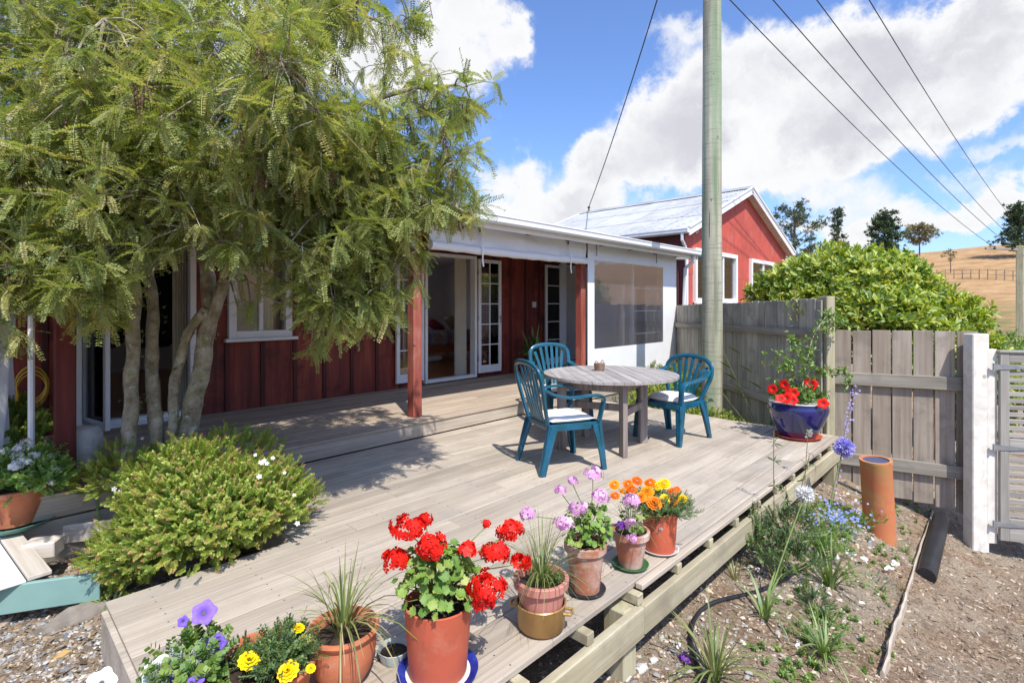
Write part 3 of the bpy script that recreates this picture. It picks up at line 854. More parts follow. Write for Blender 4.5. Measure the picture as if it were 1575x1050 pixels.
# window
w1 = frame(house, 2.12, 2.87, 1.03, 2.30, VWALL - .01, .085, .10, True, 'window')
MB().cbox((0, 0, 0), (.05, .05, 1.12), .003).build('mullion', 'white_paint', w1, loc=(2.50, VWALL, 1.66))
piece('pane', (2.34, VWALL + .01, 1.66), (.27, .005, 1.10), 'glass', w1, .0005)
piece('pane', (2.66, VWALL + .01, 1.66), (.27, .005, 1.10), 'glass', w1, .0005)
# french doors
f2 = frame(house, 4.97, 6.07, .19, 2.27, VWALL - .005, .05, .12, False, 'door_frame')
glazed_leaf(house, 'french_door', .54, 1.98, 2, 5, (6.10, VWALL - .055, .25), R(-2), stile=.062)
glazed_leaf(house, 'french_door', .52, 1.98, 2, 5, (4.94, VWALL - .055, .25), R(182), stile=.062, handle=False)
for z_ in (.5, 1.2, 2.0):
    piece('hinge', (6.085, VWALL - .075, z_), (.02, .03, .09), 'galvanised', house)
# far door with ladder panes
f3 = frame(house, 8.40, 9.36, .19, 2.27, VWALL - .005, .05, .12, False, 'door_frame')
glazed_leaf(house, 'ladder_door', .52, 1.98, 1, 5, (8.40, VWALL - .06, .25), R(182), stile=.05, handle=False)
slab('door_casing', (8.49, VWALL - .05, 1.25), (.13, .05, 2.1), 'white_paint')
sw = piece('switch', (7.62, VWALL - .012, 1.44), (.11, .02, .11), 'switch_white', house, .004)
piece('switch_button', (.0, -.012, 0), (.03, .012, .05), 'white_paint', sw, .003)
# glazed wall at the verandah's far end, behind the clear blind
slab('end_lining', (9.635, 6.27, 1.25), (.03, .88, 2.2), 'room_wall')
slab('end_lining', (9.635, 5.42, .32), (.03, .80, .34), 'room_wall')
ew = glazed_leaf(house, 'glazed_screen', 1.16, 1.80, 1, 4, (8.28, 4.95, .42), 0, stile=.065, handle=False, bot=.07)
slab('inner_post', (8.12, 5.05, .99), (.07, .07, 1.64), 'pale_board')
slab('end_lining', (9.635, 5.42, 1.4), (.03, .80, 1.8), 'room_wall')
# downpipe at the corner of the verandah
dp = MB()
dp.sweep([(9.70, 4.42, 2.38), (9.70, 4.44, 2.28), (9.74, 4.62, 2.15), (9.74, 4.66, 1.2), (9.74, 4.66, -.2)], .036, n=12)
dp.build('downpipe', 'gutter_white', house, smoothf=True)

# blinds hung in the verandah bays
def wav(name, u0, u1, z0, z1, v, amp, mat, parent=None, nu=60, nz=8, seed=0, th=.004):
    vs = []; fs = []
    for s in (0, 1):
        for i in range(nz + 1):
            for k in range(nu + 1):
                a = k / nu; b = i / nz
                u = u0 + (u1 - u0) * a
                y = v + amp * (math.sin(a * 31 + seed) * .5 + math.sin(a * 77 + 2 * seed) * .3) * (1 - .5 * b) + amp * .5 * math.sin(b * 7 + a * 13) + s * th
                vs.append((u, y, z0 + (z1 - z0) * b + .25 * amp * math.sin(a * 55 + seed) * (1 - b)))
    n1 = (nu + 1) * (nz + 1)
    for s in (0, 1):
        for i in range(nz):
            for k in range(nu):
                q = s * n1 + i * (nu + 1) + k
                f = (q, q + 1, q + nu + 2, q + nu + 1)
                fs.append(f if s == 0 else f[::-1])
    for k in range(nu):
        fs.append((k, k + n1, k + 1 + n1, k + 1)); q = nz * (nu + 1) + k; fs.append((q, q + 1, q + 1 + n1, q + n1))
    return MB().add(vs, fs).build(name, mat, parent, True)
def rolled(u0, u1, label, seed):
    t = thing('rolled_blind', label, 'blind', (u0, 4.76, 2.13), group='blinds rolled up under the verandah gutter')
    wav('hanging_fabric', 0, u1 - u0, .0, .27, -.02, .014, 'white_pvc', t, seed=seed)
    path = [(x * (u1 - u0) / 24, -.03 + .008 * math.sin(x * 1.1 + seed), -.02 - .012 * math.sin(math.pi * x / 24)) for x in range(25)]
    r_ = [.052 + .005 * math.sin(x * 2.3 + seed) for x in range(25)]
    MB().sweep(path, r_, n=12).build('roll', 'white_pvc', t, True)
    for q in (.25, .84):
        s = MB(); x = (u1 - u0) * q
        s.sweep([(x, -.035, .2), (x, -.095, .03), (x, -.096, -.06), (x + .01, -.08, -.15), (x + .02, -.085, -.23)], [.012] * 5, [.0025] * 5, side=(1, 0, 0), n=6, p=.6)
        s.build('strap', 'white_pvc', t)
        b = MB(); b.cbox((x, -.04, .22), (.02, .015, .05), .003); b.build('buckle', 'dark_grey', t)
rolled(3.6, 6.60, 'white plastic blind rolled up over the open bay with the french doors', 1.0)
rolled(.60, 3.36, 'white plastic blind rolled up behind the tree, over the bay with the window', 2.3)
cb = thing('clear_blind', 'white plastic blind with a large clear window, let down over the last verandah bay', 'blind', (6.66, 4.74, .22))
def pan(name, u0, u1, z0, z1, mat, amp=.01, v=0.0, th=.003, s=0): return wav(name, u0, u1, z0, z1, v, amp, mat, cb, 40, 10, s, th)
vs = []; fs = []
# frame sheet with a hole: four sheets butted
pan('blind_border', -.02, .16, 0, 2.18, 'white_pvc', 0.0)
pan('blind_border', 2.40, 2.94, 0, 2.18, 'white_pvc', 0.0)
pan('blind_border', .16, 2.40, 0, .52, 'white_pvc', 0.0)
pan('blind_border', .16, 2.40, 1.92, 2.18, 'white_pvc', 0.0)
pan('clear_window', .16, 2.40, .52, 1.92, 'clear_pvc', 0.0, .0, .002)
for x in (.18, 2.1):
    q = MB(); q.sweep([(x, -.02, 2.2), (x, -.03, 2.05), (x + .005, -.025, 1.98)], .006, n=5); q.build('blind_cord', 'dark_grey', cb)
# side blind at the left end of the verandah
sb = wav('side_blind', 0, 1.05, 0, 2.1, 0, .05, 'white_pvc', None, 50, 8, .4)
sb.location = (.13, 5.02, .22); sb.rotation_euler = (0, 0, R(84))
tag(sb, 'gathered white plastic side blind hanging at the left end of the verandah', 'blind')
eb = MB(); eb.sweep([(.30, 4.97, .15), (.30, 4.97, 2.32)], .02, n=8); o = eb.build('white_pipe', 'gutter_white', None, True); tag(o, 'thin white upright pipe just left of the dark red corner post', 'pipe')
hc = MB()
for k in range(7):
    r_ = .105 + .006 * (k % 3); hc.sweep([(r_ * math.cos(a * math.pi / 10), -.012 * (k % 4), r_ * 1.5 * math.sin(a * math.pi / 10) - .012 * k) for a in range(21)], .008, n=6, cap=False)
hc.sweep([(-.13, 0, -.05), (-.2, -.02, -.12), (-.26, -.02, -.2)], .008, n=6)
o = hc.build('hose_coil', 'hose_yellow', None, True, loc=(.40, 6.60, .70)); tag(o, 'coiled yellow hose hanging on the red wall behind the left post', 'hose')
# limewashed stone on the verandah edge
def rock(name, c, r_, mat, seed, sq=(1, 1, 1), sub=2, am=.22):
    import bmesh
    bm = bmesh.new(); bmesh.ops.create_icosphere(bm, subdivisions=sub, radius=1)
    for v in bm.verts:
        n = mn.noise(v.co * 1.3 + Vector((seed, 0, 0))) * am * 1.6 + mn.noise(v.co * 3.5 + Vector((0, seed, 0))) * am * .6
        v.co *= 1 + n
        v.co = Vector((v.co.x * sq[0] * r_, v.co.y * sq[1] * r_, v.co.z * sq[2] * r_))
    me = bpy.data.meshes.new(name); bm.to_mesh(me); bm.free(); me.materials.append(M[mat])
    if sub > 2: me.shade_smooth()
    return link(name, me, None, c)
st = MB()
prof = [(.0, .0), (.12, .0), (.125, .12), (.118, .24), (.115, .30), (.098, .335), (.05, .352), (0, .355)]
st.lathe(prof, n=24)
st.v = [(x * 1.05 + .006 * mn.noise(Vector((x * 20, y * 20, z * 9))) + .012 * mn.noise(Vector((x * 9, y * 9, z * 6))), y * .85 + .015 * mn.noise(Vector((x * 9 + 4, y * 9, z * 6))), z) for x, y, z in st.v]
o = st.build('stone_block', 'lime_stone', None, True, loc=tuple(PZ(126, 728, .17))); tag(o, 'whitewashed round-topped stone standing on the verandah edge beside the left post', 'stone')

# things inside the rooms
bed = thing('bed', 'bed with patterned quilt seen through the open french doors', 'bed', (7.6, 9.9, .18))
mb = MB(); mb.cbox((0, 0, .27), (2.1, 1.5, .16), .02)
for a in (-1, 1):
    for b in (-1, 1): mb.cbox((a * .98, b * .68, .1), (.08, .08, .2), .005)
mb.build('bed_frame', 'bed_wood', bed)
q = MB(); q.cbox((0, -.02, .50), (2.12, 1.56, .32), .07); q.build('quilt', 'quilt', bed, True)
o = MB().cbox((0, 0, 0), (.5, .35, .16), .06, Matrix.Rotation(R(50), 3, 'Y')).build('cushion', 'tan_cushion', None, True, loc=(8.15, 9.8, .98)); tag(o, 'tan cushion leaning at the head of the bed', 'cushion')
o = MB().cbox((0, 0, 0), (.45, .35, .14), .06, Matrix.Rotation(R(30), 3, 'Y')).build('cushion', 'red_cushion', None, True, loc=(7.75, 10.0, .95)); tag(o, 'dark red cushion on the bed', 'cushion')
o = MB().cbox((0, 0, 0), (.5, .3, .12), .05).build('folded_sheet', 'cushion', None, True, loc=(7.0, 9.2, .26)); tag(o, 'white bundle lying under the bed on the wooden floor', 'linen')
def curtain(u0, u1, v, z0, z1, label, amp=.035, mat='curtain'):
    vs = []; fs = []; n = 60
    for s in (0, .006):
        for i in range(3):
            z = z0 + (z1 - z0) * i / 2
            for k in range(n + 1):
                a = k / n
                vs.append((u0 + (u1 - u0) * a, v + s + amp * math.sin(a * 2 * math.pi * 5) * (1 - .3 * i / 2), z))
    m1 = 3 * (n + 1)
    for s in (0, 1):
        for i in range(2):
            for k in range(n):
                q = s * m1 + i * (n + 1) + k; fs.append((q, q + 1, q + n + 2, q + n + 1))
    o = MB().add(vs, fs).build('curtain', mat, None, True); tag(o, label, 'curtain')
curtain(5.78, 6.02, VWALL + .18, .22, 2.3, 'cream curtain drawn to the right inside the french doors')
curtain(1.60, 1.74, VWALL + .18, .22, 2.3, 'pale curtain inside the left doorway behind the big trunk', .02)
curtain(2.62, 2.84, VWALL + .18, .9, 2.3, 'cream curtain at the right of the window behind the tree', .02)
o = MB().cbox((0, 0, 0), (.45, .25, 1.25), .08).build('dark_coat', 'black_cloth', None, True, loc=(1.52, 7.4, 1.55)); tag(o, 'black coat hanging inside the left doorway', 'coat')
o = MB().cbox((0, 0, 0), (.25, .22, .45), .08).build('black_bag', 'black_cloth', None, True, loc=(1.15, 7.6, 1.15)); tag(o, 'black bag hanging inside the left doorway beside the coat', 'bag')

# ------------------------------------------------------------------ second building
barn = thing('red_outbuilding', 'bright red corrugated iron building with gabled grey roof and white bargeboards', 'building', (0, 0, 0))
UE, UA, UE2 = 11.75, 15.92, 20.09
ZE, ZA = 3.24, 4.86
SL = math.atan2(ZA - ZE, UA - UE)
def ztop(u): return (ZE + (ZA - ZE) * (1 - abs(u - UA) / (UA - UE))) - .05
def vsheet(u0, u1, z0, z1f, v, mat, name='wall_sheet', axis='u', parent=barn, holes=()):
    """vertical corrugated sheet, top edge follows z1f"""
    step = .0762 / 6; n = max(1, int(round((u1 - u0) / step)))
    vs = []; fs = []
    for i in range(n + 1):
        u = u0 + (u1 - u0) * i / n
        w = .009 * math.cos(2 * math.pi * u / .0762)
        for z in (z0, z1f(u)):
            vs.append((u, v + w, z) if axis == 'u' else (v + w, u, z))
    for i in range(n): fs.append((2 * i, 2 * i + 2, 2 * i + 3, 2 * i + 1))
    return MB().add(vs, fs).build(name, mat, parent, True)
VG = 5.72
WB = [(12.45, 15.2, 1.50, 2.86), (16.3, 18.6, 1.50, 2.84)]
u = 12.02
while u < 19.8:
    u2 = min(u + .762, 19.82)
    cuts = sorted({u, u2, *[x for o in WB for x in o[:2] if u < x < u2]})
    for p, q in zip(cuts[:-1], cuts[1:]):
        m_ = (p + q) / 2
        hs = [o for o in WB if o[0] < m_ < o[1]]
        if not hs:
            vsheet(p, q, -.7, lambda x: 2.22, VG, 'red_iron'); vsheet(p, q, 2.2, ztop, VG - .006, 'red_iron')
        else:
            vsheet(p, q, -.7, lambda x: hs[0][2], VG, 'red_iron'); vsheet(p, q, hs[0][3], ztop, VG - .006, 'red_iron')
    u = u2
v = VG
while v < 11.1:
    vsheet(v, min(v + .762, 11.1), -.7, lambda x: 3.28, 12.02, 'shaded_red_iron', axis='v'); v += .762
slab('dark_backing', (15.9, VG + .35, 1.3), (7.6, .04, 3.9), 'dark_grey', barn)  # dark sheet close behind the panes; its colour stands for the unlit interior
slab('rear_wall', (15.9, 11.1, 1.3), (7.8, .06, 4.0), 'red_iron', barn)
slab('side_wall', (19.8, 8.4, 1.3), (.06, 5.4, 4.0), 'red_iron', barn)
for (a, b, z0, z1), nn in zip(WB, (3, 2)):
    f = frame(barn, a, b, z0, z1, VG - .03, .11, .12, True, 'window')
    wpan = (b - a - .22) / nn
    for k in range(nn):
        if k: MB().cbox((0, 0, 0), (.07, .07, z1 - z0 - .22), .004).build('mullion', 'white_paint', f, loc=(a + .11 + wpan * k, VG - .03, (z0 + z1) / 2))
        piece('pane', (a + .11 + wpan * (k + .5), VG - .01, (z0 + z1) / 2), (wpan - .07, .006, z1 - z0 - .22), 'glass', f, .0005)
RL = (UA - UE) / math.cos(SL)
for side in (0, 1):
    for k in range(8):
        vv = 5.50 + .381 + .7615 * k
        for crs in (0, 1, 2):
            o = corr_sheet('roof_sheet', .762, RL / 3 + .10, 'old_roof', barn, amp=.011)
            s0 = RL / 3 * crs - .06; dz = .012 * crs + .004 * (k % 2)
            if side == 0:
                o.matrix_local = Matrix.Translation((UE, vv, ZE)) @ Matrix.Rotation(-SL, 4, 'Y') @ Matrix.Translation((s0, 0, dz)) @ Matrix.Rotation(R(-90), 4, 'Z')
            else:
                o.matrix_local = Matrix.Translation((UE2, vv, ZE)) @ Matrix.Rotation(SL, 4, 'Y') @ Matrix.Translation((-s0, 0, dz)) @ Matrix.Rotation(R(90), 4, 'Z')
rc = MB(); rc.cbox((-.11, 0, -.035), (.24, 6.2, .012), .002, Matrix.Rotation(-SL, 3, 'Y')); rc.cbox((.11, 0, -.035), (.24, 6.2, .012), .002, Matrix.Rotation(SL, 3, 'Y'))
rc.sweep([(0, -3.1, .01), (0, 3.1, .01)], .02, n=8)
rc.build('ridge_cap', 'old_roof', barn, loc=(UA, 8.56, ZA + .05))
for vb, s_ in ((5.48, 1), (11.65, 1)):
    for sg in (-1, 1):
        L = RL + .05; cxx = UA + sg * (UA - UE) / 2
        rot = Matrix.Rotation(sg * SL, 3, 'Y')
        MB().cbox((0, 0, 0), (L, .028, .17), .004, rot).build('barge_board', 'white_paint', barn, loc=(cxx, vb, (ZE + ZA) / 2 - .075))
        MB().cbox((0, 0, 0), (L, .06, .05), .004, rot).build('barge_flashing', 'gutter_white', barn, loc=(cxx, vb - .012, (ZE + ZA) / 2 + .038))
        if vb < 6: MB().box((0, 0, 0), (L - .1, .22, .012), rot).build('soffit', 'pale_board', barn, loc=(cxx, vb + .12, (ZE + ZA) / 2 - .10))
gutter(barn, (UE - .07, 5.46, ZE - .05), (UE - .07, 11.7, ZE - .05), (-1, 0, 0))
slab('fascia_board', (UE + .0, 8.56, ZE - .05), (.02, 6.2, .13), 'white_paint', barn)
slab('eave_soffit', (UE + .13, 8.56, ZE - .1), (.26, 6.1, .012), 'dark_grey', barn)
d2 = MB(); d2.sweep([(UE - .07, 5.62, ZE - .1), (UE - .07, 5.62, ZE - .26), (UE + .17, 5.66, ZE - .4), (UE + .21, 5.64, ZE - .7), (UE + .21, 5.64, -.4)], .04, n=12)
d2.build('downpipe', 'gutter_white', barn, True)
d2 = MB(); d2.sweep([(9.74, 4.7, 1.12), (9.9, 4.75, 1.1), (11.7, 5.5, 1.12)], .02, n=8); d2.build('link_pipe', 'gutter_white', barn, True)
br = MB(); br.sweep([(UA - .02, 11.3, ZA), (UA - .02, 11.3, ZA + .22)], .025, n=6); br.cbox((UA - .02, 11.3, ZA + .2), (.08, .08, .06), .01); br.build('wire_bracket', 'wire_black', barn)
hk = MB(); hk.sweep([(.09 * math.cos(a), 0, .09 * math.sin(a)) for a in [x * .45 - 1.9 for x in range(10)]] + [(.2, 0, .1)], .012, n=6); hk.build('white_hook', 'white_paint', barn, loc=(12.55, VG - .06, 3.32))

# ------------------------------------------------------------------ pole and wires
base = Vector((7.50, 3.15, -.45))
pole = thing('power_pole', 'tall round green-stained timber power pole behind the deck, in front of the fence', 'pole', base)
pp = MB()
zs = [0, .5, 1, 1.5, 2, 3, 4, 5, 6.5, 8, 9.6]
pp.sweep([(.006 * math.sin(z * 2), .006 * math.cos(z * 1.7), z) for z in zs], [.148 - .0035 * z for z in zs], n=28)
pp.build('pole_shaft', 'pole', pole, True)
for z_, a_ in ((1.9, 3.6), (2.35, 3.9), (3.4, 3.5), (4.3, 4.2), (5.2, 3.7)):
    st_ = MB(); st_.cbox((0, 0, 0), (.012, .03, .012), .003); st_.sweep([(0, 0, -.02), (0, 0, .02)], .006, n=6)
    st_.build('staple', 'galvanised', pole, loc=((.148 - .0035 * z_) * math.cos(a_), (.148 - .0035 * z_) * math.sin(a_), z_))
piece('number_tag', (-.128, -.062, 2.3), (.004, .03, .045), 'galvanised', pole, .001, (0, 0, .45)) if False else None
piece('cross_arm', (-.2, .5, 9.2), (.1, 3.6, .1), 'rail', pole)
ph = link('dummy', None) if False else None
FARP = P(1568, 383, 29)
fp = thing('distant_pole', 'square-topped timber power pole with cross arm on the dry slope at the right edge', 'pole', (FARP.x, FARP.y, 0))
piece('pole_shaft', (0, 0, 1.75), (.30, .30, 6.0), 'post_wood', fp, .02)
ax = Vector((FY, -FX, 0))
arm = MB(); arm.cbox((0, 0, 0), (2.3, .12, .12), .01); o = arm.build('cross_arm', 'rail', fp, loc=(-ax.x * .75, -ax.y * .75, FARP.z - .05 + .05)); o.rotation_euler = (0, R(2), math.atan2(-FX, FY))
ends = [(1530, 381, 28.9), (1558, 381, 28.9), (1554, 363, 31), (1557, 336, 33)]
ins = MB(); ins.lathe([(.0, 0), (.05, 0), (.06, .06), (.03, .1), (0, .12)], n=10)
me = ins.mesh('insulator', 'dark_grey')
for e in ends[:2]:
    link('insulator', me, fp, P(*e) - Vector((FARP.x, FARP.y, 0)) - Vector((0, 0, .08)))
nears = [(868, -270, 8.1), (958, -270, 8.1), (1058, -270, 8.1), (1175, -270, 8.1)]
names = ['lowest and leftmost of the four power lines running to the distant pole', 'second power line from the left running to the distant pole',
         'third power line from the left, over the hedge', 'highest and rightmost of the four power lines in the sky']
def wire(name, a, b, sag, r_, label, n=40):
    pts = []
    for i in range(n + 1):
        t = i / n; p = a.lerp(b, t); p.z -= sag * 4 * t * (1 - t); pts.append(p - a)
    o = MB().sweep(pts, r_, n=6).build(name, 'wire_black', None, True, loc=a); tag(o, label, 'power line', 'wires strung between the power poles')
for e, n_, l, sg in zip(ends, nears, names, (.55, .55, .5, .4)):
    wire('power_line', P(*n_), P(*e), sg, .011, l)
wire('service_wire', P(1092, -270, 8.2), Vector((UA - .02, 11.3, ZA + .22)), .25, .014, 'single dark wire dropping from the pole top to the ridge of the red building')

# ------------------------------------------------------------------ fences and gate
def fence(name, label, A, B, n, zt, zb, w, rails, mat, cat='fence', gap=.006, jit=.012, off=.0):
    A = Vector(A); B = Vector(B); dv = B - A; L = dv.length; ang = math.atan2(dv.y, dv.x)
    t = thing(name, label, cat, (A.x, A.y, 0), ang)
    for k in range(n):
        s = (k + .5) / n
        z1 = zt[0] + (zt[1] - zt[0]) * s + rnd.uniform(-jit, jit) * .6; z0 = zb[0] + (zb[1] - zb[0]) * s + rnd.uniform(-jit, jit)
        o = piece('paling', (s * L, off + rnd.uniform(-.003, .003), (z0 + z1) / 2), (round(L / n - gap - rnd.choice((0, .004, .008)), 3), .018, round(z1 - z0, 2)), mat, t, .003)
        o.rotation_euler = (0, rnd.uniform(-.004, .004), 0)
    for (za, zb_, h, th, sgn) in rails:
        o = piece('rail', (L / 2, off + sgn * (.012 + th / 2), (za + zb_) / 2), (L, th, h), 'rail', t, .004)
        o.rotation_euler = (0, -math.atan2(zb_ - za, L), 0)
    return t
fr = fence('rear_fence', 'silvery close-boarded fence from the corner post back to the verandah corner, behind the pole', (6.74, 1.62), (9.62, 4.76), 28,
      (1.50, 1.43), (-.55, -.5), .15, [(1.10, 1.05, .09, .045, 1), (.19, .15, .09, .045, 1)], 'paling_back')
ff = fence('front_fence', 'brown-grey close-boarded fence between the corner post and the white gate post', (6.73, 1.45), (7.13, .24), 7,
      (1.15, 1.15), (-.58, -.72), .19, [(.615, .615, .135, .045, -1), (-.27, -.30, .13, .045, -1)], 'paling', gap=.009)
cp = thing('corner_post', 'thick weathered square post at the deck corner where the two fences meet', 'post', (6.64, 1.49, 0), R(48))
piece('post_shaft', (0, 0, .50), (.15, .10, 2.05), 'post_wood', cp, .006)
piece('cap_board', (.02, .075, .55), (.10, .02, 1.86), 'paling_back', cp, .003)
wp = thing('gate_post', 'thick white-painted gate post with a knot near its top', 'post', tuple(P(1501, 700, 5.22).xy) + (0,), R(-71) + R(20))
ps = MB(); ps.cbox((0, 0, .055), (.155, .13, 2.17), .008); ps.build('post_shaft', 'white_post', wp)
kn = MB(); kn.lathe([(0, .0), (.012, .001), (.02, -.001)], n=10); 
o = kn.build('knot', 'bearer', wp, loc=(.03, -.0665, .72)); o.rotation_euler = (R(90), 0, 0)
gp = thing('gate_stop', 'narrower cream board on the gate side of the white post', 'board', tuple(P(1523, 700, 5.17).xy) + (0,), R(-71) + R(20))
piece('board', (0, 0, .03), (.09, .05, 1.92), 'white_post', gp, .004)
gl = P(1536, 700, 5.12); gate = thing('slatted_gate', 'grey timber gate with horizontal slats and iron strap hinges', 'gate', (gl.x, gl.y, 0), R(-71) + R(8))
GW, GT, GB = .95, .96, -.88
for x in (.04, GW - .04): piece('gate_stile', (x, 0, (GT + GB) / 2), (.075, .04, GT - GB), 'gate_stile', gate, .004)
for zc, h in ((GT - .05, .095), (.045, .15), (GB + .11, .22)):
    piece('gate_rail', (GW / 2, .001, zc), (GW - .155, .036, h), 'gate_wood', gate, .004)
piece('gate_cap', (GW / 2, -.003, GT + .012), (GW + .02, .06, .024), 'gate_wood', gate, .004)
for za, zb_ in ((.125, GT - .10), (GB + .225, -.035)):
    z = za + .03
    while z < zb_ - .02:
        piece('slat', (GW / 2, .002, z), (GW - .155, .016, .044), 'gate_wood', gate, .003); z += .067
for z in (GT - .14, .03, GB + .16):
    h = MB(); vs = [(-.06, -.0265, -.028), (.10, -.0265, -.02), (.25, -.0265, -.005), (.25, -.0265, .005), (.10, -.0265, .02), (-.06, -.0265, .028)]
    h.add(vs + [(a, b + .005, c_) for a, b, c_ in vs], [(0, 1, 2, 3, 4, 5), (11, 10, 9, 8, 7, 6)] + [(i, (i + 1) % 6, 6 + (i + 1) % 6, 6 + i) for i in range(6)])
    h.sweep([(-.055, -.03, -.035), (-.055, -.03, .035)], .01, n=8)
    h.build('strap_hinge', 'galvanised', gate, loc=(0, 0, z))
# lumber and edging in the garden
def lying(name, a, b, w, th, mat, label, cat, kink=0):
    a, b = Vector(a), Vector(b); d = b - a; L = d.length
    n = 14; pts = [(L * i / n, kink * math.sin(i * 1.7) * .5 + kink * math.sin(i * .6), .006 * math.sin(i * 2.1)) for i in range(n + 1)]
    mb = MB().sweep(pts, [th / 2 * (1 + .3 * math.sin(i * 2.7)) for i in range(n + 1)], [w / 2] * (n + 1), side=(0, 1, 0), n=6, p=.5)
    o = mb.build(name, mat, None, loc=a); o.rotation_euler = d.to_track_quat('X', 'Z').to_euler()
    tag(o, label, cat); return o
def PG(px, py, dz=0):
    d0, d1 = 1.2, 12
    f = lambda d: (lambda p: p.z - (gzn(p.x, p.y) + dz))(P(px, py, d))
    prev = f(d0); d = d0
    while d < d1:
        d2 = d + .04; c = f(d2)
        if prev > 0 >= c:
            for _ in range(20):
                m_ = (d + d2) / 2
                if f(m_) > 0: d = m_
                else: d2 = m_
            return P(px, py, d)
        prev = c; d = d2
    return P(px, py, 5)
a, b, c_ = PG(1434, 790), PG(1392, 920), PG(1356, 1040)
lying('edging_board', a + Vector((0, 0, .0)), b + Vector((0, 0, .0)), .10, .02, 'edging', 'weathered edging board beside the black pipe, upper length', 'edging', .004)
lying('edging_board', b + Vector((0, 0, .0)), c_ + Vector((0, 0, -.005)), .10, .022, 'edging', 'splintered edging board running to the lower right, in front of the other length', 'edging', .006)
a, b = PG(1444, 822, .02), PG(1424, 896, -.03)
a += (a - b) * .25
dpipe = MB(); L = (b - a).length; n = 60
dpipe.sweep([(L * i / n, 0, 0) for i in range(n + 1)], [.066 + (.005 if i % 2 else 0) for i in range(n + 1)], n=20)
o = dpipe.build('drain_pipe', 'black_plastic', None, True, loc=a + Vector((0, 0, .075))); o.rotation_euler = (b - a + Vector((0, 0, -.02))).to_track_quat('X', 'Z').to_euler()
tag(o, 'black ribbed drain pipe lying half buried beside the edging board', 'pipe')
# upright clay pipe
cpz = PG(1353, 822)
cl = MB(); cl.lathe([(.118, -.15), (.124, 0), (.124, .66), (.128, .67), (.128, .70), (.104, .70), (.104, .1), (0, .1)], n=36)
o = cl.build('clay_pipe', 'clay_pipe', None, True, loc=cpz); o.rotation_euler = (R(-1), R(0), 0)
o.rotation_euler = Vector((-.075 * FY - .03 * FX, .075 * FX - .03 * FY, 1)).to_track_quat('Z', 'Y').to_euler(); tag(o, 'leaning open terracotta drain pipe standing on end in the garden', 'pipe')
inn = MB(); inn.lathe([(.103, .69), (.1025, .2), (0, .2)], n=30); inn.build('liner', 'pipe_inside', o, True)
# ------------------------------------------------------------------ table and chairs
TC = P(938, 572, 5.42); TC.z = 0
tang = math.atan2(FY, FX) + R(4)
table = thing('round_table', 'round slatted timber table, silvery grey, standing on the deck between the blue chairs', 'table', TC, tang)
TR, TT = .69, .72
nb = 15; bw = 2 * TR / nb
for k in range(nb):
    y0 = -TR + bw * k + .002; y1 = y0 + bw - .004
    ys = [y0 + (y1 - y0) * i / 4 for i in range(5)]
    rr = [math.sqrt(max(0, TR * TR - y * y)) for y in ys]
    if k in (0, nb - 1): rr = [max(r_, .04) for r_ in rr]
    pl = [(-r_, y) for r_, y in zip(rr, ys)] + [(r_, y) for r_, y in zip(rr[::-1], ys[::-1])]
    n = len(pl)
    vs = [(x, y, TT) for x, y in pl] + [(x, y, TT - .026) for x, y in pl]
    MB().add(vs, [tuple(range(n))[::-1], tuple(range(n, 2 * n))] + [(i, (i + 1) % n, n + (i + 1) % n, n + i) for i in range(n)]).build('table_board', 'table', table, loc=(0, 0, rnd.uniform(-.001, .001)))
lr = tang * -1
def tl(px, py):
    p = PZ(px, py, 0) - TC; c_, s_ = math.cos(-tang), math.sin(-tang)
    return (p.x * c_ - p.y * s_, p.x * s_ + p.y * c_)
LG = [tl(958.7, 702), tl(989, 680), tl(900, 671), tl(864, 690)]
mx_ = sum(p[0] for p in LG) / 4; my_ = sum(p[1] for p in LG) / 4
for x, y in LG:
    a = math.atan2(y - my_, x - mx_)
    o = piece('table_leg', (x, y, .347), (.085, .05, .694), 'table_leg', table, .004); o.rotation_euler = (0, 0, a)
def rail_between(a, b, z, h, name='table_rail'):
    d = Vector((b[0] - a[0], b[1] - a[1])); o = piece(name, ((a[0] + b[0]) / 2, (a[1] + b[1]) / 2, z), (d.length, .028, h), 'table_leg', table, .003)
    o.rotation_euler = (0, 0, math.atan2(d.y, d.x))
for i in range(4): rail_between(LG[i], LG[(i + 1) % 4], .645, .09)
rail_between(LG[0], LG[1], .40, .07); rail_between(LG[2], LG[3], .40, .07)
rail_between(((LG[0][0] + LG[1][0]) / 2, (LG[0][1] + LG[1][1]) / 2), ((LG[2][0] + LG[3][0]) / 2, (LG[2][1] + LG[3][1]) / 2), .40, .07)

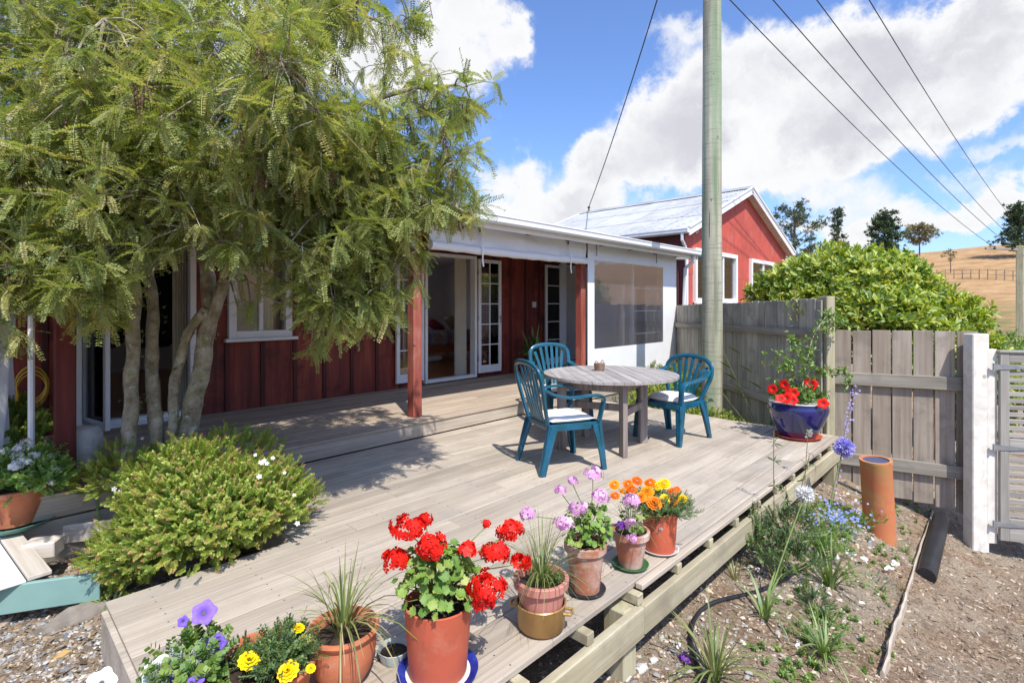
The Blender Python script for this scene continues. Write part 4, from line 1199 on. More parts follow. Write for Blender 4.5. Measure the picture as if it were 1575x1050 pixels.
def arcpts(pts, n=5):
    """smooth a control polyline (Catmull-Rom)"""
    P_ = [Vector(p) for p in pts]; P_ = [P_[0] * 2 - P_[1]] + P_ + [P_[-1] * 2 - P_[-2]]; o = []
    for i in range(1, len(P_) - 2):
        for k in range(n):
            t = k / n; a, b, c_, d = P_[i - 1:i + 3]
            o.append(.5 * ((2 * b) + (-a + c_) * t + (2 * a - 5 * b + 4 * c_ - d) * t * t + (-a + 3 * b - 3 * c_ + d) * t ** 3))
    o.append(P_[-2]); return o
def chair(label, loc, face, high=True):
    """resin garden armchair; local +y is where it faces"""
    t = thing('garden_chair', label, 'chair', loc, math.atan2(face[1], face[0]) - math.pi / 2, 'plastic garden chairs round the table')
    H = .93 if high else .865
    m = 'chair'
    s = MB()
    n = 10; vs = []
    for j_ in range(n + 1):
        for i in range(n + 1):
            x = (i / n - .5) * (.50 - .05 * (1 - j_ / n)); y = -.22 + .48 * j_ / n
            z = .415 - .018 * (1 - (2 * i / n - 1) ** 2) * (1 - .3 * abs(2 * j_ / n - 1)) - .03 * max(0, (j_ / n - .82) / .18) ** 2 - .01 * (1 - j_ / n)
            vs.append((x, y, z))
    m1 = (n + 1) ** 2
    vs += [(x, y, z - .012) for x, y, z in vs]
    fs = []
    for q in (0, m1):
        for j_ in range(n):
            for i in range(n):
                a = q + j_ * (n + 1) + i; fs.append((a, a + 1, a + n + 2, a + n + 1))
    s.add(vs, fs)
    bd = [(-.225, -.22), (.225, -.22), (.25, .26), (-.25, .26)]
    for i in range(4):
        a, b = bd[i], bd[(i + 1) % 4]
        s.sweep([(a[0], a[1], .385), (b[0], b[1], .385)], [.006] * 2, [.03] * 2, side=(-(b[1] - a[1]), b[0] - a[0], 0), n=8, p=.5)
    s.build('seat', m, t, True)
    for sx in (-1, 1):
        # front leg flows up into the arm support
        f = MB(); f.sweep(arcpts([(sx * .265, .285, 0), (sx * .258, .262, .20), (sx * .25, .235, .40)], 4), [.024, .026, .028, .031, .034, .038, .041, .044, .046][:9], [.016] * 9, side=(1, 0, 0), n=12, p=.45)
        f.sweep(arcpts([(sx * .285, .282, 0), (sx * .28, .25, .2), (sx * .268, .215, .40)], 4), [.012] * 9, [.022, .024, .027, .03, .033, .036, .04, .044, .046], side=(1, 0, 0), n=10, p=.45)
        f.build('leg', m, t, True)
        r_ = MB(); r_.sweep(arcpts([(sx * .25, -.315, 0), (sx * .238, -.265, .2), (sx * .225, -.21, .40)], 4), [.024, .026, .028, .03, .033, .036, .039, .042, .044], [.016] * 9, side=(1, 0, 0), n=12, p=.45)
        r_.sweep(arcpts([(sx * .268, -.30, 0), (sx * .256, -.25, .2), (sx * .24, -.19, .40)], 4), [.012] * 9, [.022, .024, .027, .03, .033, .036, .04, .044, .046], side=(1, 0, 0), n=10, p=.45)
        r_.build('leg', m, t, True)
        if high:
            ap = arcpts([(sx * .245, -.285, .72), (sx * .285, -.20, .675), (sx * .30, -.05, .645), (sx * .305, .12, .652), (sx * .30, .235, .645), (sx * .285, .272, .60), (sx * .272, .255, .50), (sx * .262, .235, .40)], 5)
        else:
            ap = arcpts([(sx * .262, -.275, .72), (sx * .30, -.16, .675), (sx * .305, -.02, .645), (sx * .30, .10, .635), (sx * .285, .20, .62), (sx * .272, .235, .56), (sx * .265, .235, .48), (sx * .258, .23, .40)], 5)
        L = len(ap); w = [.030 + .008 * math.sin(math.pi * min(1, i / L * 1.5)) for i in range(L)]
        a_ = MB(); a_.sweep(ap, w, [.011] * L, side=(1, 0, 0), n=12, p=.55); a_.build('armrest', m, t, True)
    if high:
        fp_ = [(-.205, -.225, .40), (-.235, -.27, .58), (-.262, -.305, .74), (-.245, -.335, .865), (-.15, -.352, H - .012), (0, -.358, H), (.15, -.352, H - .012), (.245, -.335, .865), (.262, -.305, .74), (.235, -.27, .58), (.205, -.225, .40)]
    else:
        fp_ = [(-.19, -.225, .40), (-.25, -.265, .56), (-.282, -.295, .67), (-.262, -.32, .775), (-.165, -.338, H - .025), (0, -.345, H), (.165, -.338, H - .025), (.262, -.32, .775), (.282, -.295, .67), (.25, -.265, .56), (.19, -.225, .40)]
    fpp = arcpts(fp_, 4)
    b = MB(); vs_ = []
    b.sweep(fpp, .024, .015, side=None, n=10, p=.7)
    b.build('back_frame', m, t, True)
    for k in range(6):
        q = (k - 2.5) / 2.5
        x0 = q * .11; x1 = q * (.19 if high else .215)
        zt = (H - .015 - .07 * abs(q) ** 2.5) if high else (H - .01 - .11 * abs(q) ** 2.2)
        sp_ = arcpts([(x0, -.21, .395), (x0 * 1.1, -.245, .50), ((x0 + x1) / 2, -.29, .68), (x1, -.345, zt)], 4)
        sl = MB(); sl.sweep(sp_, [.019] * len(sp_), [.005] * len(sp_), side=(1, 0, 0), n=8, p=.6); sl.build('back_slat', m, t, True)
    return t
def cushion(ch, label, dy=.02, w=.44, thick=.055, rnd_=False):
    mb = MB(); n = 14; vs = []; fs = []
    for sgn in (1, -1):
        for j_ in range(n + 1):
            for i in range(n + 1):
                a = i / n * 2 - 1; b = j_ / n * 2 - 1
                if rnd_: k = max(abs(a), abs(b)); rr = math.hypot(a, b); a2, b2 = (a * k / rr, b * k / rr) if rr > 0 else (0, 0); a_, b_ = .6 * a2 + .4 * a, .6 * b2 + .4 * b
                else: a_, b_ = a * (1 - .05 * b * b), b * (1 - .05 * a * a)
                e = (1 - a ** 6) * (1 - b ** 6)
                h = thick / 2 * (e ** .4) * (1 + .18 * mn.noise(Vector((a * 2.2, b * 2.2, 4 + sgn))))
                vs.append((a_ * w / 2, b_ * w / 2 + dy, sgn * h))
    m1 = (n + 1) ** 2
    for q in (0, m1):
        for j_ in range(n):
            for i in range(n):
                x = q + j_ * (n + 1) + i; f = (x, x + 1, x + n + 2, x + n + 1); fs.append(f if q == 0 else f[::-1])
    o = mb.add(vs, fs).build('seat_cushion', 'cushion', None, True)
    o.location = Vector(ch.location) + Vector((0, 0, .432)); o.rotation_euler = ch.rotation_euler
    tag(o, label, 'cushion', 'white cushions on the garden chairs')
def camdir(l, d): return (FX * d + FY * l, FY * d - FX * l)
c1 = P(862, 700, 4.68); c1.z = 0
ch1 = chair('blue-green high-backed plastic chair nearest the camera, on the left of the table', c1, camdir(.88, .36))
cushion(ch1, 'square white cushion on the nearest chair')
c2 = P(862, 600, 6.28); c2.z = 0
ch2 = chair('bright blue high-backed plastic chair behind the table, in front of the red verandah post', c2, camdir(.35, -.94))
cushion(ch2, 'white cushion mostly hidden behind the table edge, on the far chair')
c3 = P(1034, 660, 5.62); c3.z = 0
ch3 = chair('round-backed blue plastic chair on the right of the table, near the power pole', c3, camdir(-.78, -.62), False)
cushion(ch3, 'thick grey-white rounded cushion on the right-hand chair', 0.0, .46, .085, True)
# basket on the table
bk = thing('wicker_basket', 'small round wicker basket with two handles standing on the table', 'basket', (*P(922, 566, 5.62).xy, TT))
b = MB()
for k in range(7):
    z = .008 + .011 * k; r_ = .047 + .010 * k / 7
    b.sweep([(r_ * math.cos(a * math.pi / 10) + .003 * math.cos(a * math.pi) * (1 if k % 2 else -1), r_ * math.sin(a * math.pi / 10), z) for a in range(21)], .0062, n=5, cap=False)
b.disc((0, 0, .004), .046, 16); b.build('basket_body', 'wicker', bk, True)
for sx in (-1, 1):
    h = MB(); h.sweep([(sx * (.055 + .004 * math.sin(a)), .02 * math.cos(a), .078 + .028 * math.sin(a)) for a in [math.pi * i / 8 for i in range(9)]], .0045, n=6); h.build('basket_handle', 'wicker', bk, True)

# ------------------------------------------------------------------ leaf and flower templates
def frond_t(npair=13, droop=.25, seed=0):
    vs = []; fs = []; rr = random.Random(seed)
    def pt(s): return np.array([s, .04 * math.sin(s * 3 + seed) * s, -droop * s * s])
    for i in range(npair):
        s = .10 + .88 * i / (npair - 1); p = pt(s); L = (.155 - .06 * abs(s - .45) / .55) * rr.uniform(.85, 1.1); w = .036
        for sg in (-1, 1):
            fw = .035 + .02 * s; up = rr.uniform(.0, .045)
            o = len(vs); q = p + np.array([0, sg * .006, 0])
            vs += [q, q + [fw * .3 - w * .9, sg * L * .5, up], q + [fw, sg * L, up * 1.2], q + [fw * .5 + w * .9, sg * L * .5, up]]
            fs.append((o, o + 1, o + 2, o + 3))
    for i in range(3):
        a, b = pt(i / 3), pt((i + 1) / 3); o = len(vs); w = .007
        vs += [a + [0, -w, 0], b + [0, -w, 0], b + [0, w, 0], a + [0, w, 0]]; fs.append((o, o + 1, o + 2, o + 3))
    return np.array(vs), np.array(fs)
FR = [frond_t(13, .14, 1), frond_t(12, .30, 2), frond_t(14, .48, 3)]
LEAF = (np.array([(0, 0, 0), (.35, .14, .05), (.78, .17, .03), (1, 0, -.07), (.78, -.17, .03), (.35, -.14, .05)]), np.array([(0, 3, 2, 1), (0, 5, 4, 3)]))
NARROW = (np.array([(0, 0, 0), (.4, .085, .02), (.75, .065, 0), (1, 0, -.10), (.75, -.065, 0), (.4, -.085, .02)]), np.array([(0, 3, 2, 1), (0, 5, 4, 3)]))
def gleaf():
    n = 20; vs = [(.0, 0, 0), (.45, 0, -.10)]
    for k in range(n):
        a = math.pi * 2 * k / n + .2; r_ = .5 * (1 + .10 * math.cos(5 * a)) * (1 if k % 2 else .84)
        vs.append((.45 + r_ * math.cos(a), r_ * math.sin(a), (.09 if k % 2 else -.02) + .06 * math.sin(3 * a)))
    return np.array(vs), np.array([(1, 2 + k, 2 + (k + 1) % n) for k in range(n)])
GLEAF = gleaf()
def sprig_t(npair, ll, lw, spread=.8, seed=0):
    vs = []; fs = []; rr = random.Random(seed)
    for i in range(npair):
        s = .12 + .88 * i / npair
        for k in range(3):
            a = i * 1.9 + k * 2 * math.pi / 3 + rr.uniform(-.3, .3); L = ll * rr.uniform(.7, 1.15) * (1 - .35 * s)
            d = np.array([.75, math.cos(a) * spread, math.sin(a) * spread]); d /= np.linalg.norm(d)
            t_ = np.array([0, -math.sin(a), math.cos(a)])
            p = np.array([s, .03 * math.sin(s * 5 + seed), 0]); o = len(vs)
            vs += [p, p + d * L * .5 + t_ * lw, p + d * L, p + d * L * .5 - t_ * lw]; fs.append((o, o + 1, o + 2, o + 3))
    o = len(vs); w = .012
    vs += [np.array(q) for q in ((0, -w, 0), (1, -w * .4, 0), (1, w * .4, 0), (0, w, 0), (0, 0, -w), (1, 0, -w * .4), (1, 0, w * .4), (0, 0, w))]
    fs += [(o, o + 1, o + 2, o + 3), (o + 4, o + 5, o + 6, o + 7)]
    return np.array(vs), np.array(fs)
def unit(v): return v / np.maximum(np.linalg.norm(v, axis=-1, keepdims=True), 1e-9)
def rdir(n): return unit(rng.normal(size=(n, 3)))
CAMP = np.array([0, 0, EYE])
def proj(p):
    q = p - CAMP; d = q[:, 0] * FX + q[:, 1] * FY; l = q[:, 0] * FY - q[:, 1] * FX
    d = np.maximum(d, 1e-3)
    return 787.5 + 800 * l / d, 470 - 800 * q[:, 2] / d, d
def in_poly(x, y, poly):
    ins = np.zeros(len(x), bool); n = len(poly)
    for i in range(n):
        x1, y1 = poly[i]; x2, y2 = poly[(i + 1) % n]
        c_ = ((y1 > y) != (y2 > y)) & (x < (x2 - x1) * (y - y1) / (y2 - y1 + 1e-9) + x1)
        ins ^= c_
    return ins
def cone_dirs(ax, lo, hi):
    """random unit vectors at angle lo..hi from the axes"""
    n = len(ax); th = rng.uniform(lo, hi, n); r_ = rdir(n); pr = unit(r_ - ax * (r_ * ax).sum(1, keepdims=True))
    return unit(ax * np.cos(th)[:, None] + pr * np.sin(th)[:, None])

# ------------------------------------------------------------------ the tree in the bed
TB = PZ(245, 740, .12); TB = Vector((TB.x, TB.y, -.38))
tree = thing('kowhai_tree', 'large feathery many-stemmed tree with fern-like hanging leaves and lichened trunks, rising from the shrub', 'tree', TB)
def pd(*a): return [P(*q) for q in a]
paths = [
    (pd((206, 800, 3.72), (201, 740, 3.74), (200, 640, 3.75), (205, 540, 3.75), (207, 450, 3.75), (196, 330, 3.8), (180, 200, 3.8), (150, 60, 3.85), (130, -120, 3.9)), .068, .030),
    (pd((246, 790, 3.9), (242, 720, 3.9), (238, 640, 3.9), (232, 560, 3.9), (238, 480, 3.9), (224, 400, 3.95), (216, 320, 4.0), (240, 180, 4.1), (260, 0, 4.2)), .072, .025),
    (pd((258, 720, 3.9), (266, 640, 3.92), (272, 570, 3.93), (288, 515, 3.94), (316, 474, 3.95)), .045, .04),
    (pd((262, 780, 4.0), (276, 705, 4.0), (292, 640, 4.0), (308, 580, 4.0), (318, 520, 4.0), (322, 470, 4.0), (314, 380, 4.0), (302, 280, 3.95), (310, 150, 3.9), (330, 10, 3.9), (360, -160, 3.9)), .098, .035),
    (pd((320, 500, 4.0), (340, 445, 3.95), (350, 400, 3.9), (372, 310, 3.8), (430, 210, 3.65), (520, 175, 3.6), (620, 140, 3.65), (700, 130, 3.75)), .06, .012),
    (pd((350, 400, 3.9), (420, 335, 3.75), (500, 320, 3.6), (580, 350, 3.5), (640, 385, 3.55)), .035, .008),
    (pd((314, 380, 4.0), (400, 270, 3.6), (500, 240, 3.35), (610, 270, 3.4), (720, 330, 3.6)), .04, .008),
    (pd((302, 280, 3.95), (330, 200, 3.4), (390, 130, 2.9), (440, 100, 2.6)), .035, .01),
    (pd((196, 330, 3.8), (140, 260, 3.5), (60, 240, 3.2), (-40, 240, 3.0)), .03, .01),
    (pd((180, 200, 3.8), (130, 130, 3.4), (60, 40, 3.0), (0, -40, 2.8)), .03, .01),
    (pd((310, 150, 3.9), (230, 80, 3.3), (160, 30, 2.9)), .03, .01),
    (pd((360, -160, 3.9), (450, -160, 3.9), (560, -100, 3.9), (650, -30, 3.95)), .03, .008),
    (pd((330, 10, 3.9), (420, -30, 3.7), (520, 10, 3.6), (600, 40, 3.6)), .03, .008),
    (pd((207, 450, 3.75), (150, 420, 3.5), (90, 420, 3.3), (30, 440, 3.2)), .022, .008),
    (pd((224, 400, 3.95), (250, 350, 3.6), (290, 340, 3.3)), .02, .008),
]
nodes = []
for i, (pts, r0, r1) in enumerate(paths):
    pp_ = arcpts(pts, 6); L = len(pp_)
    r0, r1 = r0 * .8, r1 * .85
    rr_ = [r0 + (r1 - r0) * (k / (L - 1)) + .003 * math.sin(k * 1.7 + i) for k in range(L)]
    if i in (0, 1, 3): rr_[0] *= 1.3; rr_[1] *= 1.15
    pp2 = [p - TB + Vector((mn.noise(p * 4), mn.noise(p * 4 + Vector((5, 5, 5))), 0)) * .02 for p in pp_]
    MB().sweep(pp2, rr_, n=14 if r0 > .05 else 8).build('trunk' if i in (0, 1, 2, 3) else 'limb', 'bark', tree, True)
    for k, p in enumerate(pp_):
        if p.z > 1.35: nodes.append((np.array(p), rr_[k]))
# lichen tufts on the stems
lt = []
for i in (0, 1, 2, 3):
    pp_ = arcpts(paths[i][0], 6)
    for _ in range(90):
        k = rnd.randrange(2, min(30, len(pp_))); a = rnd.uniform(0, 6.28); r_ = paths[i][1] * .79
        p = pp_[k].lerp(pp_[max(0, k - 1)], rnd.random())
        lt.append((p.x + r_ * math.cos(a), p.y + r_ * math.sin(a), p.z))
lt = np.array(lt); n = len(lt)
LT = sprig_t(5, .5, .09, 1.6, 3)
rx = unit(lt - lt.mean(0)) * .5 + rdir(n)
o = link('lichen', npmesh('lichen', *LT, frames(unit(rx), rdir(n), rng.uniform(.014, .034, n), lt - np.array(TB)), rng.random(n), 'lichen'), tree); stuff(o)

CROWN = [(-500, -700), (740, -700), (700, 0), (650, 45), (615, 80), (680, 95), (728, 120), (738, 195), (690, 215), (735, 255), (730, 320), (745, 350), (690, 345), (640, 350), (625, 395), (590, 455), (555, 500), (470, 500), (435, 445), (398, 440), (385, 480), (362, 480), (345, 400), (300, 365), (262, 395), (235, 430), (200, 460), (60, 470), (-350, 490)]
BLOBS = [(50, 30, 3.3, .8, .5, 16), (120, 200, 3.0, .6, .4, 14), (30, 180, 3.3, .9, .8, 26), (190, 90, 3.5, .85, .7, 30), (330, 60, 3.6, .8, .65, 26), (130, 320, 3.1, .75, .42, 40), (60, 420, 3.0, .55, .32, 30), (190, 440, 3.05, .34, .2, 14), (250, 330, 3.2, .4, .25, 10),
         (350, 150, 3.1, .65, .5, 24), (440, 150, 2.75, .38, .42, 12), (300, 300, 3.4, .55, .42, 14), (430, 310, 3.3, .6, .42, 28), (520, 400, 3.45, .55, .42, 34), (600, 370, 3.5, .38, .4, 16),
         (510, 250, 3.4, .55, .35, 18), (600, 270, 3.5, .5, .38, 16), (680, 300, 3.65, .42, .42, 11), (700, 170, 3.75, .33, .26, 8), (560, 190, 3.6, .45, .22, 9), (380, 500, 3.4, .17, .14, 4),
         (540, 20, 3.7, .55, .3, 10), (640, 0, 3.9, .3, .3, 5), (420, -60, 3.9, .8, .5, 11), (480, 490, 3.45, .35, .2, 16), (200, -120, 3.9, 1.0, .6, 12), (720, 350, 3.75, .22, .32, 6), (-120, 100, 3.4, .9, .9, 12),
         (400, 420, 3.6, .35, .3, 7), (560, 460, 3.5, .3, .2, 13)]
cl_ = []
for bx_, by_, bd_, br_, bz_, bn_ in BLOBS:
    c_ = np.array(P(bx_, by_, bd_)); got = 0; tries = 0
    bn_ = max(3, int(bn_ * (1.12 if bx_ < 300 else .95)))
    while got < bn_ and tries < 400:
        tries += 1
        q = rdir(1)[0] * rng.random() ** .45; p = c_ + q * [br_, br_, bz_]
        x, y, d = proj(p[None])
        if d[0] < 1.9 or not in_poly(x, y, CROWN)[0]: continue
        if ((x[0] - 525) / 48) ** 2 + ((y[0] - 105) / 62) ** 2 < 1: continue
        cl_.append(p); got += 1
cl_ = np.array(cl_)
NP = np.array([q[0] for q in nodes])
brp = MB(); tips = []; axes = []
for p in cl_:
    dd = ((NP - p) ** 2 * [1, 1, 1]).sum(1) + .35 * np.maximum(0, NP[:, 2] - p[2] - .1) ** 2
    a = Vector(NP[dd.argmin()]); b_ = Vector(p); L = (b_ - a).length
    mid = a.lerp(b_, .5) + Vector((0, 0, .14 * L)) + Vector(rng.normal(size=3) * .04 * L)
    path = arcpts([a - Vector(TB), mid - Vector(TB), b_ - Vector(TB)], 4)
    brp.sweep(path, [.004 + .010 * min(1.2, L) * (1 - k / 8) for k in range(9)][:len(path)], n=5, cap=False)
    outw = unit(np.array(b_ - a) + 1e-6)
    nt_ = rng.integers(6, 10)
    for k in range(nt_):
        e = b_ + Vector(rng.normal(size=3) * [.13, .13, .10]) + Vector((0, 0, -.02))
        ex_, ey_, ed_ = proj(np.array(e)[None]); ex_, ey_ = ex_[0], ey_[0]
        if (205 < ex_ < 345 and 395 < ey_ < 600) or (345 < ex_ < 450 and 395 < ey_ < 600 and rnd.random() < .72): continue
        if not in_poly(np.array([ex_]), np.array([ey_ + 12]), CROWN)[0] and rnd.random() < .75: continue
        ax = unit(outw * .7 + np.array((e - b_) / max(.01, (e - b_).length)) * .8 + np.array([0, 0, rng.uniform(-.5, .35)]))
        st_ = b_.lerp(a, rng.uniform(0, .25))
        brp.sweep([st_ - Vector(TB), (st_.lerp(e, .6) + Vector((0, 0, .02))) - Vector(TB), e - Vector(TB)], [.0035, .0028, .002], n=4, cap=False)
        tips.append(np.array(e)); axes.append(ax)
o = brp.build('branches', 'bark', tree, True); stuff(o)
tips = np.array(tips); axes = np.array(axes)
NF = rng.integers(7, 11, len(tips))
pos = np.repeat(tips, NF, 0); ax = np.repeat(axes, NF, 0)
fd = cone_dirs(ax, .45, 1.45); fd[:, 2] -= .16; fd = unit(fd)
pos = pos - ax * rng.uniform(0, .07, len(pos))[:, None]
sc = np.repeat(rng.uniform(.105, .175, len(tips)), NF) * rng.uniform(.8, 1.15, len(pos))
base_v = np.repeat(rng.uniform(.05, .85, len(tips)), NF)
var = np.clip(base_v + rng.normal(0, .10, len(pos)), 0, .97)
up = np.tile([0, 0, 1.0], (len(pos), 1)) + rng.normal(0, .35, (len(pos), 3))
FMm = frames(fd, up, sc, pos - np.array(TB))
ex_, ey_, _ = proj(pos + fd * sc[:, None])
okf = ~((((ex_ > 215) & (ex_ < 338) & (ey_ > 425)) | (ey_ > 545 + 30 * np.sin(ex_ * .03)) | ((ex_ > 215) & (ex_ < 450) & (ey_ > 510))) & (rng.random(len(pos)) < .85))
pos, fd, sc, var, FMm = pos[okf], fd[okf], sc[okf], var[okf], FMm[okf]
xx, yy, dd = proj(pos)
vis = (xx > -10) & (xx < 1575) & (yy > -10) & (yy < 1050)
size = np.where(vis, sc / dd, 0)
order = np.argsort(-size)[:300]
sel = np.zeros(len(pos), bool); sel[order] = True
kind = rng.integers(0, 3, len(pos))
allv = []; 
for k in range(3):
    vv = np.full(len(FR[k][0]), .33)
    me = rawmesh('frond', FR[k][0], FR[k][1], vv, 'kowhai_leaf')
    to_objs('frond', me, FMm[sel & (kind == k)], tree)
vs_, fs_, va_ = [], [], []; off = 0
for k in range(3):
    m_ = ~sel & (kind == k); tv, tf = FR[k]; A = FMm[m_]; n = len(A)
    v_ = (np.einsum('nij,vj->nvi', A[:, :, :3], tv) + A[:, None, :, 3]).reshape(-1, 3)
    f_ = (tf[None] + (np.arange(n) * len(tv))[:, None, None]).reshape(-1, 4) + off
    off += len(v_); vs_.append(v_); fs_.append(f_); va_.append(np.repeat(var[m_], len(tv)))
o = link('crown', rawmesh('crown', np.concatenate(vs_), np.concatenate(fs_), np.concatenate(va_), 'kowhai_leaf'), tree); stuff(o)
# seed pods hanging in bunches
pod = MB()
for k in range(5): pod.cbox((0, 0, -.1 - k * .19), (.07, .05, .16), .03)
pv = np.array(pod.v); pf_ = [f for f in pod.f if len(f) == 4]; pf_ = np.array(pf_)
idx = rng.choice(len(tips), 170, replace=False); PB = np.repeat(tips[idx], 8, 0) + rng.normal(size=(170 * 8, 3)) * [.025, .025, .03]
n = len(PB)
xd = unit(np.tile([1.0, 0, 0], (n, 1)) + rng.normal(0, .5, (n, 3)) * [1, 1, .25])
o = link('seed_pods', npmesh('seed_pods', pv, pf_, frames(xd, np.tile([0, 0, 1.0], (n, 1)) + rng.normal(0, .12, (n, 3)), rng.uniform(.08, .14, n), PB - np.array(TB)), rng.random(n), 'kowhai_pod'), tree); stuff(o)

# ------------------------------------------------------------------ generic plants
def mass(name, par, rel, tmpl, mats, var, mat, kind='stuff', smoothf=False):
    mm = mats.copy(); mm[:, :, 3] -= np.array(rel)
    o = link(name, npmesh(name, *tmpl, mm, var, mat, smoothf), par)
    if kind: o['kind'] = kind
    return o
SPR = [sprig_t(8, .27, .075, 1.25, s) for s in range(3)]
def sprig_bush(par, rel, ells, n, slen, mat, name='foliage', up=.5, tipmat=None, tipfrac=.5, tmpl=None, inner=.35, keep=None, parts=0, partname='sprig'):
    ps = []; ds = []
    tot_ = sum(e[6] if len(e) > 6 else 1 for e in ells)
    for e in ells:
        k = int(n * (e[6] if len(e) > 6 else 1) / tot_); q = rdir(k); q[:, 2] = np.where(rng.random(k) < .75, np.abs(q[:, 2]), q[:, 2] * .5)
        r_ = rng.uniform(inner, 1.0, k) ** .6
        p = np.array(e[:3]) + q * r_[:, None] * np.array(e[3:6])
        p = p + q * np.array([.22 * mn.noise(Vector(v_ * 2.1) + Vector(e[:3])) for v_ in q])[:, None] * np.array(e[3:6])
        ps.append(p); ds.append(unit(q * np.array([1, 1, 1]) + np.array([0, 0, up]) + rng.normal(0, .35, (k, 3))))
    ps = np.concatenate(ps); ds = np.concatenate(ds)
    if keep is not None:
        x, y, d = proj(ps); m_ = keep(x, y, ps); ps, ds = ps[m_], ds[m_]
    k = len(ps); s = rng.uniform(.7, 1.2, k) * slen
    F_ = frames(ds, rdir(k), s, ps)
    vr = np.clip(rng.uniform(.1, .9, k), 0, .97)
    x, y, d = proj(ps)
    t_ = tmpl or SPR[0]
    if parts:
        o_ = np.argsort(d)[:parts]; sl = np.zeros(k, bool); sl[o_] = True
        F2 = F_[sl].copy(); me = rawmesh(partname, *t_, np.full(len(t_[0]), .4), mat)
        to_objs(partname, me, F2, par, rel)
        mass(name, par, rel, t_, F_[~sl], vr[~sl], mat)
    else: mass(name, par, rel, t_, F_, vr, mat)
    if tipmat:
        m_ = rng.random(k) < tipfrac; e = ps[m_] + ds[m_] * (s[m_] * .93)[:, None]
        mass('shoot_tips', par, rel, sprig_t(4, .55, .12, 1.2, 5), frames(ds[m_], rdir(m_.sum()), s[m_] * .24, e), rng.random(m_.sum()), tipmat)
    return ps, ds, s
def small_flowers(par, rel, pts, mat, r_=.012, name='small_flowers', k=5):
    vs = [(0, 0, 0)]; fs = []
    for i in range(k):
        a = 2 * math.pi * i / k; b = .5
        o = len(vs)
        vs += [(.0, 0, .02), (.75 * math.cos(a - b), .75 * math.sin(a - b), .15), (1 * math.cos(a), 1 * math.sin(a), .2), (.75 * math.cos(a + b), .75 * math.sin(a + b), .15)]
        fs.append((o, o + 1, o + 2, o + 3))
    n = len(pts); c_ = np.array(pts)
    z = unit(CAMP - c_ + rdir(n) * 1.0 + np.array([0, 0, 1.2])); xd = unit(np.cross(z, rdir(n)))
    return mass(name, par, rel, (np.array(vs), np.array(fs)), frames(xd, z, rng.uniform(.8, 1.2, n) * r_, c_), rng.random(n), mat)

# clipped looking shrub round the trunks
shc = P(320, 800, 3.1)
shrub = thing('flowering_shrub', 'dense fine-leaved shrub with bronze tips and tiny white flowers below the tree', 'shrub', (shc.x, shc.y, -.3))
E = []
for px_, py_, d_, rr_, rz_, w_ in ((315, 805, 3.08, .42, .31, 9), (395, 782, 3.25, .34, .28, 5), (225, 845, 3.08, .27, .20, 3), (285, 752, 3.25, .33, .26, 4), (195, 735, 3.65, .30, .22, 1.6), (190, 890, 3.0, .12, .10, .8), (355, 700, 3.8, .35, .16, 1.2)):
    c_ = P(px_, py_, d_); E.append((c_.x, c_.y, c_.z, rr_, rr_, rz_, w_))
ps, ds, s_ = sprig_bush(shrub, shrub.location, E, 5200, .085, 'shrub_leaf', up=.35, tipmat='shrub_tip', tipfrac=.34, parts=200, inner=.3)
fl = [P(px_ + rnd.uniform(-4, 4), py_ + rnd.uniform(-4, 4), d_) for px_, py_, d_ in ((172, 752, 3.2), (182, 755, 3.2), (268, 680, 3.6), (274, 676, 3.6), (400, 713, 3.1), (407, 708, 3.1), (412, 712, 3.1), (403, 716, 3.1), (395, 698, 3.2), (440, 730, 3.1), (450, 762, 3.0), (395, 732, 2.95), (165, 707, 3.7), (140, 717, 3.7), (217, 672, 3.8), (218, 748, 3.2), (186, 665, 3.8), (422, 708, 3.1), (460, 805, 3.0), (225, 690, 3.8))]
small_flowers(shrub, shrub.location, fl, 'white_petal', .014)
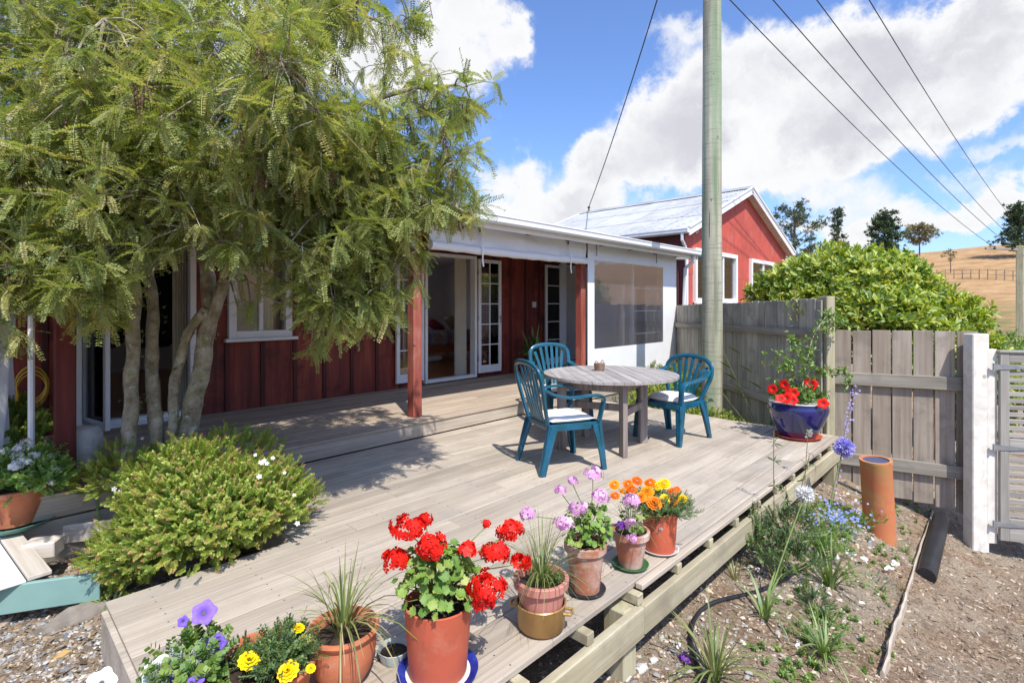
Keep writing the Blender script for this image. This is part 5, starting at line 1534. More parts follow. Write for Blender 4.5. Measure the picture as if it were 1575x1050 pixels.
# hedge behind the fence
def hedge(name, label, ells, n, ll, mat, keep=None, cat='hedge', parts=300, rel=None):
    c_ = Vector(ells[0][:3]); t = thing(name, label, cat, (c_.x, c_.y, -.6)); rel = t.location
    ps = []; ds = []; tot_ = sum(e[6] for e in ells)
    for e in ells:
        k = int(n * e[6] / tot_); q = rdir(k); q[:, 2] = np.where(rng.random(k) < .8, np.abs(q[:, 2]), q[:, 2])
        bump_ = np.array([1 + .20 * mn.noise(Vector(v * 2.6) + Vector(e[:3])) for v in q])
        p = np.array(e[:3]) + q * (bump_ * rng.uniform(.72, 1.03, k))[:, None] * np.array(e[3:6])
        ps.append(p); ds.append(unit(q + np.array([0, 0, .45]) + rng.normal(0, .3, (k, 3))))
    ps = np.concatenate(ps); ds = np.concatenate(ds)
    nl = 9; k = len(ps)
    pos = np.repeat(ps, nl, 0); ax = np.repeat(ds, nl, 0); fd = cone_dirs(ax, .35, 1.25)
    pos = pos + ax * rng.uniform(-.5, .5, len(pos))[:, None] * ll
    sc = rng.uniform(.7, 1.2, len(pos)) * ll
    F_ = frames(fd, ax + rng.normal(0, .2, ax.shape), sc, pos)
    vr = np.clip(np.repeat(rng.uniform(.05, .8, k), nl) + rng.normal(0, .13, len(pos)), 0, .97)
    vr = np.where(rng.random(len(pos)) < .03, .98, vr)
    x, y, d = proj(pos)
    ok = (x > 1150) & (x < 1575) & (y < 508)
    sz = np.where(ok, sc / d, 0); o_ = np.argsort(-sz)[:parts]; sl = np.zeros(len(pos), bool); sl[o_] = True
    if parts: to_objs('leaf', rawmesh('leaf', *LEAF, np.full(6, .35), mat), F_[sl], t, rel)
    mass('foliage', t, rel, LEAF, F_[~sl], vr[~sl], mat)
    st = MB()
    for _ in range(26):
        e = ells[rnd.randrange(len(ells))]; a = rnd.uniform(0, 6.28); q = rnd.uniform(.3, .9)
        b0 = Vector((e[0], e[1], -.6)) + Vector((math.cos(a), math.sin(a), 0)) * .2; b1 = Vector((e[0] + q * e[3] * math.cos(a), e[1] + q * e[4] * math.sin(a), e[2] + e[5] * .7 * (1 - q * .4)))
        st.sweep(arcpts([b0 - rel, b0.lerp(b1, .5) - rel + Vector((0, 0, .2)), b1 - rel], 4), [.03 - .0028 * i for i in range(9)], n=6, cap=False)
    st.build('stems', 'stem_brown', t, True)
    return t
HE = []
for px_, py_, d_, rx_, rz_, w_ in ((1300, 470, 8.0, 1.15, .88, 10), (1235, 460, 8.2, .75, .55, 4), (1395, 505, 8.1, .95, .74, 8), (1455, 560, 8.0, .75, .58, 5), (1340, 500, 7.2, .7, .60, 6), (1410, 550, 7.0, .62, .5, 5), (1500, 610, 7.3, .5, .5, 3), (1350, 440, 8.6, .7, .5, 3)):
    c_ = P(px_, py_, d_); HE.append((c_.x, c_.y, c_.z, rx_, rx_, rz_, w_))
hedge('hedge_bush', 'big rounded yellow-green glossy-leaved bush rising behind the front fence', HE, 5200, .105, 'hedge_leaf', cat='bush')
c_ = P(1575, 555, 8.6)
hedge('dark_bush', 'darker green bush behind the slatted gate at the right edge', [(c_.x, c_.y, c_.z - .1, .8, .8, .55, 1), (c_.x + .6, c_.y - 1.2, c_.z - .3, .9, .9, .6, 1)], 1300, .06, 'bright_leaf', cat='bush', parts=0)

# blades: grass-like tufts, each blade its own piece
def blade_mesh(L, w, bend, seed=0, mat='blade', nseg=6):
    vs = []; fs = []
    for i in range(nseg + 1):
        s = i / nseg; x = L * (s - .0) * (1 - .25 * bend * s); z = 0
        h = L * (s * math.cos(bend * s * 1.1)); f = L * (s * math.sin(bend * s * 1.1)) + .0
        ww = w * (.55 + .9 * s if s < .35 else (1 - s) ** .6 * 1.06) / 2 + .0004
        tw = .25 * math.sin(s * 2 + seed)
        vs += [(f, -ww * math.cos(tw), h - ww * math.sin(tw) * .3), (f - .15 * ww, 0, h - .1 * ww), (f, ww * math.cos(tw), h + ww * math.sin(tw) * .3)]
    for i in range(nseg):
        for k in (0, 1):
            a = i * 3 + k; fs.append((a, a + 1, a + 4, a + 3))
    return rawmesh('blade', np.array(vs), np.array(fs), np.full(len(vs), .0), mat)
def tuft(par, rel, base, n, L, w, bend=(.2, 1.4), mat='blade', spread=.02, lean=(0, 0)):
    meshes = [blade_mesh(L, w, bend[0] + (bend[1] - bend[0]) * k / 5, k, mat) for k in range(6)]
    for i in range(n):
        a = rnd.uniform(0, 2 * math.pi); k = min(5, int(rnd.random() ** 1.2 * 6)); r_ = rnd.uniform(0, spread)
        o = link('blade', meshes[k], par); s = rnd.uniform(.6, 1.08)
        o.location = Vector(base) - Vector(rel) + Vector((r_ * math.cos(a), r_ * math.sin(a), 0))
        o.rotation_euler = (rnd.uniform(-.12, .12) + lean[0], rnd.uniform(-.02, .22) + lean[1] * 0, a); o.scale = (s, s, s)

# ------------------------------------------------------------------ pots
def pot(name, label, c, prof, mat, rimmat=None, soil_z=None, soil_r=None, n=40, cat='plant pot', group=None):
    o = MB().lathe(prof, n=n).build(name, mat, None, True, loc=c); tag(o, label, cat, group)
    if soil_z:
        s = MB(); m_ = 14; vs = []; 
        rr = [soil_r * k / 5 for k in range(6)]
        s.lathe([(max(r_, 0), soil_z + .006 * math.sin(r_ * 90)) for r_ in rr[::-1][:-1]] + [(0, soil_z)], n=24)
        s.build('potting_soil', 'soil', o)
    return o
def pprof(rt, rb, h, lip=.008, liph=.03, t=.008, depth=.03):
    return [(0, 0), (rb, 0), (rb + (rt - rb) * (1 - liph / h), h - liph), (rt + lip, h - liph + .002), (rt + lip + .001, h - .004), (rt + lip - .003, h), (rt - t + .002, h), (rt - t, h - .004), (rt - t - .004, h - depth - .03), (0, h - depth - .03)]
def saucer(label, c, r_, h, mat, flat=False, group='saucers under the pots', mat2=None):
    pr = [(0, 0), (r_ * .8, 0), (r_, h), (r_ - .005, h + .001), (r_ * .78, .006), (0, .006)]
    o = MB().lathe(pr, n=40).build('saucer', mat, None, True, loc=c); tag(o, label, 'saucer', group)
    if mat2: MB().lathe([(0, .0075), (r_ * .74, .0075), (r_ * .80, .010), (r_ * .80, .0085), (0, .0065)][:3], n=36).build('glazed_centre', mat2, o, True)
    return o
def at(u, v, z=0.0): return Vector((u, v, z))
def head_ball(name, par, rel, c, r_, mat, n=None, tilt=None):
    """umbel of five-petalled florets as one part"""
    n = n or max(14, int(r_ * (520 if 'pink' in mat else 900))); q = rdir(n); q[:, 2] = np.abs(q[:, 2]) - .35; q = unit(q)
    pet = []; pf = []
    for i in range(5):
        a = 2 * math.pi * i / 5; o = len(pet)
        pet += [(0, 0, 0), (.75 * math.cos(a - .52), .75 * math.sin(a - .52), .26), (1.05 * math.cos(a), 1.05 * math.sin(a), -.02), (.75 * math.cos(a + .52), .75 * math.sin(a + .52), .26)]
        pf.append((o, o + 1, o + 2, o + 3))
    cc = np.array(c) + q * r_ * rng.uniform(.5, 1.08, n)[:, None] * [1, 1, .78]
    z = unit(q + rdir(n) * .35); xd = unit(np.cross(z, rdir(n)))
    mm = frames(xd, z, np.full(n, min(.0185, r_ * .42 + .003)) * rng.uniform(.85, 1.2, n), cc); mm[:, :, 3] -= np.array(rel)
    return link(name, npmesh(name, np.array(pet), np.array(pf), mm, rng.random(n), mat), par)
def stem(par, rel, a, b, r_=.003, mat='stem_green', sag=.0, name='stem'):
    a, b = Vector(a), Vector(b); m_ = a.lerp(b, .5) + Vector((rnd.uniform(-.02, .02), rnd.uniform(-.02, .02), sag))
    return MB().sweep([p - Vector(rel) for p in arcpts([a, m_, b], 4)], r_, n=6).build(name, mat, par, True)
def geranium(name, label, c, zb, heads, nleaf, spread, ht, ll=.05, petal='red_petal', leaf='geranium_leaf', cat='flowering plant', droop=.3):
    rel = Vector((c.x, c.y, zb)); t = thing(name, label, cat, rel)
    n = nleaf; q = rdir(n); q[:, 2] = np.abs(q[:, 2]) * 1.15 - .30
    r_ = rng.uniform(.35, 1, n) ** .5
    p = np.array(rel) + np.array([0, 0, ht * .32]) + q * r_[:, None] * [spread, spread, ht * .62]
    nrm = unit(q + np.array([0, 0, .7]) + rng.normal(0, .25, (n, 3)))
    out_ = unit(np.cross(np.cross(nrm, q + 1e-3), nrm) + rng.normal(0, .3, (n, 3)))
    mm = frames(out_, nrm, rng.uniform(.75, 1.2, n) * ll, p)
    to_objs('leaf', rawmesh('leaf', *GLEAF, np.full(len(GLEAF[0]), .0), leaf), mm, t, rel)
    core = MB()
    for k in range(0, n, 3):
        b = Vector(p[k]) - rel; core.sweep([Vector((rnd.uniform(-.02, .02), rnd.uniform(-.02, .02), -.01)), b * .5 + Vector((0, 0, .02)), b], [.003, .0022, .0016], n=5, cap=False)
    core.build('stalks', 'stem_green', t, True)
    for h in heads:
        hp = P(*h[:3]); head_ball('flower_head', t, rel, hp, h[3] / 800 * h[2], petal if len(h) < 5 else h[4])
        stem(t, rel, rel + Vector((rnd.uniform(-.03, .03), rnd.uniform(-.03, .03), ht * .4)), hp - Vector((0, 0, .01)), .0022)
    return t
# tall red-brown pot with the red geranium
A1 = at(1.255, 1.60)
saucer('blue and cream glazed plate under the tall red pot', at(1.255, 1.60, .001), .156, .022, 'blue_plate', mat2='cream_glaze')
pot('flower_pot', 'tall straight reddish pot standing on the blue plate, holding the red geranium', at(1.255, 1.60, .010), [(0, 0), (.107, 0), (.111, .01), (.130, .262), (.132, .27), (.124, .272), (.121, .262), (.120, .22), (0, .22)], 'tall_pot_red', soil_z=.235, soil_r=.12)
geranium('red_geranium', 'scarlet geranium with ruffled green leaves in the tall red pot', A1, .26,
         [(627, 814, 2.0, 27), (608, 861, 1.98, 19), (667, 841, 1.95, 25), (653, 799, 2.1, 11), (719, 845, 2.0, 14), (760, 850, 2.1, 23), (750, 903, 1.95, 28), (748, 805, 2.1, 7), (784, 816, 2.2, 20), (800, 863, 2.2, 14), (742, 925, 1.95, 17)],
         230, .165, .30, .041)
for x in (.0,):
    pass
# blackened enamel dish
ed = MB().lathe([(0, 0), (.052, 0), (.066, .045), (.062, .046), (.05, .012), (0, .012)], n=32).build('enamel_dish', 'enamel', None, True, loc=(*PZ(606, 1012, .0).xy, .001)); tag(ed, 'small pale enamel dish with dark water between the two big pots', 'dish')
MB().disc((0, 0, .026), .055, 24).build('dark_water', 'black_water', ed)
# gold pan with pink pot and sedge
B1 = at(1.75, 1.50)
pan_ = MB().lathe([(0, 0), (.088, 0), (.104, .018), (.108, .112), (.112, .118), (.108, .122), (.103, .118), (.100, .02), (0, .012)], n=40).build('gold_pan', 'gold_pan', None, True, loc=B1 + Vector((0, 0, .001))); tag(pan_, 'old gold-coloured cooking pan with a lug handle, used as a pot holder', 'pan')
for s_ in (P(870, 929, 2.27),):
    dr = (Vector((s_.x, s_.y)) - B1.xy).normalized(); sd_ = Vector((-dr.y, dr.x))
    hpts = [(dr * .104 + sd_ * -.024), (dr * .135 + sd_ * -.022), (dr * .139), (dr * .135 + sd_ * .022), (dr * .104 + sd_ * .024)]
    for sg in (1, -1): MB().sweep([Vector((q.x * sg, q.y * sg, .088)) for q in hpts], .007, n=8).build('lug_handle', 'gold_pan', pan_, True)
pot('flower_pot', 'pink-brown clay pot with a wide rim set inside the gold pan', B1 + Vector((0, 0, .022)), pprof(.112, .082, .205, .010, .036), 'pink_pot', soil_z=.165, soil_r=.103)
g1 = thing('sedge', 'fine-bladed green and straw grass growing in the pink pot', 'grass plant', B1 + Vector((0, 0, .19)))
tuft(g1, g1.location, B1 + Vector((0, 0, .185)), 120, .30, .0045, (.15, 1.3), 'blade', .045)
rel = g1.location
sprig_bush(g1, rel, [(B1.x + .04, B1.y - .03, .205, .05, .05, .02)], 40, .03, 'bright_leaf', 'low_leaves')
# terracotta pot with pink geranium
C1 = at(2.13, 1.535)
saucer('dark slate-coloured saucer under the terracotta pot of pink geraniums', C1 + Vector((0, 0, .001)), .102, .016, 'dark_saucer')
pot('flower_pot', 'salt-marked terracotta pot on the dark saucer, full of pink geranium', C1 + Vector((0, 0, .010)), pprof(.098, .070, .235, .008, .04), 'terracotta_salt', soil_z=.20, soil_r=.09)
geranium('pink_geranium', 'tall pink geranium with rounded leaves spilling over the terracotta pot', C1, .235,
         [(912, 729, 2.65, 15, 'pink_petal'), (880, 739, 2.6, 8, 'pink_petal'), (862, 753, 2.55, 9, 'pink_petal'), (922, 763, 2.6, 14, 'pink_petal'), (890, 780, 2.5, 13, 'pink_petal'), (866, 803, 2.45, 15, 'pink_petal'), (811, 789, 2.5, 12, 'pink_petal')],
         150, .125, .25, .036, 'pink_petal')
# small terracotta pot
D1 = at(2.50, 1.50)
saucer('shallow green plastic saucer under the small terracotta pot', D1 + Vector((0, 0, .001)), .098, .018, 'green_saucer')
pot('flower_pot', 'small lime-bloomed terracotta pot on the green saucer', D1 + Vector((0, 0, .009)), pprof(.095, .062, .19, .008, .035), 'terracotta_salt', soil_z=.155, soil_r=.085)
pg = geranium('trailing_pink_geranium', 'pink geranium with thin grass blades in the small terracotta pot', D1, .18,
         [(973, 771, 2.8, 15, 'pink_petal'), (971, 805, 2.7, 9, 'pink_petal'), (973, 827, 2.68, 8, 'pink_petal'), (955, 808, 2.75, 7, 'purple_petal')], 26, .07, .16, .03, 'pink_petal')
tuft(pg, pg.location, D1 + Vector((0, 0, .165)), 45, .30, .004, (.1, 1.1), 'blade', .04)
# orange pot of marigolds
E1 = at(2.78, 1.475)
saucer('pale grey saucer under the orange pot of marigolds', E1 + Vector((0, 0, .001)), .108, .018, 'pale_saucer')
pot('flower_pot', 'smooth orange pot with a small square mark, on the pale saucer', E1 + Vector((0, 0, .010)), [(0, 0), (.083, 0), (.087, .01), (.098, .20), (.102, .203), (.102, .226), (.096, .228), (.093, .22), (.092, .19), (0, .19)], 'orange_pot', soil_z=.20, soil_r=.092)
def marigold_head():
    vs = []; fs = []
    for ring, (r0, z0, npt, el) in enumerate(((1.0, 0, 12, .12), (.78, .16, 11, .35), (.55, .30, 9, .6), (.30, .40, 7, 1.0))):
        for k in range(npt):
            a = 2 * math.pi * (k + .5 * (ring % 2)) / npt; w = .30 * (1 - .12 * ring); o = len(vs); ca, sa = math.cos(a), math.sin(a)
            def q(r_, s, z): return (r_ * ca - s * sa, r_ * sa + s * ca, z)
            vs += [q(r0 * .25, 0, z0 * .6), q(r0 * .8, w, z0 + el * .2), q(r0, 0, z0 + el * .28 - .05), q(r0 * .8, -w, z0 + el * .2)]; fs.append((o, o + 1, o + 2, o + 3))
    return np.array(vs), np.array(fs)
MG = marigold_head()
FEATH = sprig_t(6, .34, .05, 1.0, 9)
def marigolds(name, label, c, zb, heads, spread, ht, mats_, nf=260, rel=None, hr=.026):
    rel = Vector((c.x, c.y, zb)); t = thing(name, label, 'flowering plant', rel)
    sprig_bush(t, rel, [(c.x, c.y, zb + ht * .3, spread, spread, ht * .6)], nf, .06, 'dark_leaf', up=.4, tmpl=FEATH, inner=.1)
    for h in heads:
        p = P(*h[:3]); m_ = mats_[h[4]] if len(h) > 4 else rnd.choice(mats_)
        z = (Vector((0, 0, 1)) * .9 + (Vector((0, 0, EYE)) - p).normalized() * .8 + Vector([rnd.uniform(-.35, .35) for _ in range(3)])).normalized()
        me = rawmesh('flower_head', MG[0], MG[1], np.full(len(MG[0]), .0), m_)
        o = link('flower_head', me, t, p - rel); o.rotation_euler = z.to_track_quat('Z', 'Y').to_euler(); r_ = h[3] / 800 * h[2]; o.scale = (r_, r_, r_)
        stem(t, rel, rel + Vector((rnd.uniform(-.03, .03), rnd.uniform(-.03, .03), 0)), p - z * .006, .0018)
    return t
hd = [(945, 745, 3.05, 9, 0), (946, 762, 3.0, 8, 0), (966, 744, 3.1, 9, 0), (980, 739, 3.12, 9, 0), (972, 752, 3.0, 9, 0), (1000, 742, 3.12, 10, 0), (996, 755, 3.0, 11, 0), (1012, 747, 3.1, 9, 1), (1022, 743, 3.1, 10, 1), (1034, 756, 3.08, 9, 0), (1022, 768, 2.98, 10, 1), (1006, 773, 2.92, 13, 0), (1034, 773, 2.98, 11, 0), (1050, 766, 3.0, 9, 1), (1041, 752, 3.1, 6, 0), (986, 764, 2.95, 10, 0), (960, 755, 3.05, 8, 0)]
marigolds('orange_marigolds', 'mound of orange and gold marigolds in the smooth orange pot', E1, .225, hd, .175, .085, ['orange_petal', 'yellow_petal'], 460)
sm = MB().cbox((0, 0, 0), (.018, .003, .018), .001).build('sticker', 'pale_saucer', None); 
pp3 = P(1017, 800, 2.90); sm.location = pp3; 
dirv = (pp3 - E1); dirv.z = 0; dirv.normalize(); sm.location = E1 + dirv * .0955 + Vector((0, 0, .165)); sm.rotation_euler = (0, 0, math.atan2(dirv.y, dirv.x) + R(90))
sm_par = [o for o in C.objects if o.name.startswith('flower_pot') and 'square mark' in o.get('label', '')][0]
sm.location = sm.location - sm_par.location; sm.parent = sm_par
# big bowl pots at the lower left
F1 = at(.985, 1.835)
pot('flower_pot', 'round bellied terracotta pot with a rolled rim holding the spiky grass', F1, [(0, 0), (.075, 0), (.105, .05), (.122, .12), (.118, .17), (.128, .182), (.134, .195), (.130, .205), (.120, .205), (.113, .19), (.112, .15), (0, .15)], 'terracotta', soil_z=.165, soil_r=.115, n=48)
g2 = thing('cabbage_tree_seedling', 'spiky young green plant of long thin blades in the bellied terracotta pot', 'grass plant', F1 + Vector((0, 0, .165)))
tuft(g2, g2.location, F1 + Vector((0, 0, .16)), 62, .34, .0085, (.1, 1.5), 'blade', .028)
tuft(g2, g2.location, F1 + Vector((0, 0, .17)), 14, .22, .006, (1.2, 1.7), 'dry_grass', .04)
G1 = at(.70, 1.88)
pot('flower_pot', 'wide terracotta bowl in the bottom corner planted with petunias and yellow marigolds', G1, [(0, 0), (.11, 0), (.15, .06), (.172, .15), (.182, .165), (.188, .18), (.184, .19), (.170, .19), (.164, .17), (.16, .12), (0, .12)], 'terracotta', soil_z=.155, soil_r=.163, n=48)
my_heads = [(383, 1015, 1.72, 17, 0), (443, 1031, 1.70, 17, 0), (459, 965, 1.85, 10, 0), (468, 985, 1.85, 10, 0), (478, 1027, 1.72, 8, 0)]
marigolds('yellow_marigolds', 'bright yellow marigolds among fine foliage in the wide bowl', G1 + Vector((.05, -.05, 0)), .17, my_heads, .11, .10, ['yellow_petal'], 300)
def petunia_mesh(mat, eye=True):
    n = 25; vs = []; fs = []
    rings = [(.05, -.9, 0), (.10, -.55, 0), (.2, -.22, 0), (.45, -.05, .02), (.78, .03, .05), (1.0, -.02, .10)]
    for r_, z, w in rings:
        for k in range(n):
            a = 2 * math.pi * k / n; rr = r_ * (1 + (w * 1.1) * math.cos(5 * a)); vs.append((rr * math.cos(a), rr * math.sin(a), z + w * .9 * math.sin(10 * a)))
    for i in range(len(rings) - 1):
        for k in range(n):
            k2 = (k + 1) % n; fs.append((i * n + k, i * n + k2, (i + 1) * n + k2, (i + 1) * n + k))
    return rawmesh('flower', np.array(vs), np.array(fs), np.full(len(vs), .0), mat, True)
PM = {k: petunia_mesh(k) for k in ('violet_petal', 'white_petal', 'red_petal')}
eye = MB().lathe([(.0, -.30), (.16, -.26), (.13, -.2)][:2] + [(.19, -.20)], n=12).mesh('throat', 'dark_grey')
def petunia(t, rel, px_, py_, d_, rp, mat, ang=None):
    p = P(px_, py_, d_); z = ((Vector((0, 0, EYE)) - p).normalized() + Vector((0, 0, .25)) + Vector([rnd.uniform(-.4, .4) for _ in range(3)])).normalized()
    if ang: z = Vector(ang).normalized()
    o = link('flower', PM[mat], t, p - rel); o.rotation_euler = z.to_track_quat('Z', 'Y').to_euler(); r_ = rp / 800 * d_; o.scale = (r_, r_, r_)
    link('throat', eye, o, (0, 0, .03))
    return o
pt_ = thing('petunias', 'violet and white petunias with fuzzy grey-green stems at the left of the wide bowl', 'flowering plant', G1 + Vector((-.08, .03, .17)))
rel = pt_.location
for q in ((314, 941, 1.80, 17, 'violet_petal'), (332, 990, 1.76, 14, 'violet_petal'), (245, 1036, 1.68, 24, 'white_petal'), (272, 1033, 1.66, 17, 'violet_petal'), (282, 955, 1.8, 8, 'violet_petal'), (155, 1050, 1.62, 20, 'white_petal'), (300, 1048, 1.62, 12, 'violet_petal')):
    o = petunia(pt_, rel, *q); stem(pt_, rel, rel + Vector((rnd.uniform(-.03, .05), rnd.uniform(-.05, .05), 0)), o.location + rel - Vector((0, 0, .035)), .0028)
c_ = P(300, 1015, 1.74)
sprig_bush(pt_, rel, [(c_.x, c_.y, c_.z - .02, .10, .10, .07, 3), (P(250, 1050, 1.66).x, P(250, 1050, 1.66).y, .17, .10, .08, .05, 2)], 170, .05, 'grey_leaf', up=.7, tmpl=FEATH, inner=.05)
sprig_bush(pt_, rel, [(c_.x, c_.y, c_.z - .02, .12, .12, .07, 3)], 110, .06, 'bright_leaf', up=.5, tmpl=sprig_t(4, .5, .16, 1.0, 7), inner=.05, name='broad_leaves')
# clay dead stalks
for q in ((365, 975), (352, 985), (340, 978), (378, 968), (300, 965)):
    stem(pt_, rel, P(q[0] - 8, q[1] + 35, 1.8), P(q[0], q[1], 1.8), .0035, 'stem_brown', 0, 'cut_stalk')

# pot of white flowers at the left edge
H1 = P(24, 795, 3.40); H1.z = .01
bl = P(66, 812, 3.2); o = piece('timber_block', (bl.x, bl.y, H1.z - .075), (.17, .12, .095), 'pale_board', None, .006); o.rotation_euler = (0, 0, R(-30)); tag(o, 'short offcut of weathered timber propping up the turquoise saucer', 'timber block')
b2 = piece('timber_block', (P(10, 830, 3.4).x, P(10, 830, 3.4).y, H1.z - .10), (.30, .14, .15), 'bearer', None, .006); tag(b2, 'second timber offcut under the left side of the turquoise saucer', 'timber block')
saucer('wide turquoise saucer under the left pot of white flowers', Vector((H1.x, H1.y, H1.z - .022)), .215, .035, 'teal_saucer')
pot('flower_pot', 'terracotta bowl at the left edge on the turquoise saucer', H1, pprof(.178, .12, .235, .008, .03), 'terracotta', soil_z=.20, soil_r=.165, n=44)
wf = geranium('white_geranium', 'bushy green plant with round white flower heads in the left terracotta bowl', H1, H1.z + .21,
         [(40, 682, 3.4, 8, 'white_petal'), (28, 690, 3.3, 7, 'white_petal'), (26, 701, 3.3, 8, 'white_petal'), (31, 708, 3.25, 9, 'white_petal'), (23, 717, 3.2, 8, 'white_petal'), (52, 701, 3.3, 7, 'white_petal'), (4, 695, 3.3, 8, 'white_petal'), (82, 703, 3.4, 7, 'white_petal'), (84, 724, 3.3, 8, 'white_petal'), (83, 739, 3.3, 7, 'white_petal'), (44, 711, 3.25, 7, 'white_petal'), (67, 708, 3.35, 5, 'white_petal')],
         30, .20, .25, .035, 'white_petal', 'bright_leaf')
cw = P(35, 735, 3.35)
sprig_bush(wf, wf.location, [(cw.x, cw.y, cw.z, .24, .24, .16), (P(72, 738, 3.3).x, P(72, 738, 3.3).y, P(72, 738, 3.3).z, .10, .10, .12, .4)], 420, .08, 'bright_leaf', up=.3, tmpl=sprig_t(5, .38, .10, 1.0, 2), inner=.2)
rb = P(15, 655, 4.0)
rosemary = thing('rosemary_bush', 'soft olive-green bush behind the white-flowered pot at the left edge', 'shrub', (rb.x, rb.y, -.3))
sprig_bush(rosemary, rosemary.location, [(rb.x, rb.y, rb.z - .10, .26, .26, .26, 2), (rb.x, rb.y, rb.z - .45, .3, .3, .3, 1)], 620, .11, 'shrub_leaf', up=1.2, inner=.2)

# green-painted frame with white top at the lower left
q1 = PZ(155, 879, -.06); q0 = PZ(-10, 902, -.06); dv = (q0 - q1); ang = math.atan2(dv.y, dv.x)
frm = thing('painted_frame', 'low timber cover with turquoise-painted front board and whitewashed top in the lower left corner', 'timber cover', (q1.x, q1.y, 0), ang)
L = 1.1
piece('front_board', (L / 2, 0, -.135), (L, .028, .15), 'green_board', frm, .004)
e1 = PZ(62, 886, -.05) - q1; e2 = PZ(8, 815, -.05) - q1
ca, sa = math.cos(-ang), math.sin(-ang)
def loc2(e): return Vector((e.x * ca - e.y * sa, e.x * sa + e.y * ca, 0))
l1, l2 = loc2(e1), loc2(e2)
dl = (l2 - l1); o = piece('top_board', ((l1 + l2) / 2 + Vector((0, 0, -.045))), (dl.length, .10, .022), 'pale_board', frm, .003); o.rotation_euler = (0, 0, math.atan2(dl.y, dl.x))
sgn = -1 if l2.y < 0 else 1
nn_ = Vector((-dl.y, dl.x, 0)).normalized()
if nn_.x < 0: nn_ = -nn_
cpn = (l1 + l2) / 2 + nn_ * .33 + Vector((0, 0, -.054)); o = piece('white_panel', cpn, (dl.length, .55, .012), 'white_panel', frm, .003); o.rotation_euler = (0, 0, math.atan2(dl.y, dl.x))
o = piece('back_board', (.42, (l2.y) * 1.0, -.12), (.5, .03, .12), 'pale_board', frm, .003)
cw_ = PZ(90, 1012, -.28); cw_.z = gzn(cw_.x, cw_.y) + .012
o = piece('wood_offcut', cw_, (.10, .045, .012), 'cut_wood', None, .002, (0.05, .08, .6)); tag(o, 'small yellow wood offcut lying on the gravel at the lower left', 'wood offcut')

# glazed blue pot with climber and red petunias
I1 = at(6.20, 1.665)
saucer('broad orange-red saucer under the blue glazed pot', I1 + Vector((0, 0, .001)), .235, .03, 'orange_saucer')
pot('glazed_pot', 'large cobalt blue glazed pot at the far corner of the deck', I1 + Vector((0, 0, .012)), [(0, 0), (.165, 0), (.19, .03), (.245, .15), (.292, .27), (.298, .31), (.288, .345), (.283, .36), (.292, .368), (.290, .378), (.272, .378), (.268, .36), (.26, .30), (0, .30)], 'blue_glaze', soil_z=.33, soil_r=.26, n=56)
MB().lathe([(.271, .3785), (.290, .3785), (.288, .382), (.273, .382)], n=56).build('pale_rim', 'cream_glaze', [o for o in C.objects if o.name == 'glazed_pot'][0], True)
rp_ = thing('red_petunias', 'red petunias spilling round the rim of the blue glazed pot', 'flowering plant', I1 + Vector((0, 0, .35))); rel = rp_.location
for q in ((1188, 598, 5.45, 7.5), (1206, 591, 5.5, 7.5), (1221, 604, 5.35, 7.5), (1209, 612, 5.3, 8), (1219, 615, 5.3, 7.5), (1266, 620, 5.3, 8), (1247, 590, 5.6, 10), (1214, 603, 5.4, 7), (1200, 612, 5.3, 7)):
    petunia(rp_, rel, *q, 'red_petal')
sprig_bush(rp_, rel, [(I1.x, I1.y, .43, .25, .25, .12)], 330, .08, 'bright_leaf', up=.3, tmpl=sprig_t(5, .38, .10, 1.0, 2), inner=.1)
rs = thing('climbing_rose', 'leafy climbing rose rising from the blue pot on a slanting cane beside the corner post', 'climber', I1 + Vector((0, 0, .35))); rel = rs.location
canes = [pd((1232, 605, 5.6), (1240, 560, 5.6), (1250, 520, 5.6), (1268, 490, 5.65), (1280, 480, 5.7)), pd((1232, 605, 5.6), (1215, 570, 5.55), (1195, 555, 5.5)), pd((1235, 600, 5.5), (1262, 570, 5.4), (1290, 575, 5.3), (1308, 585, 5.25)), pd((1240, 560, 5.6), (1225, 535, 5.6), (1220, 515, 5.6)), pd((1255, 510, 5.6), (1285, 500, 5.6), (1296, 492, 5.6))]
ps = []
for k, cn in enumerate(canes):
    a = arcpts(cn, 5); MB().sweep([p - rel for p in a], [.007 - .005 * i / len(a) for i in range(len(a))], n=6).build('cane', 'stem_brown' if k else 'pale_board', rs, True)
    for p in a[3:]:
        for _ in range(3): ps.append(np.array(p) + rng.normal(size=3) * .035)
ps = np.array(ps + [np.array(P(rnd.gauss(1222, 17), rnd.gauss(558, 13), 5.5)) for _ in range(45)]); n = len(ps) * 5
pos = np.repeat(ps, 5, 0); fd = unit(rdir(n) + [0, 0, .1])
to_objs('leaf', rawmesh('leaf', *LEAF, np.full(6, .0), 'bright_leaf'), frames(fd, np.tile([0, 0, 1.0], (n, 1)) + rng.normal(0, .4, (n, 3)), rng.uniform(.035, .062, n), pos)[:300], rs, rel)
mass('foliage', rs, rel, LEAF, frames(fd, np.tile([0, 0, 1.0], (n, 1)) + rng.normal(0, .4, (n, 3)), rng.uniform(.035, .062, n), pos)[300:], rng.random(n)[300:] * .9, 'bright_leaf')
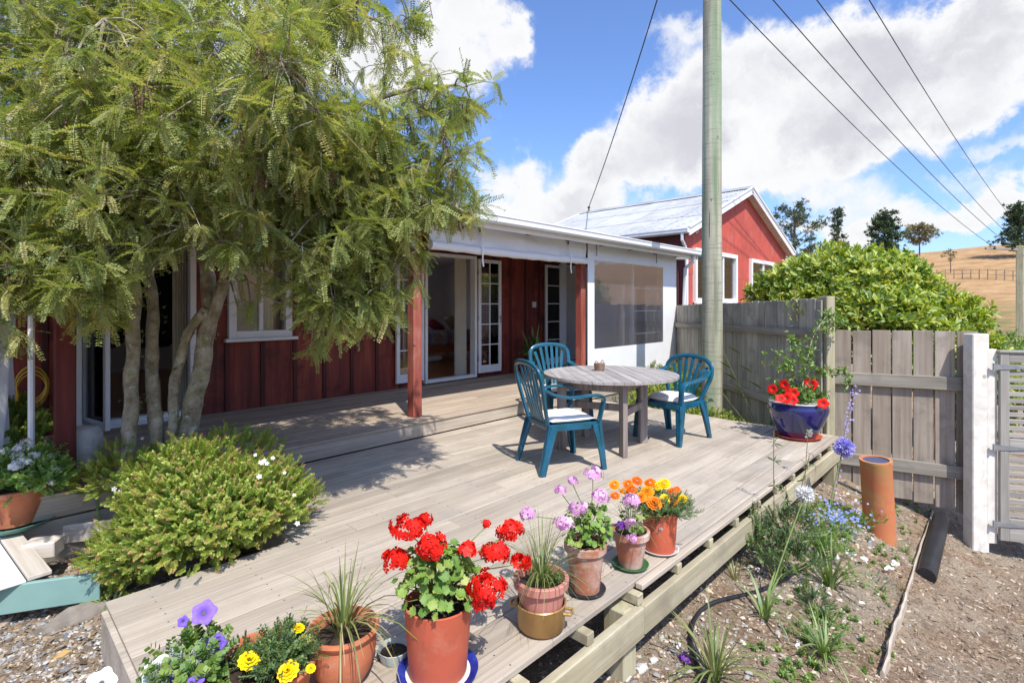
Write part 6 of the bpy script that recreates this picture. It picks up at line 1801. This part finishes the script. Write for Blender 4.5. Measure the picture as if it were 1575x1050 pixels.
# bush spray hanging over the rear fence
hs = thing('overhanging_twig', 'single leafy twig hanging over the rear fence left of the corner post', 'twig', P(1222, 452, 6.4)); rel = hs.location
ps = np.array([P(1222 + rnd.gauss(0, 11), 478 + rnd.gauss(0, 14), 6.2) for _ in range(34)]); n = len(ps)
MB().sweep([p - rel for p in pd((1222, 440, 6.9), (1224, 462, 6.4), (1226, 495, 6.2))], .004, n=5).build('stem', 'stem_brown', hs)
fd = unit(rdir(n) + [0, 0, -.3]); to_objs('leaf', rawmesh('leaf', *LEAF, np.full(6, .1), 'hedge_leaf'), frames(fd, rdir(n) + [0, 0, 1], rng.uniform(.05, .08, n), ps), hs, rel)

# ------------------------------------------------------------------ garden bed plants
def garden_tuft(name, label, px_, py_, n, L, w, bend=(.2, 1.3), mat='strap', cat='strap-leaved plant', spread=.03):
    b = PG(px_, py_); t = thing(name, label, cat, b - Vector((0, 0, .01))); tuft(t, t.location, b - Vector((0, 0, .01)), n, L, w, bend, mat, spread); return t
def agap(label, head, base, r_, mat, nfl=60, name='agapanthus_flower'):
    hb = P(*head); bb = base; t = thing(name, label, 'flower', bb); rel = t.location
    MB().sweep([p - rel for p in arcpts([bb, bb.lerp(hb, .5) + Vector((.01, 0, .02)), hb], 5)], .005, n=8).build('stalk', 'stem_green', t, True)
    q = rdir(nfl); q[:, 2] = q[:, 2] * .75 + .25; q = unit(q)
    pet = []; pf = []
    for i in range(6):
        a = 2 * math.pi * i / 6; ca, sa = math.cos(a), math.sin(a); o = len(pet)
        pet += [(.45, 0, 0), (.78, .12 * ca - .07 * sa, .12 * sa + .07 * ca), (1.02, .30 * ca, .30 * sa), (.78, .12 * ca + .07 * sa, .12 * sa - .07 * ca)]; pf.append((o, o + 1, o + 2, o + 3))
    o = len(pet); pet += [(0, -.012, 0), (.5, -.012, 0), (.5, .012, 0), (0, .012, 0)]; pf.append((o, o + 1, o + 2, o + 3))
    mm = frames(q, rdir(nfl), rng.uniform(.8, 1.1, nfl) * r_, np.tile(np.array(hb), (nfl, 1))); mm[:, :, 3] -= np.array(rel)
    link('flower_head', npmesh('flower_head', np.array(pet), np.array(pf), mm, rng.random(nfl), mat), t)
    return t
ag = PG(1262, 840)
agap('lilac-blue agapanthus ball leaning in front of the deck corner', (1297, 688, 4.4), ag, .085, 'lilac_petal', 95)
garden_tuft('agapanthus', 'clump of upright strap leaves left of the clay pipe', 1262, 842, 30, .38, .02, (.2, 1.1))
wa = PG(1172, 948)
agap('white agapanthus head on a long slanting stalk above the salvia', (1238, 760, 3.6), wa, .062, 'white_petal', 80)
garden_tuft('agapanthus', 'small agapanthus clump at the foot of the white flower stalk', 1176, 950, 16, .28, .022, (.5, 1.6))
garden_tuft('flax', 'tall arching grassy clump at the bottom edge of the garden', 1100, 1046, 46, .40, .014, (.2, 1.5), 'blade', 'grass plant')
garden_tuft('agapanthus', 'dense upright strap-leaved clump in the middle of the bed behind the grey daisies', 1278, 905, 42, .40, .02, (.15, .9))
garden_tuft('lily_clump', 'low spreading green clump near the edging board at the lower right', 1268, 1010, 60, .26, .012, (.4, 1.5))
garden_tuft('grass_tuft', 'tiny bright grass tuft right of the clay pipe base', 1393, 850, 40, .12, .005, (.2, 1.2), 'strap', 'grass plant')
garden_tuft('grass_tuft', 'tiny grass tuft at the foot of the front fence', 1422, 790, 16, .07, .005, (.2, 1.2), 'strap', 'grass plant')
garden_tuft('dead_tuft', 'small dry brown tuft beside the edging board', 1385, 905, 30, .11, .003, (.2, 1.3), 'dry_grass', 'grass plant')
garden_tuft('iris_leaves', 'broad green sword leaves in the shade left of the shrub', 158, 850, 9, .42, .028, (.1, .9))
garden_tuft('iris_leaves', 'arching sword leaves hanging over the deck corner below the shrub', 172, 935, 12, .34, .016, (.9, 1.9))
def leafy(name, label, px_, py_, ells, n, sl, mat, cat='plant', tm=None, up=.8, inner=.15, stems=5):
    b = PG(px_, py_); t = thing(name, label, cat, b)
    E = []
    for (ex, ey, ed, rx_, rz_) in ells:
        c_ = P(ex, ey, ed); E.append((c_.x, c_.y, c_.z, rx_, rx_, rz_))
        for _ in range(stems): stem(t, b, b + Vector((rnd.uniform(-.03, .03), rnd.uniform(-.03, .03), 0)), c_ + Vector((rnd.uniform(-.7, .7) * rx_, rnd.uniform(-.7, .7) * rx_, rnd.uniform(0, .6) * rz_)), .003)
    sprig_bush(t, b, E, n, sl, mat, up=up, tmpl=tm or sprig_t(6, .40, .055, .9, 4), inner=inner)
    return t
dS = 3.75
sal = leafy('salvia_bush', 'open leafy green salvia growing against the deck edge', 1195, 895, [(1190, 850, 3.65, .19, .17), (1215, 815, 3.75, .20, .16), (1165, 835, 3.7, .12, .15), (1225, 870, 3.6, .17, .12)], 230, .10, 'dark_leaf', 'plant')
for (a, b_) in (((1193, 850), (1190, 662)), ((1215, 850), (1245, 700)), ((1170, 850), (1160, 770)), ((1205, 840), (1208, 745))):
    pa, pb = P(*a, 3.7), P(*b_, 3.75); stem(sal, sal.location, pa, pb, .0028, 'stem_brown', 0, 'tall_stem')
    for q in (.55, .75, .9):
        c_ = pa.lerp(pb, q); k = 7
        fd = unit(rdir(k) + [0, 0, .2]); to_objs('leaf', rawmesh('leaf', *NARROW, np.full(6, .3), 'dark_leaf'), frames(fd, rdir(k), rng.uniform(.04, .07, k), np.tile(np.array(c_), (k, 1))), sal, sal.location)
sp_ = thing('flower_spike', 'tall pale blue flower spike in front of the front fence', 'flower', PG(1275, 800)); rel = sp_.location
pts_ = pd((1275, 795, 4.6), (1290, 730, 4.6), (1300, 660, 4.6), (1318, 590, 4.6)); stem(sp_, rel, sp_.location, pts_[0], .003, 'stem_brown'); MB().sweep([p - rel for p in arcpts(pts_, 5)], .0028, n=6).build('stalk', 'stem_brown', sp_, True)
small_flowers(sp_, rel, [P(1318 - (y - 590) * .24 + rnd.gauss(0, 3.5), y + rnd.gauss(0, 3), 4.6) for y in range(592, 665, 2)] + [P(1300 - (y - 660) * .15 + rnd.gauss(0, 2), y, 4.6) for y in range(660, 760, 9)], 'lilac_petal', .0095)
sp2 = thing('flower_spike', 'thin grey-green flower spike standing up in front of the blue pot', 'flower', PG(1236, 830)); rel = sp2.location
MB().sweep([p - rel for p in arcpts([sp2.location] + pd((1238, 740, 4.3), (1243, 660, 4.35)), 5)], .0028, n=6).build('stalk', 'stem_brown', sp2, True)
small_flowers(sp2, rel, [P(1243 + rnd.gauss(0, 2.5), 661 + i * .8, 4.35) for i in range(14)], 'grey_leaf', .011)
cat_ = leafy('blue_groundcover', 'sprawling low plant with a haze of small pale blue flowers by the clay pipe', 1290, 815, [(1270, 790, 4.4, .16, .07), (1305, 805, 4.4, .15, .06), (1285, 820, 4.2, .12, .05)], 170, .07, 'bright_leaf', 'ground cover', stems=2)
small_flowers(cat_, cat_.location, [P(rnd.gauss(1290, 22), rnd.gauss(800, 14), 4.25) for _ in range(150)], 'blue_petal', .011)
gz_ = leafy('silver_daisy', 'silver-leaved daisy clump with white flowers near the edging board', 1325, 925, [(1325, 900, 4.05, .17, .08), (1350, 910, 4.05, .12, .07)], 330, .08, 'grey_leaf', 'daisy', NARROW, 1.0, .1, 0)
small_flowers(gz_, gz_.location, [P(px_ + rnd.gauss(0, 4), py_ + rnd.gauss(0, 1.5), 4.1) for px_, py_ in ((1302, 846), (1312, 850), (1330, 858), (1322, 874), (1332, 879), (1366, 872), (1374, 866), (1285, 855)) for _ in range(5)], 'white_petal', .013, 'daisies', 9)
leafy('green_filler', 'bright low leafy plant in front of the silver daisies', 1310, 925, [(1300, 905, 3.95, .13, .10), (1330, 920, 3.9, .13, .06)], 170, .08, 'bright_leaf', 'plant')
leafy('green_filler', 'small dark leafy plant left of the lower clump', 1250, 965, [(1255, 930, 3.4, .10, .09), (1245, 965, 3.3, .08, .05)], 100, .07, 'dark_leaf', 'plant')
leafy('green_filler', 'low sprawling leafy plant by the drain hose', 1320, 790, [(1345, 800, 4.6, .10, .04), (1375, 785, 4.8, .06, .03)], 50, .05, 'bright_leaf', 'plant', stems=1)
wd = sprig_t(4, .5, .12, 1.3, 8)
def weeds(n, reg, nm):
    p = reg(n); z = np.array([gfine(x, y) for x, y in p]); n = len(p)
    up_ = np.column_stack([rng.normal(0, .5, n), rng.normal(0, .5, n), np.ones(n)])
    k = 5; pp_ = np.repeat(np.column_stack([p, z]), k, 0); d_ = unit(np.repeat(up_, k, 0) + rng.normal(0, .55, (n * k, 3)) * [1, 1, .2]); d_[:, 2] = np.abs(d_[:, 2])
    stuff(link(nm, npmesh(nm, *wd, frames(d_, rdir(n * k), rng.uniform(.02, .055, n * k), pp_), rng.random(n * k) * .9, 'bright_leaf')))
def reg_bed(n):
    k = rng.integers(0, 9, n); cx = np.array([(1290, 860), (1340, 800), (1230, 920), (1290, 960), (1360, 850), (1210, 1000), (1330, 1010), (1400, 800), (1240, 1040)])
    out_ = []
    for i in k:
        q = PG(cx[i][0] + rnd.gauss(0, 28), cx[i][1] + rnd.gauss(0, 18)); out_.append((q.x, q.y))
    return np.array(out_)
weeds(110, reg_bed, 'weeds')
garden_tuft('agapanthus', 'green strap clump between the salvia and the clay pipe', 1238, 800, 24, .34, .018, (.3, 1.2))
garden_tuft('grass_tuft', 'thin upright grass at the deck edge left of the salvia', 1130, 890, 22, .22, .006, (.1, .9), 'blade', 'grass plant')
leafy('green_filler', 'low leafy green plant right of the salvia, below the blue flowers', 1265, 850, [(1255, 835, 4.0, .14, .08), (1285, 845, 4.0, .11, .06)], 80, .07, 'bright_leaf', 'plant')
leafy('green_filler', 'thin leafy weed in the middle of the bed above the lower clump', 1230, 1000, [(1235, 985, 3.15, .08, .06), (1262, 960, 3.3, .09, .07)], 90, .07, 'bright_leaf', 'plant')
leafy('green_filler', 'sprawling green plant along the edging board', 1350, 960, [(1345, 945, 3.8, .11, .05)], 90, .07, 'bright_leaf', 'plant', stems=2)
pk = thing('pink_flower', 'single magenta flower at the foot of the hose loop', 'flower', PG(1050, 1030)); head_ball('flower_head', pk, pk.location, P(1053, 1010, 2.75), .024, 'purple_petal', 18); stem(pk, pk.location, pk.location, P(1053, 1012, 2.75), .003)
# plants between the deck end and the rear fence
ic = thing('ice_plants', 'low mass of yellow-green succulent plants between the deck end and the rear fence', 'ground cover', (7.6, 3.6, -.4)); rel = ic.location
sprig_bush(ic, rel, [(7.5, 3.9, -.05, .75, .75, .30, 3), (8.3, 4.3, .0, .7, .5, .38, 3), (7.1, 3.2, -.25, .45, .7, .25, 2), (6.95, 2.3, -.3, .3, .6, .2, 1)], 2600, .09, 'shrub_leaf', up=.9, tmpl=sprig_t(6, .34, .08, 1.0, 6), inner=.2, tipmat='shrub_tip', tipfrac=.08)
sl2 = thing('bamboo_shoot', 'few long hanging olive leaves beside the power pole', 'plant', (7.25, 2.35, -.4)); rel = sl2.location
stem(sl2, rel, sl2.location, P(1108, 600, 7.0), .004); stem(sl2, rel, sl2.location, P(1112, 540, 7.0), .004)
for q in ((1118, 532, 7.0), (1135, 560, 6.9), (1112, 572, 7.0), (1150, 585, 6.9), (1125, 590, 6.9), (1105, 555, 7.0)):
    fd = unit(np.array([camdir(1, 0)[0], camdir(1, 0)[1], -.5]))[None]; to_objs('leaf', rawmesh('leaf', *NARROW, np.full(6, .3), 'dark_leaf'), frames(fd, np.array([[0, .3, 1.0]]), np.array([.22]), np.array(P(*q))[None]), sl2, rel)
pp4 = thing('verandah_plant', 'green pot plant standing on the verandah behind the tall-backed far chair', 'pot plant', (6.9, 6.1, .17)); rel = pp4.location
o = MB().lathe(pprof(.13, .09, .22, .008, .03), n=24).build('pot_body', 'terracotta', pp4, True)
tuft(pp4, rel, rel + Vector((0, 0, .18)), 12, .75, .07, (.05, .5), 'strap', .05)
sprig_bush(pp4, rel, [(6.9, 6.1, .55, .15, .15, .22)], 90, .12, 'dark_leaf', tmpl=sprig_t(5, .45, .12, 1.0, 2))
pp5 = thing('fern', 'pale green fern seen through the lower corner of the clear window', 'pot plant', (7.35, 5.1, .17)); rel = pp5.location
MB().lathe(pprof(.12, .09, .2, .008, .03), n=24).build('pot_body', 'dark_saucer', pp5, True); tuft(pp5, rel, rel + Vector((0, 0, .2)), 16, .35, .03, (.2, 1.0), 'strap', .04)

# irrigation hose
hp_ = [PG(1262, 852, .03), PG(1235, 872, .03), PG(1200, 893, .02), PG(1160, 910, .02), PG(1100, 925, .02), PG(1072, 945, .02), PG(1062, 975, .02), PG(1066, 1005, .02), PG(1080, 1040, .02), PG(1090, 1075, .01)]
o = MB().sweep([p - hp_[0] for p in arcpts(hp_, 6)], .0125, n=10).build('garden_hose', 'black_plastic', None, True, loc=hp_[0]); tag(o, 'black irrigation hose looping across the bark in front of the deck', 'hose')
h2 = [PG(1283, 738, .02), PG(1300, 745, .02), PG(1325, 758, .02), PG(1345, 772, .01)]
o = MB().sweep([p - h2[0] for p in arcpts(h2, 5)], .011, n=8).build('garden_hose', 'black_plastic', None, True, loc=h2[0]); tag(o, 'short length of dark hose behind the clay pipe', 'hose')

# ------------------------------------------------------------------ bark, gravel and stones
def scatter(name, n, reg, sizes, mat, flat, varp=1.0, cat=None):
    """angular chips lying on the ground"""
    ico = np.array([(-1, -.7, 0), (.9, -.8, .1), (1.05, .7, 0), (-.8, .9, .1), (-.5, -.3, .8), (.6, -.35, .9), (.5, .4, .7), (-.45, .4, .85)])
    fc = np.array([(0, 1, 5, 4), (1, 2, 6, 5), (2, 3, 7, 6), (3, 0, 4, 7), (4, 5, 6, 7)])
    pts = reg(n); z = np.array([gfine(a, b) for a, b in pts]); n = len(pts)
    s = sizes[0] * (sizes[1] / sizes[0]) ** (rng.random(n) ** 2.2)
    a = rng.uniform(0, 2 * math.pi, n); xd = np.stack([np.cos(a), np.sin(a), rng.normal(0, .25, n)], 1); up = np.tile([0, 0, 1.0], (n, 1)) + rng.normal(0, .35, (n, 3))
    F_ = frames(unit(xd), up, s, np.column_stack([pts, z + s * .1]))
    el = rng.uniform(flat[2], flat[3], n); F_[:, :, 0] *= el[:, None]; F_[:, :, 1] *= rng.uniform(.45, .9, n)[:, None]; F_[:, :, 2] *= rng.uniform(flat[0], flat[1], n)[:, None]
    o = link(name, npmesh(name, ico, fc, F_, rng.random(n) ** varp, mat)); return stuff(o)
def reg_right(n):
    d = rng.uniform(2.0, 7.0, n * 2) ** 1.0; l = rng.uniform(.05, 1.12, n * 2) * d
    p = np.column_stack([FX * d + FY * l, FY * d - FX * l]); return p[(p[:, 1] < 1.9)][:n]
def reg_edge(n):
    p = np.column_stack([rng.uniform(1.6, 6.8, n), rng.normal(1.15, .22, n)]); return p[p[:, 1] < 1.6]
def reg_left(n):
    d = rng.uniform(2.0, 4.2, n * 3); l = rng.uniform(-1.0, -.6, n * 3) * d
    p = np.column_stack([FX * d + FY * l, FY * d - FX * l]); return p[((p[:, 0] < .42) | ((p[:, 1] > 3.1) & (p[:, 0] < 1.55))) & (p[:, 1] < 4.6)][:n]
scatter('bark_mulch', 26000, reg_right, (.004, .017), 'bark_chip', (.15, .4, .9, 2.2))
scatter('pale_stones', 1500, reg_edge, (.006, .028), 'stone_chip', (.5, .9, .8, 1.2))
scatter('path_stones', 2200, reg_right, (.004, .016), 'stone_chip', (.4, .8, .8, 1.3))
scatter('bark_litter', 5200, reg_left, (.005, .025), 'bark_chip', (.15, .4, .9, 2.4))
scatter('gravel', 5200, reg_left, (.006, .018), 'gravel_chip', (.5, .9, .8, 1.2))
# straw and twigs
def straw(n, reg, nm):
    pts = reg(n); z = np.array([gfine(a, b) for a, b in pts]); n = len(pts); a = rng.uniform(0, 6.28, n)
    xd = np.stack([np.cos(a), np.sin(a), rng.normal(0, .1, n)], 1)
    t_ = (np.array([(-1, -.03, 0), (1, -.02, .04), (1, .02, .04), (-1, .03, 0), (0, 0, .10)]), np.array([(0, 1, 4, 4), (1, 2, 4, 4)])[:0])
    bx_ = MB().box((0, 0, 0), (2, .05, .04)); 
    o = link(nm, npmesh(nm, np.array(bx_.v), np.array(bx_.f), frames(xd, np.tile([0, 0, 1.0], (n, 1)), rng.uniform(.01, .05, n), np.column_stack([pts, z + .012])), rng.uniform(.3, 1, n), 'dry_grass')); return stuff(o)
straw(1600, reg_right, 'straw'); straw(900, reg_left, 'dead_grass')
for k, (px_, py_, r_) in enumerate(((1420, 755, .035), (1410, 768, .028), (1432, 745, .025), (988, 1028, .035), (962, 1040, .03), (1005, 1015, .025))):
    p = PG(px_, py_); o = rock('stone', p, r_, 'lime_stone', k * 3.3, (1.2, .9, .7), 2); tag(o, ['pale stone at the foot of the front fence, nearest the edging board', 'smaller pale stone in front of the fence foot', 'pale stone against the front fence palings', 'cream stone right of the deck post foot', 'cream stone left of the deck post foot', 'small cream stone behind the deck post foot'][k], 'stone')
lump = PG(120, 950); o = rock('earth_clod', lump + Vector((0, 0, .0)), .10, 'rubble_grey', 8.1, (1.5, .6, .6), 3, .3); tag(o, 'rough grey lump of rubble under the turquoise board', 'rubble')

# ------------------------------------------------------------------ trees, fence and poles on the hill
def needle_t(seed):
    rr = random.Random(seed); vs = []; fs = []
    for k in range(9):
        a = rr.uniform(0, 6.28); b = rr.uniform(-.2, 1.1); d = np.array([math.cos(a) * math.cos(b), math.sin(a) * math.cos(b), math.sin(b)]); t_ = unit(np.cross(d, [rr.random(), rr.random(), 1])) * .13
        o = len(vs); vs += [d * .05, d * .55 + t_, d * rr.uniform(.8, 1.1), d * .55 - t_]; fs.append((o, o + 1, o + 2, o + 3))
    return np.array(vs), np.array(fs)
NDL = needle_t(3)
def far_tree(name, label, px_, ytop, wpx, d, mat, form, n=420, cat='tree'):
    b = P(px_, 470, d); gzv = hz(b.x, b.y); b.z = gzv - .1; top = P(px_, ytop, d).z; H = top - b.z; Rr = wpx / 2 / 800 * d
    t = thing(name, label, cat, b, 0, 'trees standing along the hill')
    MB().sweep([(0, 0, 0), (.05 * Rr, 0, H * .4), (-.03 * Rr, 0, H * .8), (0, 0, H * .97)], [H * .022, H * .017, H * .009, H * .003], n=8).build('trunk', 'bark_far', t, True)
    lb = MB(); P_ = []; 
    nb_ = 26 if form != 'small' else 10
    for k in range(nb_):
        s = (k + .5) / nb_; a = k * 2.4 + rnd.random()
        if form == 'cone': z = H * (.12 + .84 * s); r_ = Rr * (1.08 - .95 * s ** 1.15) * rnd.uniform(.7, 1.15); dz = .12 * r_; cs = .30 * Rr
        elif form == 'open': z = H * (.25 + .70 * s); r_ = Rr * (.55 + .55 * math.sin(math.pi * min(1, s * 1.05))) * rnd.uniform(.45, 1.15); dz = .45 * r_; cs = .24 * Rr
        elif form == 'column': z = H * (.15 + .82 * s); r_ = Rr * (1.0 - .6 * s) * rnd.uniform(.6, 1.2); dz = .25 * r_; cs = .36 * Rr
        else: z = H * (.48 + .45 * s); r_ = Rr * (.4 + .65 * math.sin(math.pi * s)) * rnd.uniform(.6, 1.15); dz = .35 * r_; cs = .24 * Rr
        e = Vector((r_ * math.cos(a), r_ * math.sin(a), min(H * .98, z + dz)))
        lb.sweep([(0, 0, z - .02 * H), e * .5 + Vector((0, 0, z * .5 + .0)), e], [H * .006, H * .004, H * .002], n=4, cap=False)
        m_ = n // nb_
        for _ in range(m_):
            q = rng.random() ** .7; c_ = Vector((0, 0, z)).lerp(e, .35 + .65 * q) if form != 'open' else Vector((0, 0, z)).lerp(e, .55 + .45 * q)
            P_.append(np.array(c_) + rng.normal(size=3) * cs * [.55, .55, .38])
    lb.build('limbs', 'bark_far', t)
    P_ = np.array(P_); k = len(P_)
    o = link('crown', npmesh('crown', *NDL, frames(rdir(k) * [1, 1, .4] + 1e-3, np.tile([0, 0, 1.0], (k, 1)) + rng.normal(0, .4, (k, 3)), rng.uniform(.7, 1.3, k) * cs * .62, P_), rng.random(k), mat), t)
    return t
far_tree('pine_tree', 'loose grey-green pine beside the red gable, leftmost on the hill', 1222, 314, 66, 60, 'grey_pine_leaf', 'open', 900)
far_tree('pine_tree', 'dark dense cone-shaped pine, second from the left', 1288, 316, 36, 62, 'pine_leaf', 'cone', 900)
far_tree('pine_tree', 'dark ragged spreading pine, third from the left', 1361, 329, 54, 62, 'pine_leaf', 'column', 800)
far_tree('pine_tree', 'short brownish pine with a bare trunk, fourth from the left', 1414, 347, 50, 72, 'brown_pine_leaf', 'dome', 600)
far_tree('small_tree', 'tiny dark tree standing alone on the dry slope', 1462, 383, 22, 62, 'pine_leaf', 'small', 160)
far_tree('pine_tree', 'dark pine cut by the right edge behind the distant pole', 1566, 316, 46, 64, 'pine_leaf', 'column', 800)
far_tree('small_tree', 'low dark shrubby tree behind the bush, between the first two pines', 1262, 372, 30, 66, 'grey_pine_leaf', 'small', 200)
pf = thing('paddock_fence', 'faint wire and post fence crossing the dry hillside', 'fence', P(1500, 415, 62))
rel = pf.location
pr_ = None
for k in range(15):
    px_ = 1415 + k * 13; b = P(px_, 470, 62 - k * .8); b.z = hz(b.x, b.y)
    piece('fence_post', b - rel + Vector((0, 0, .55)), (.09, .09, 1.1), 'rail', pf, .01)
    if pr_ is not None:
        for h in (.5, 1.0): MB().sweep([pr_ - rel + Vector((0, 0, h)), b - rel + Vector((0, 0, h))], .02, n=4).build('fence_wire', 'wire_black', pf)
    pr_ = b
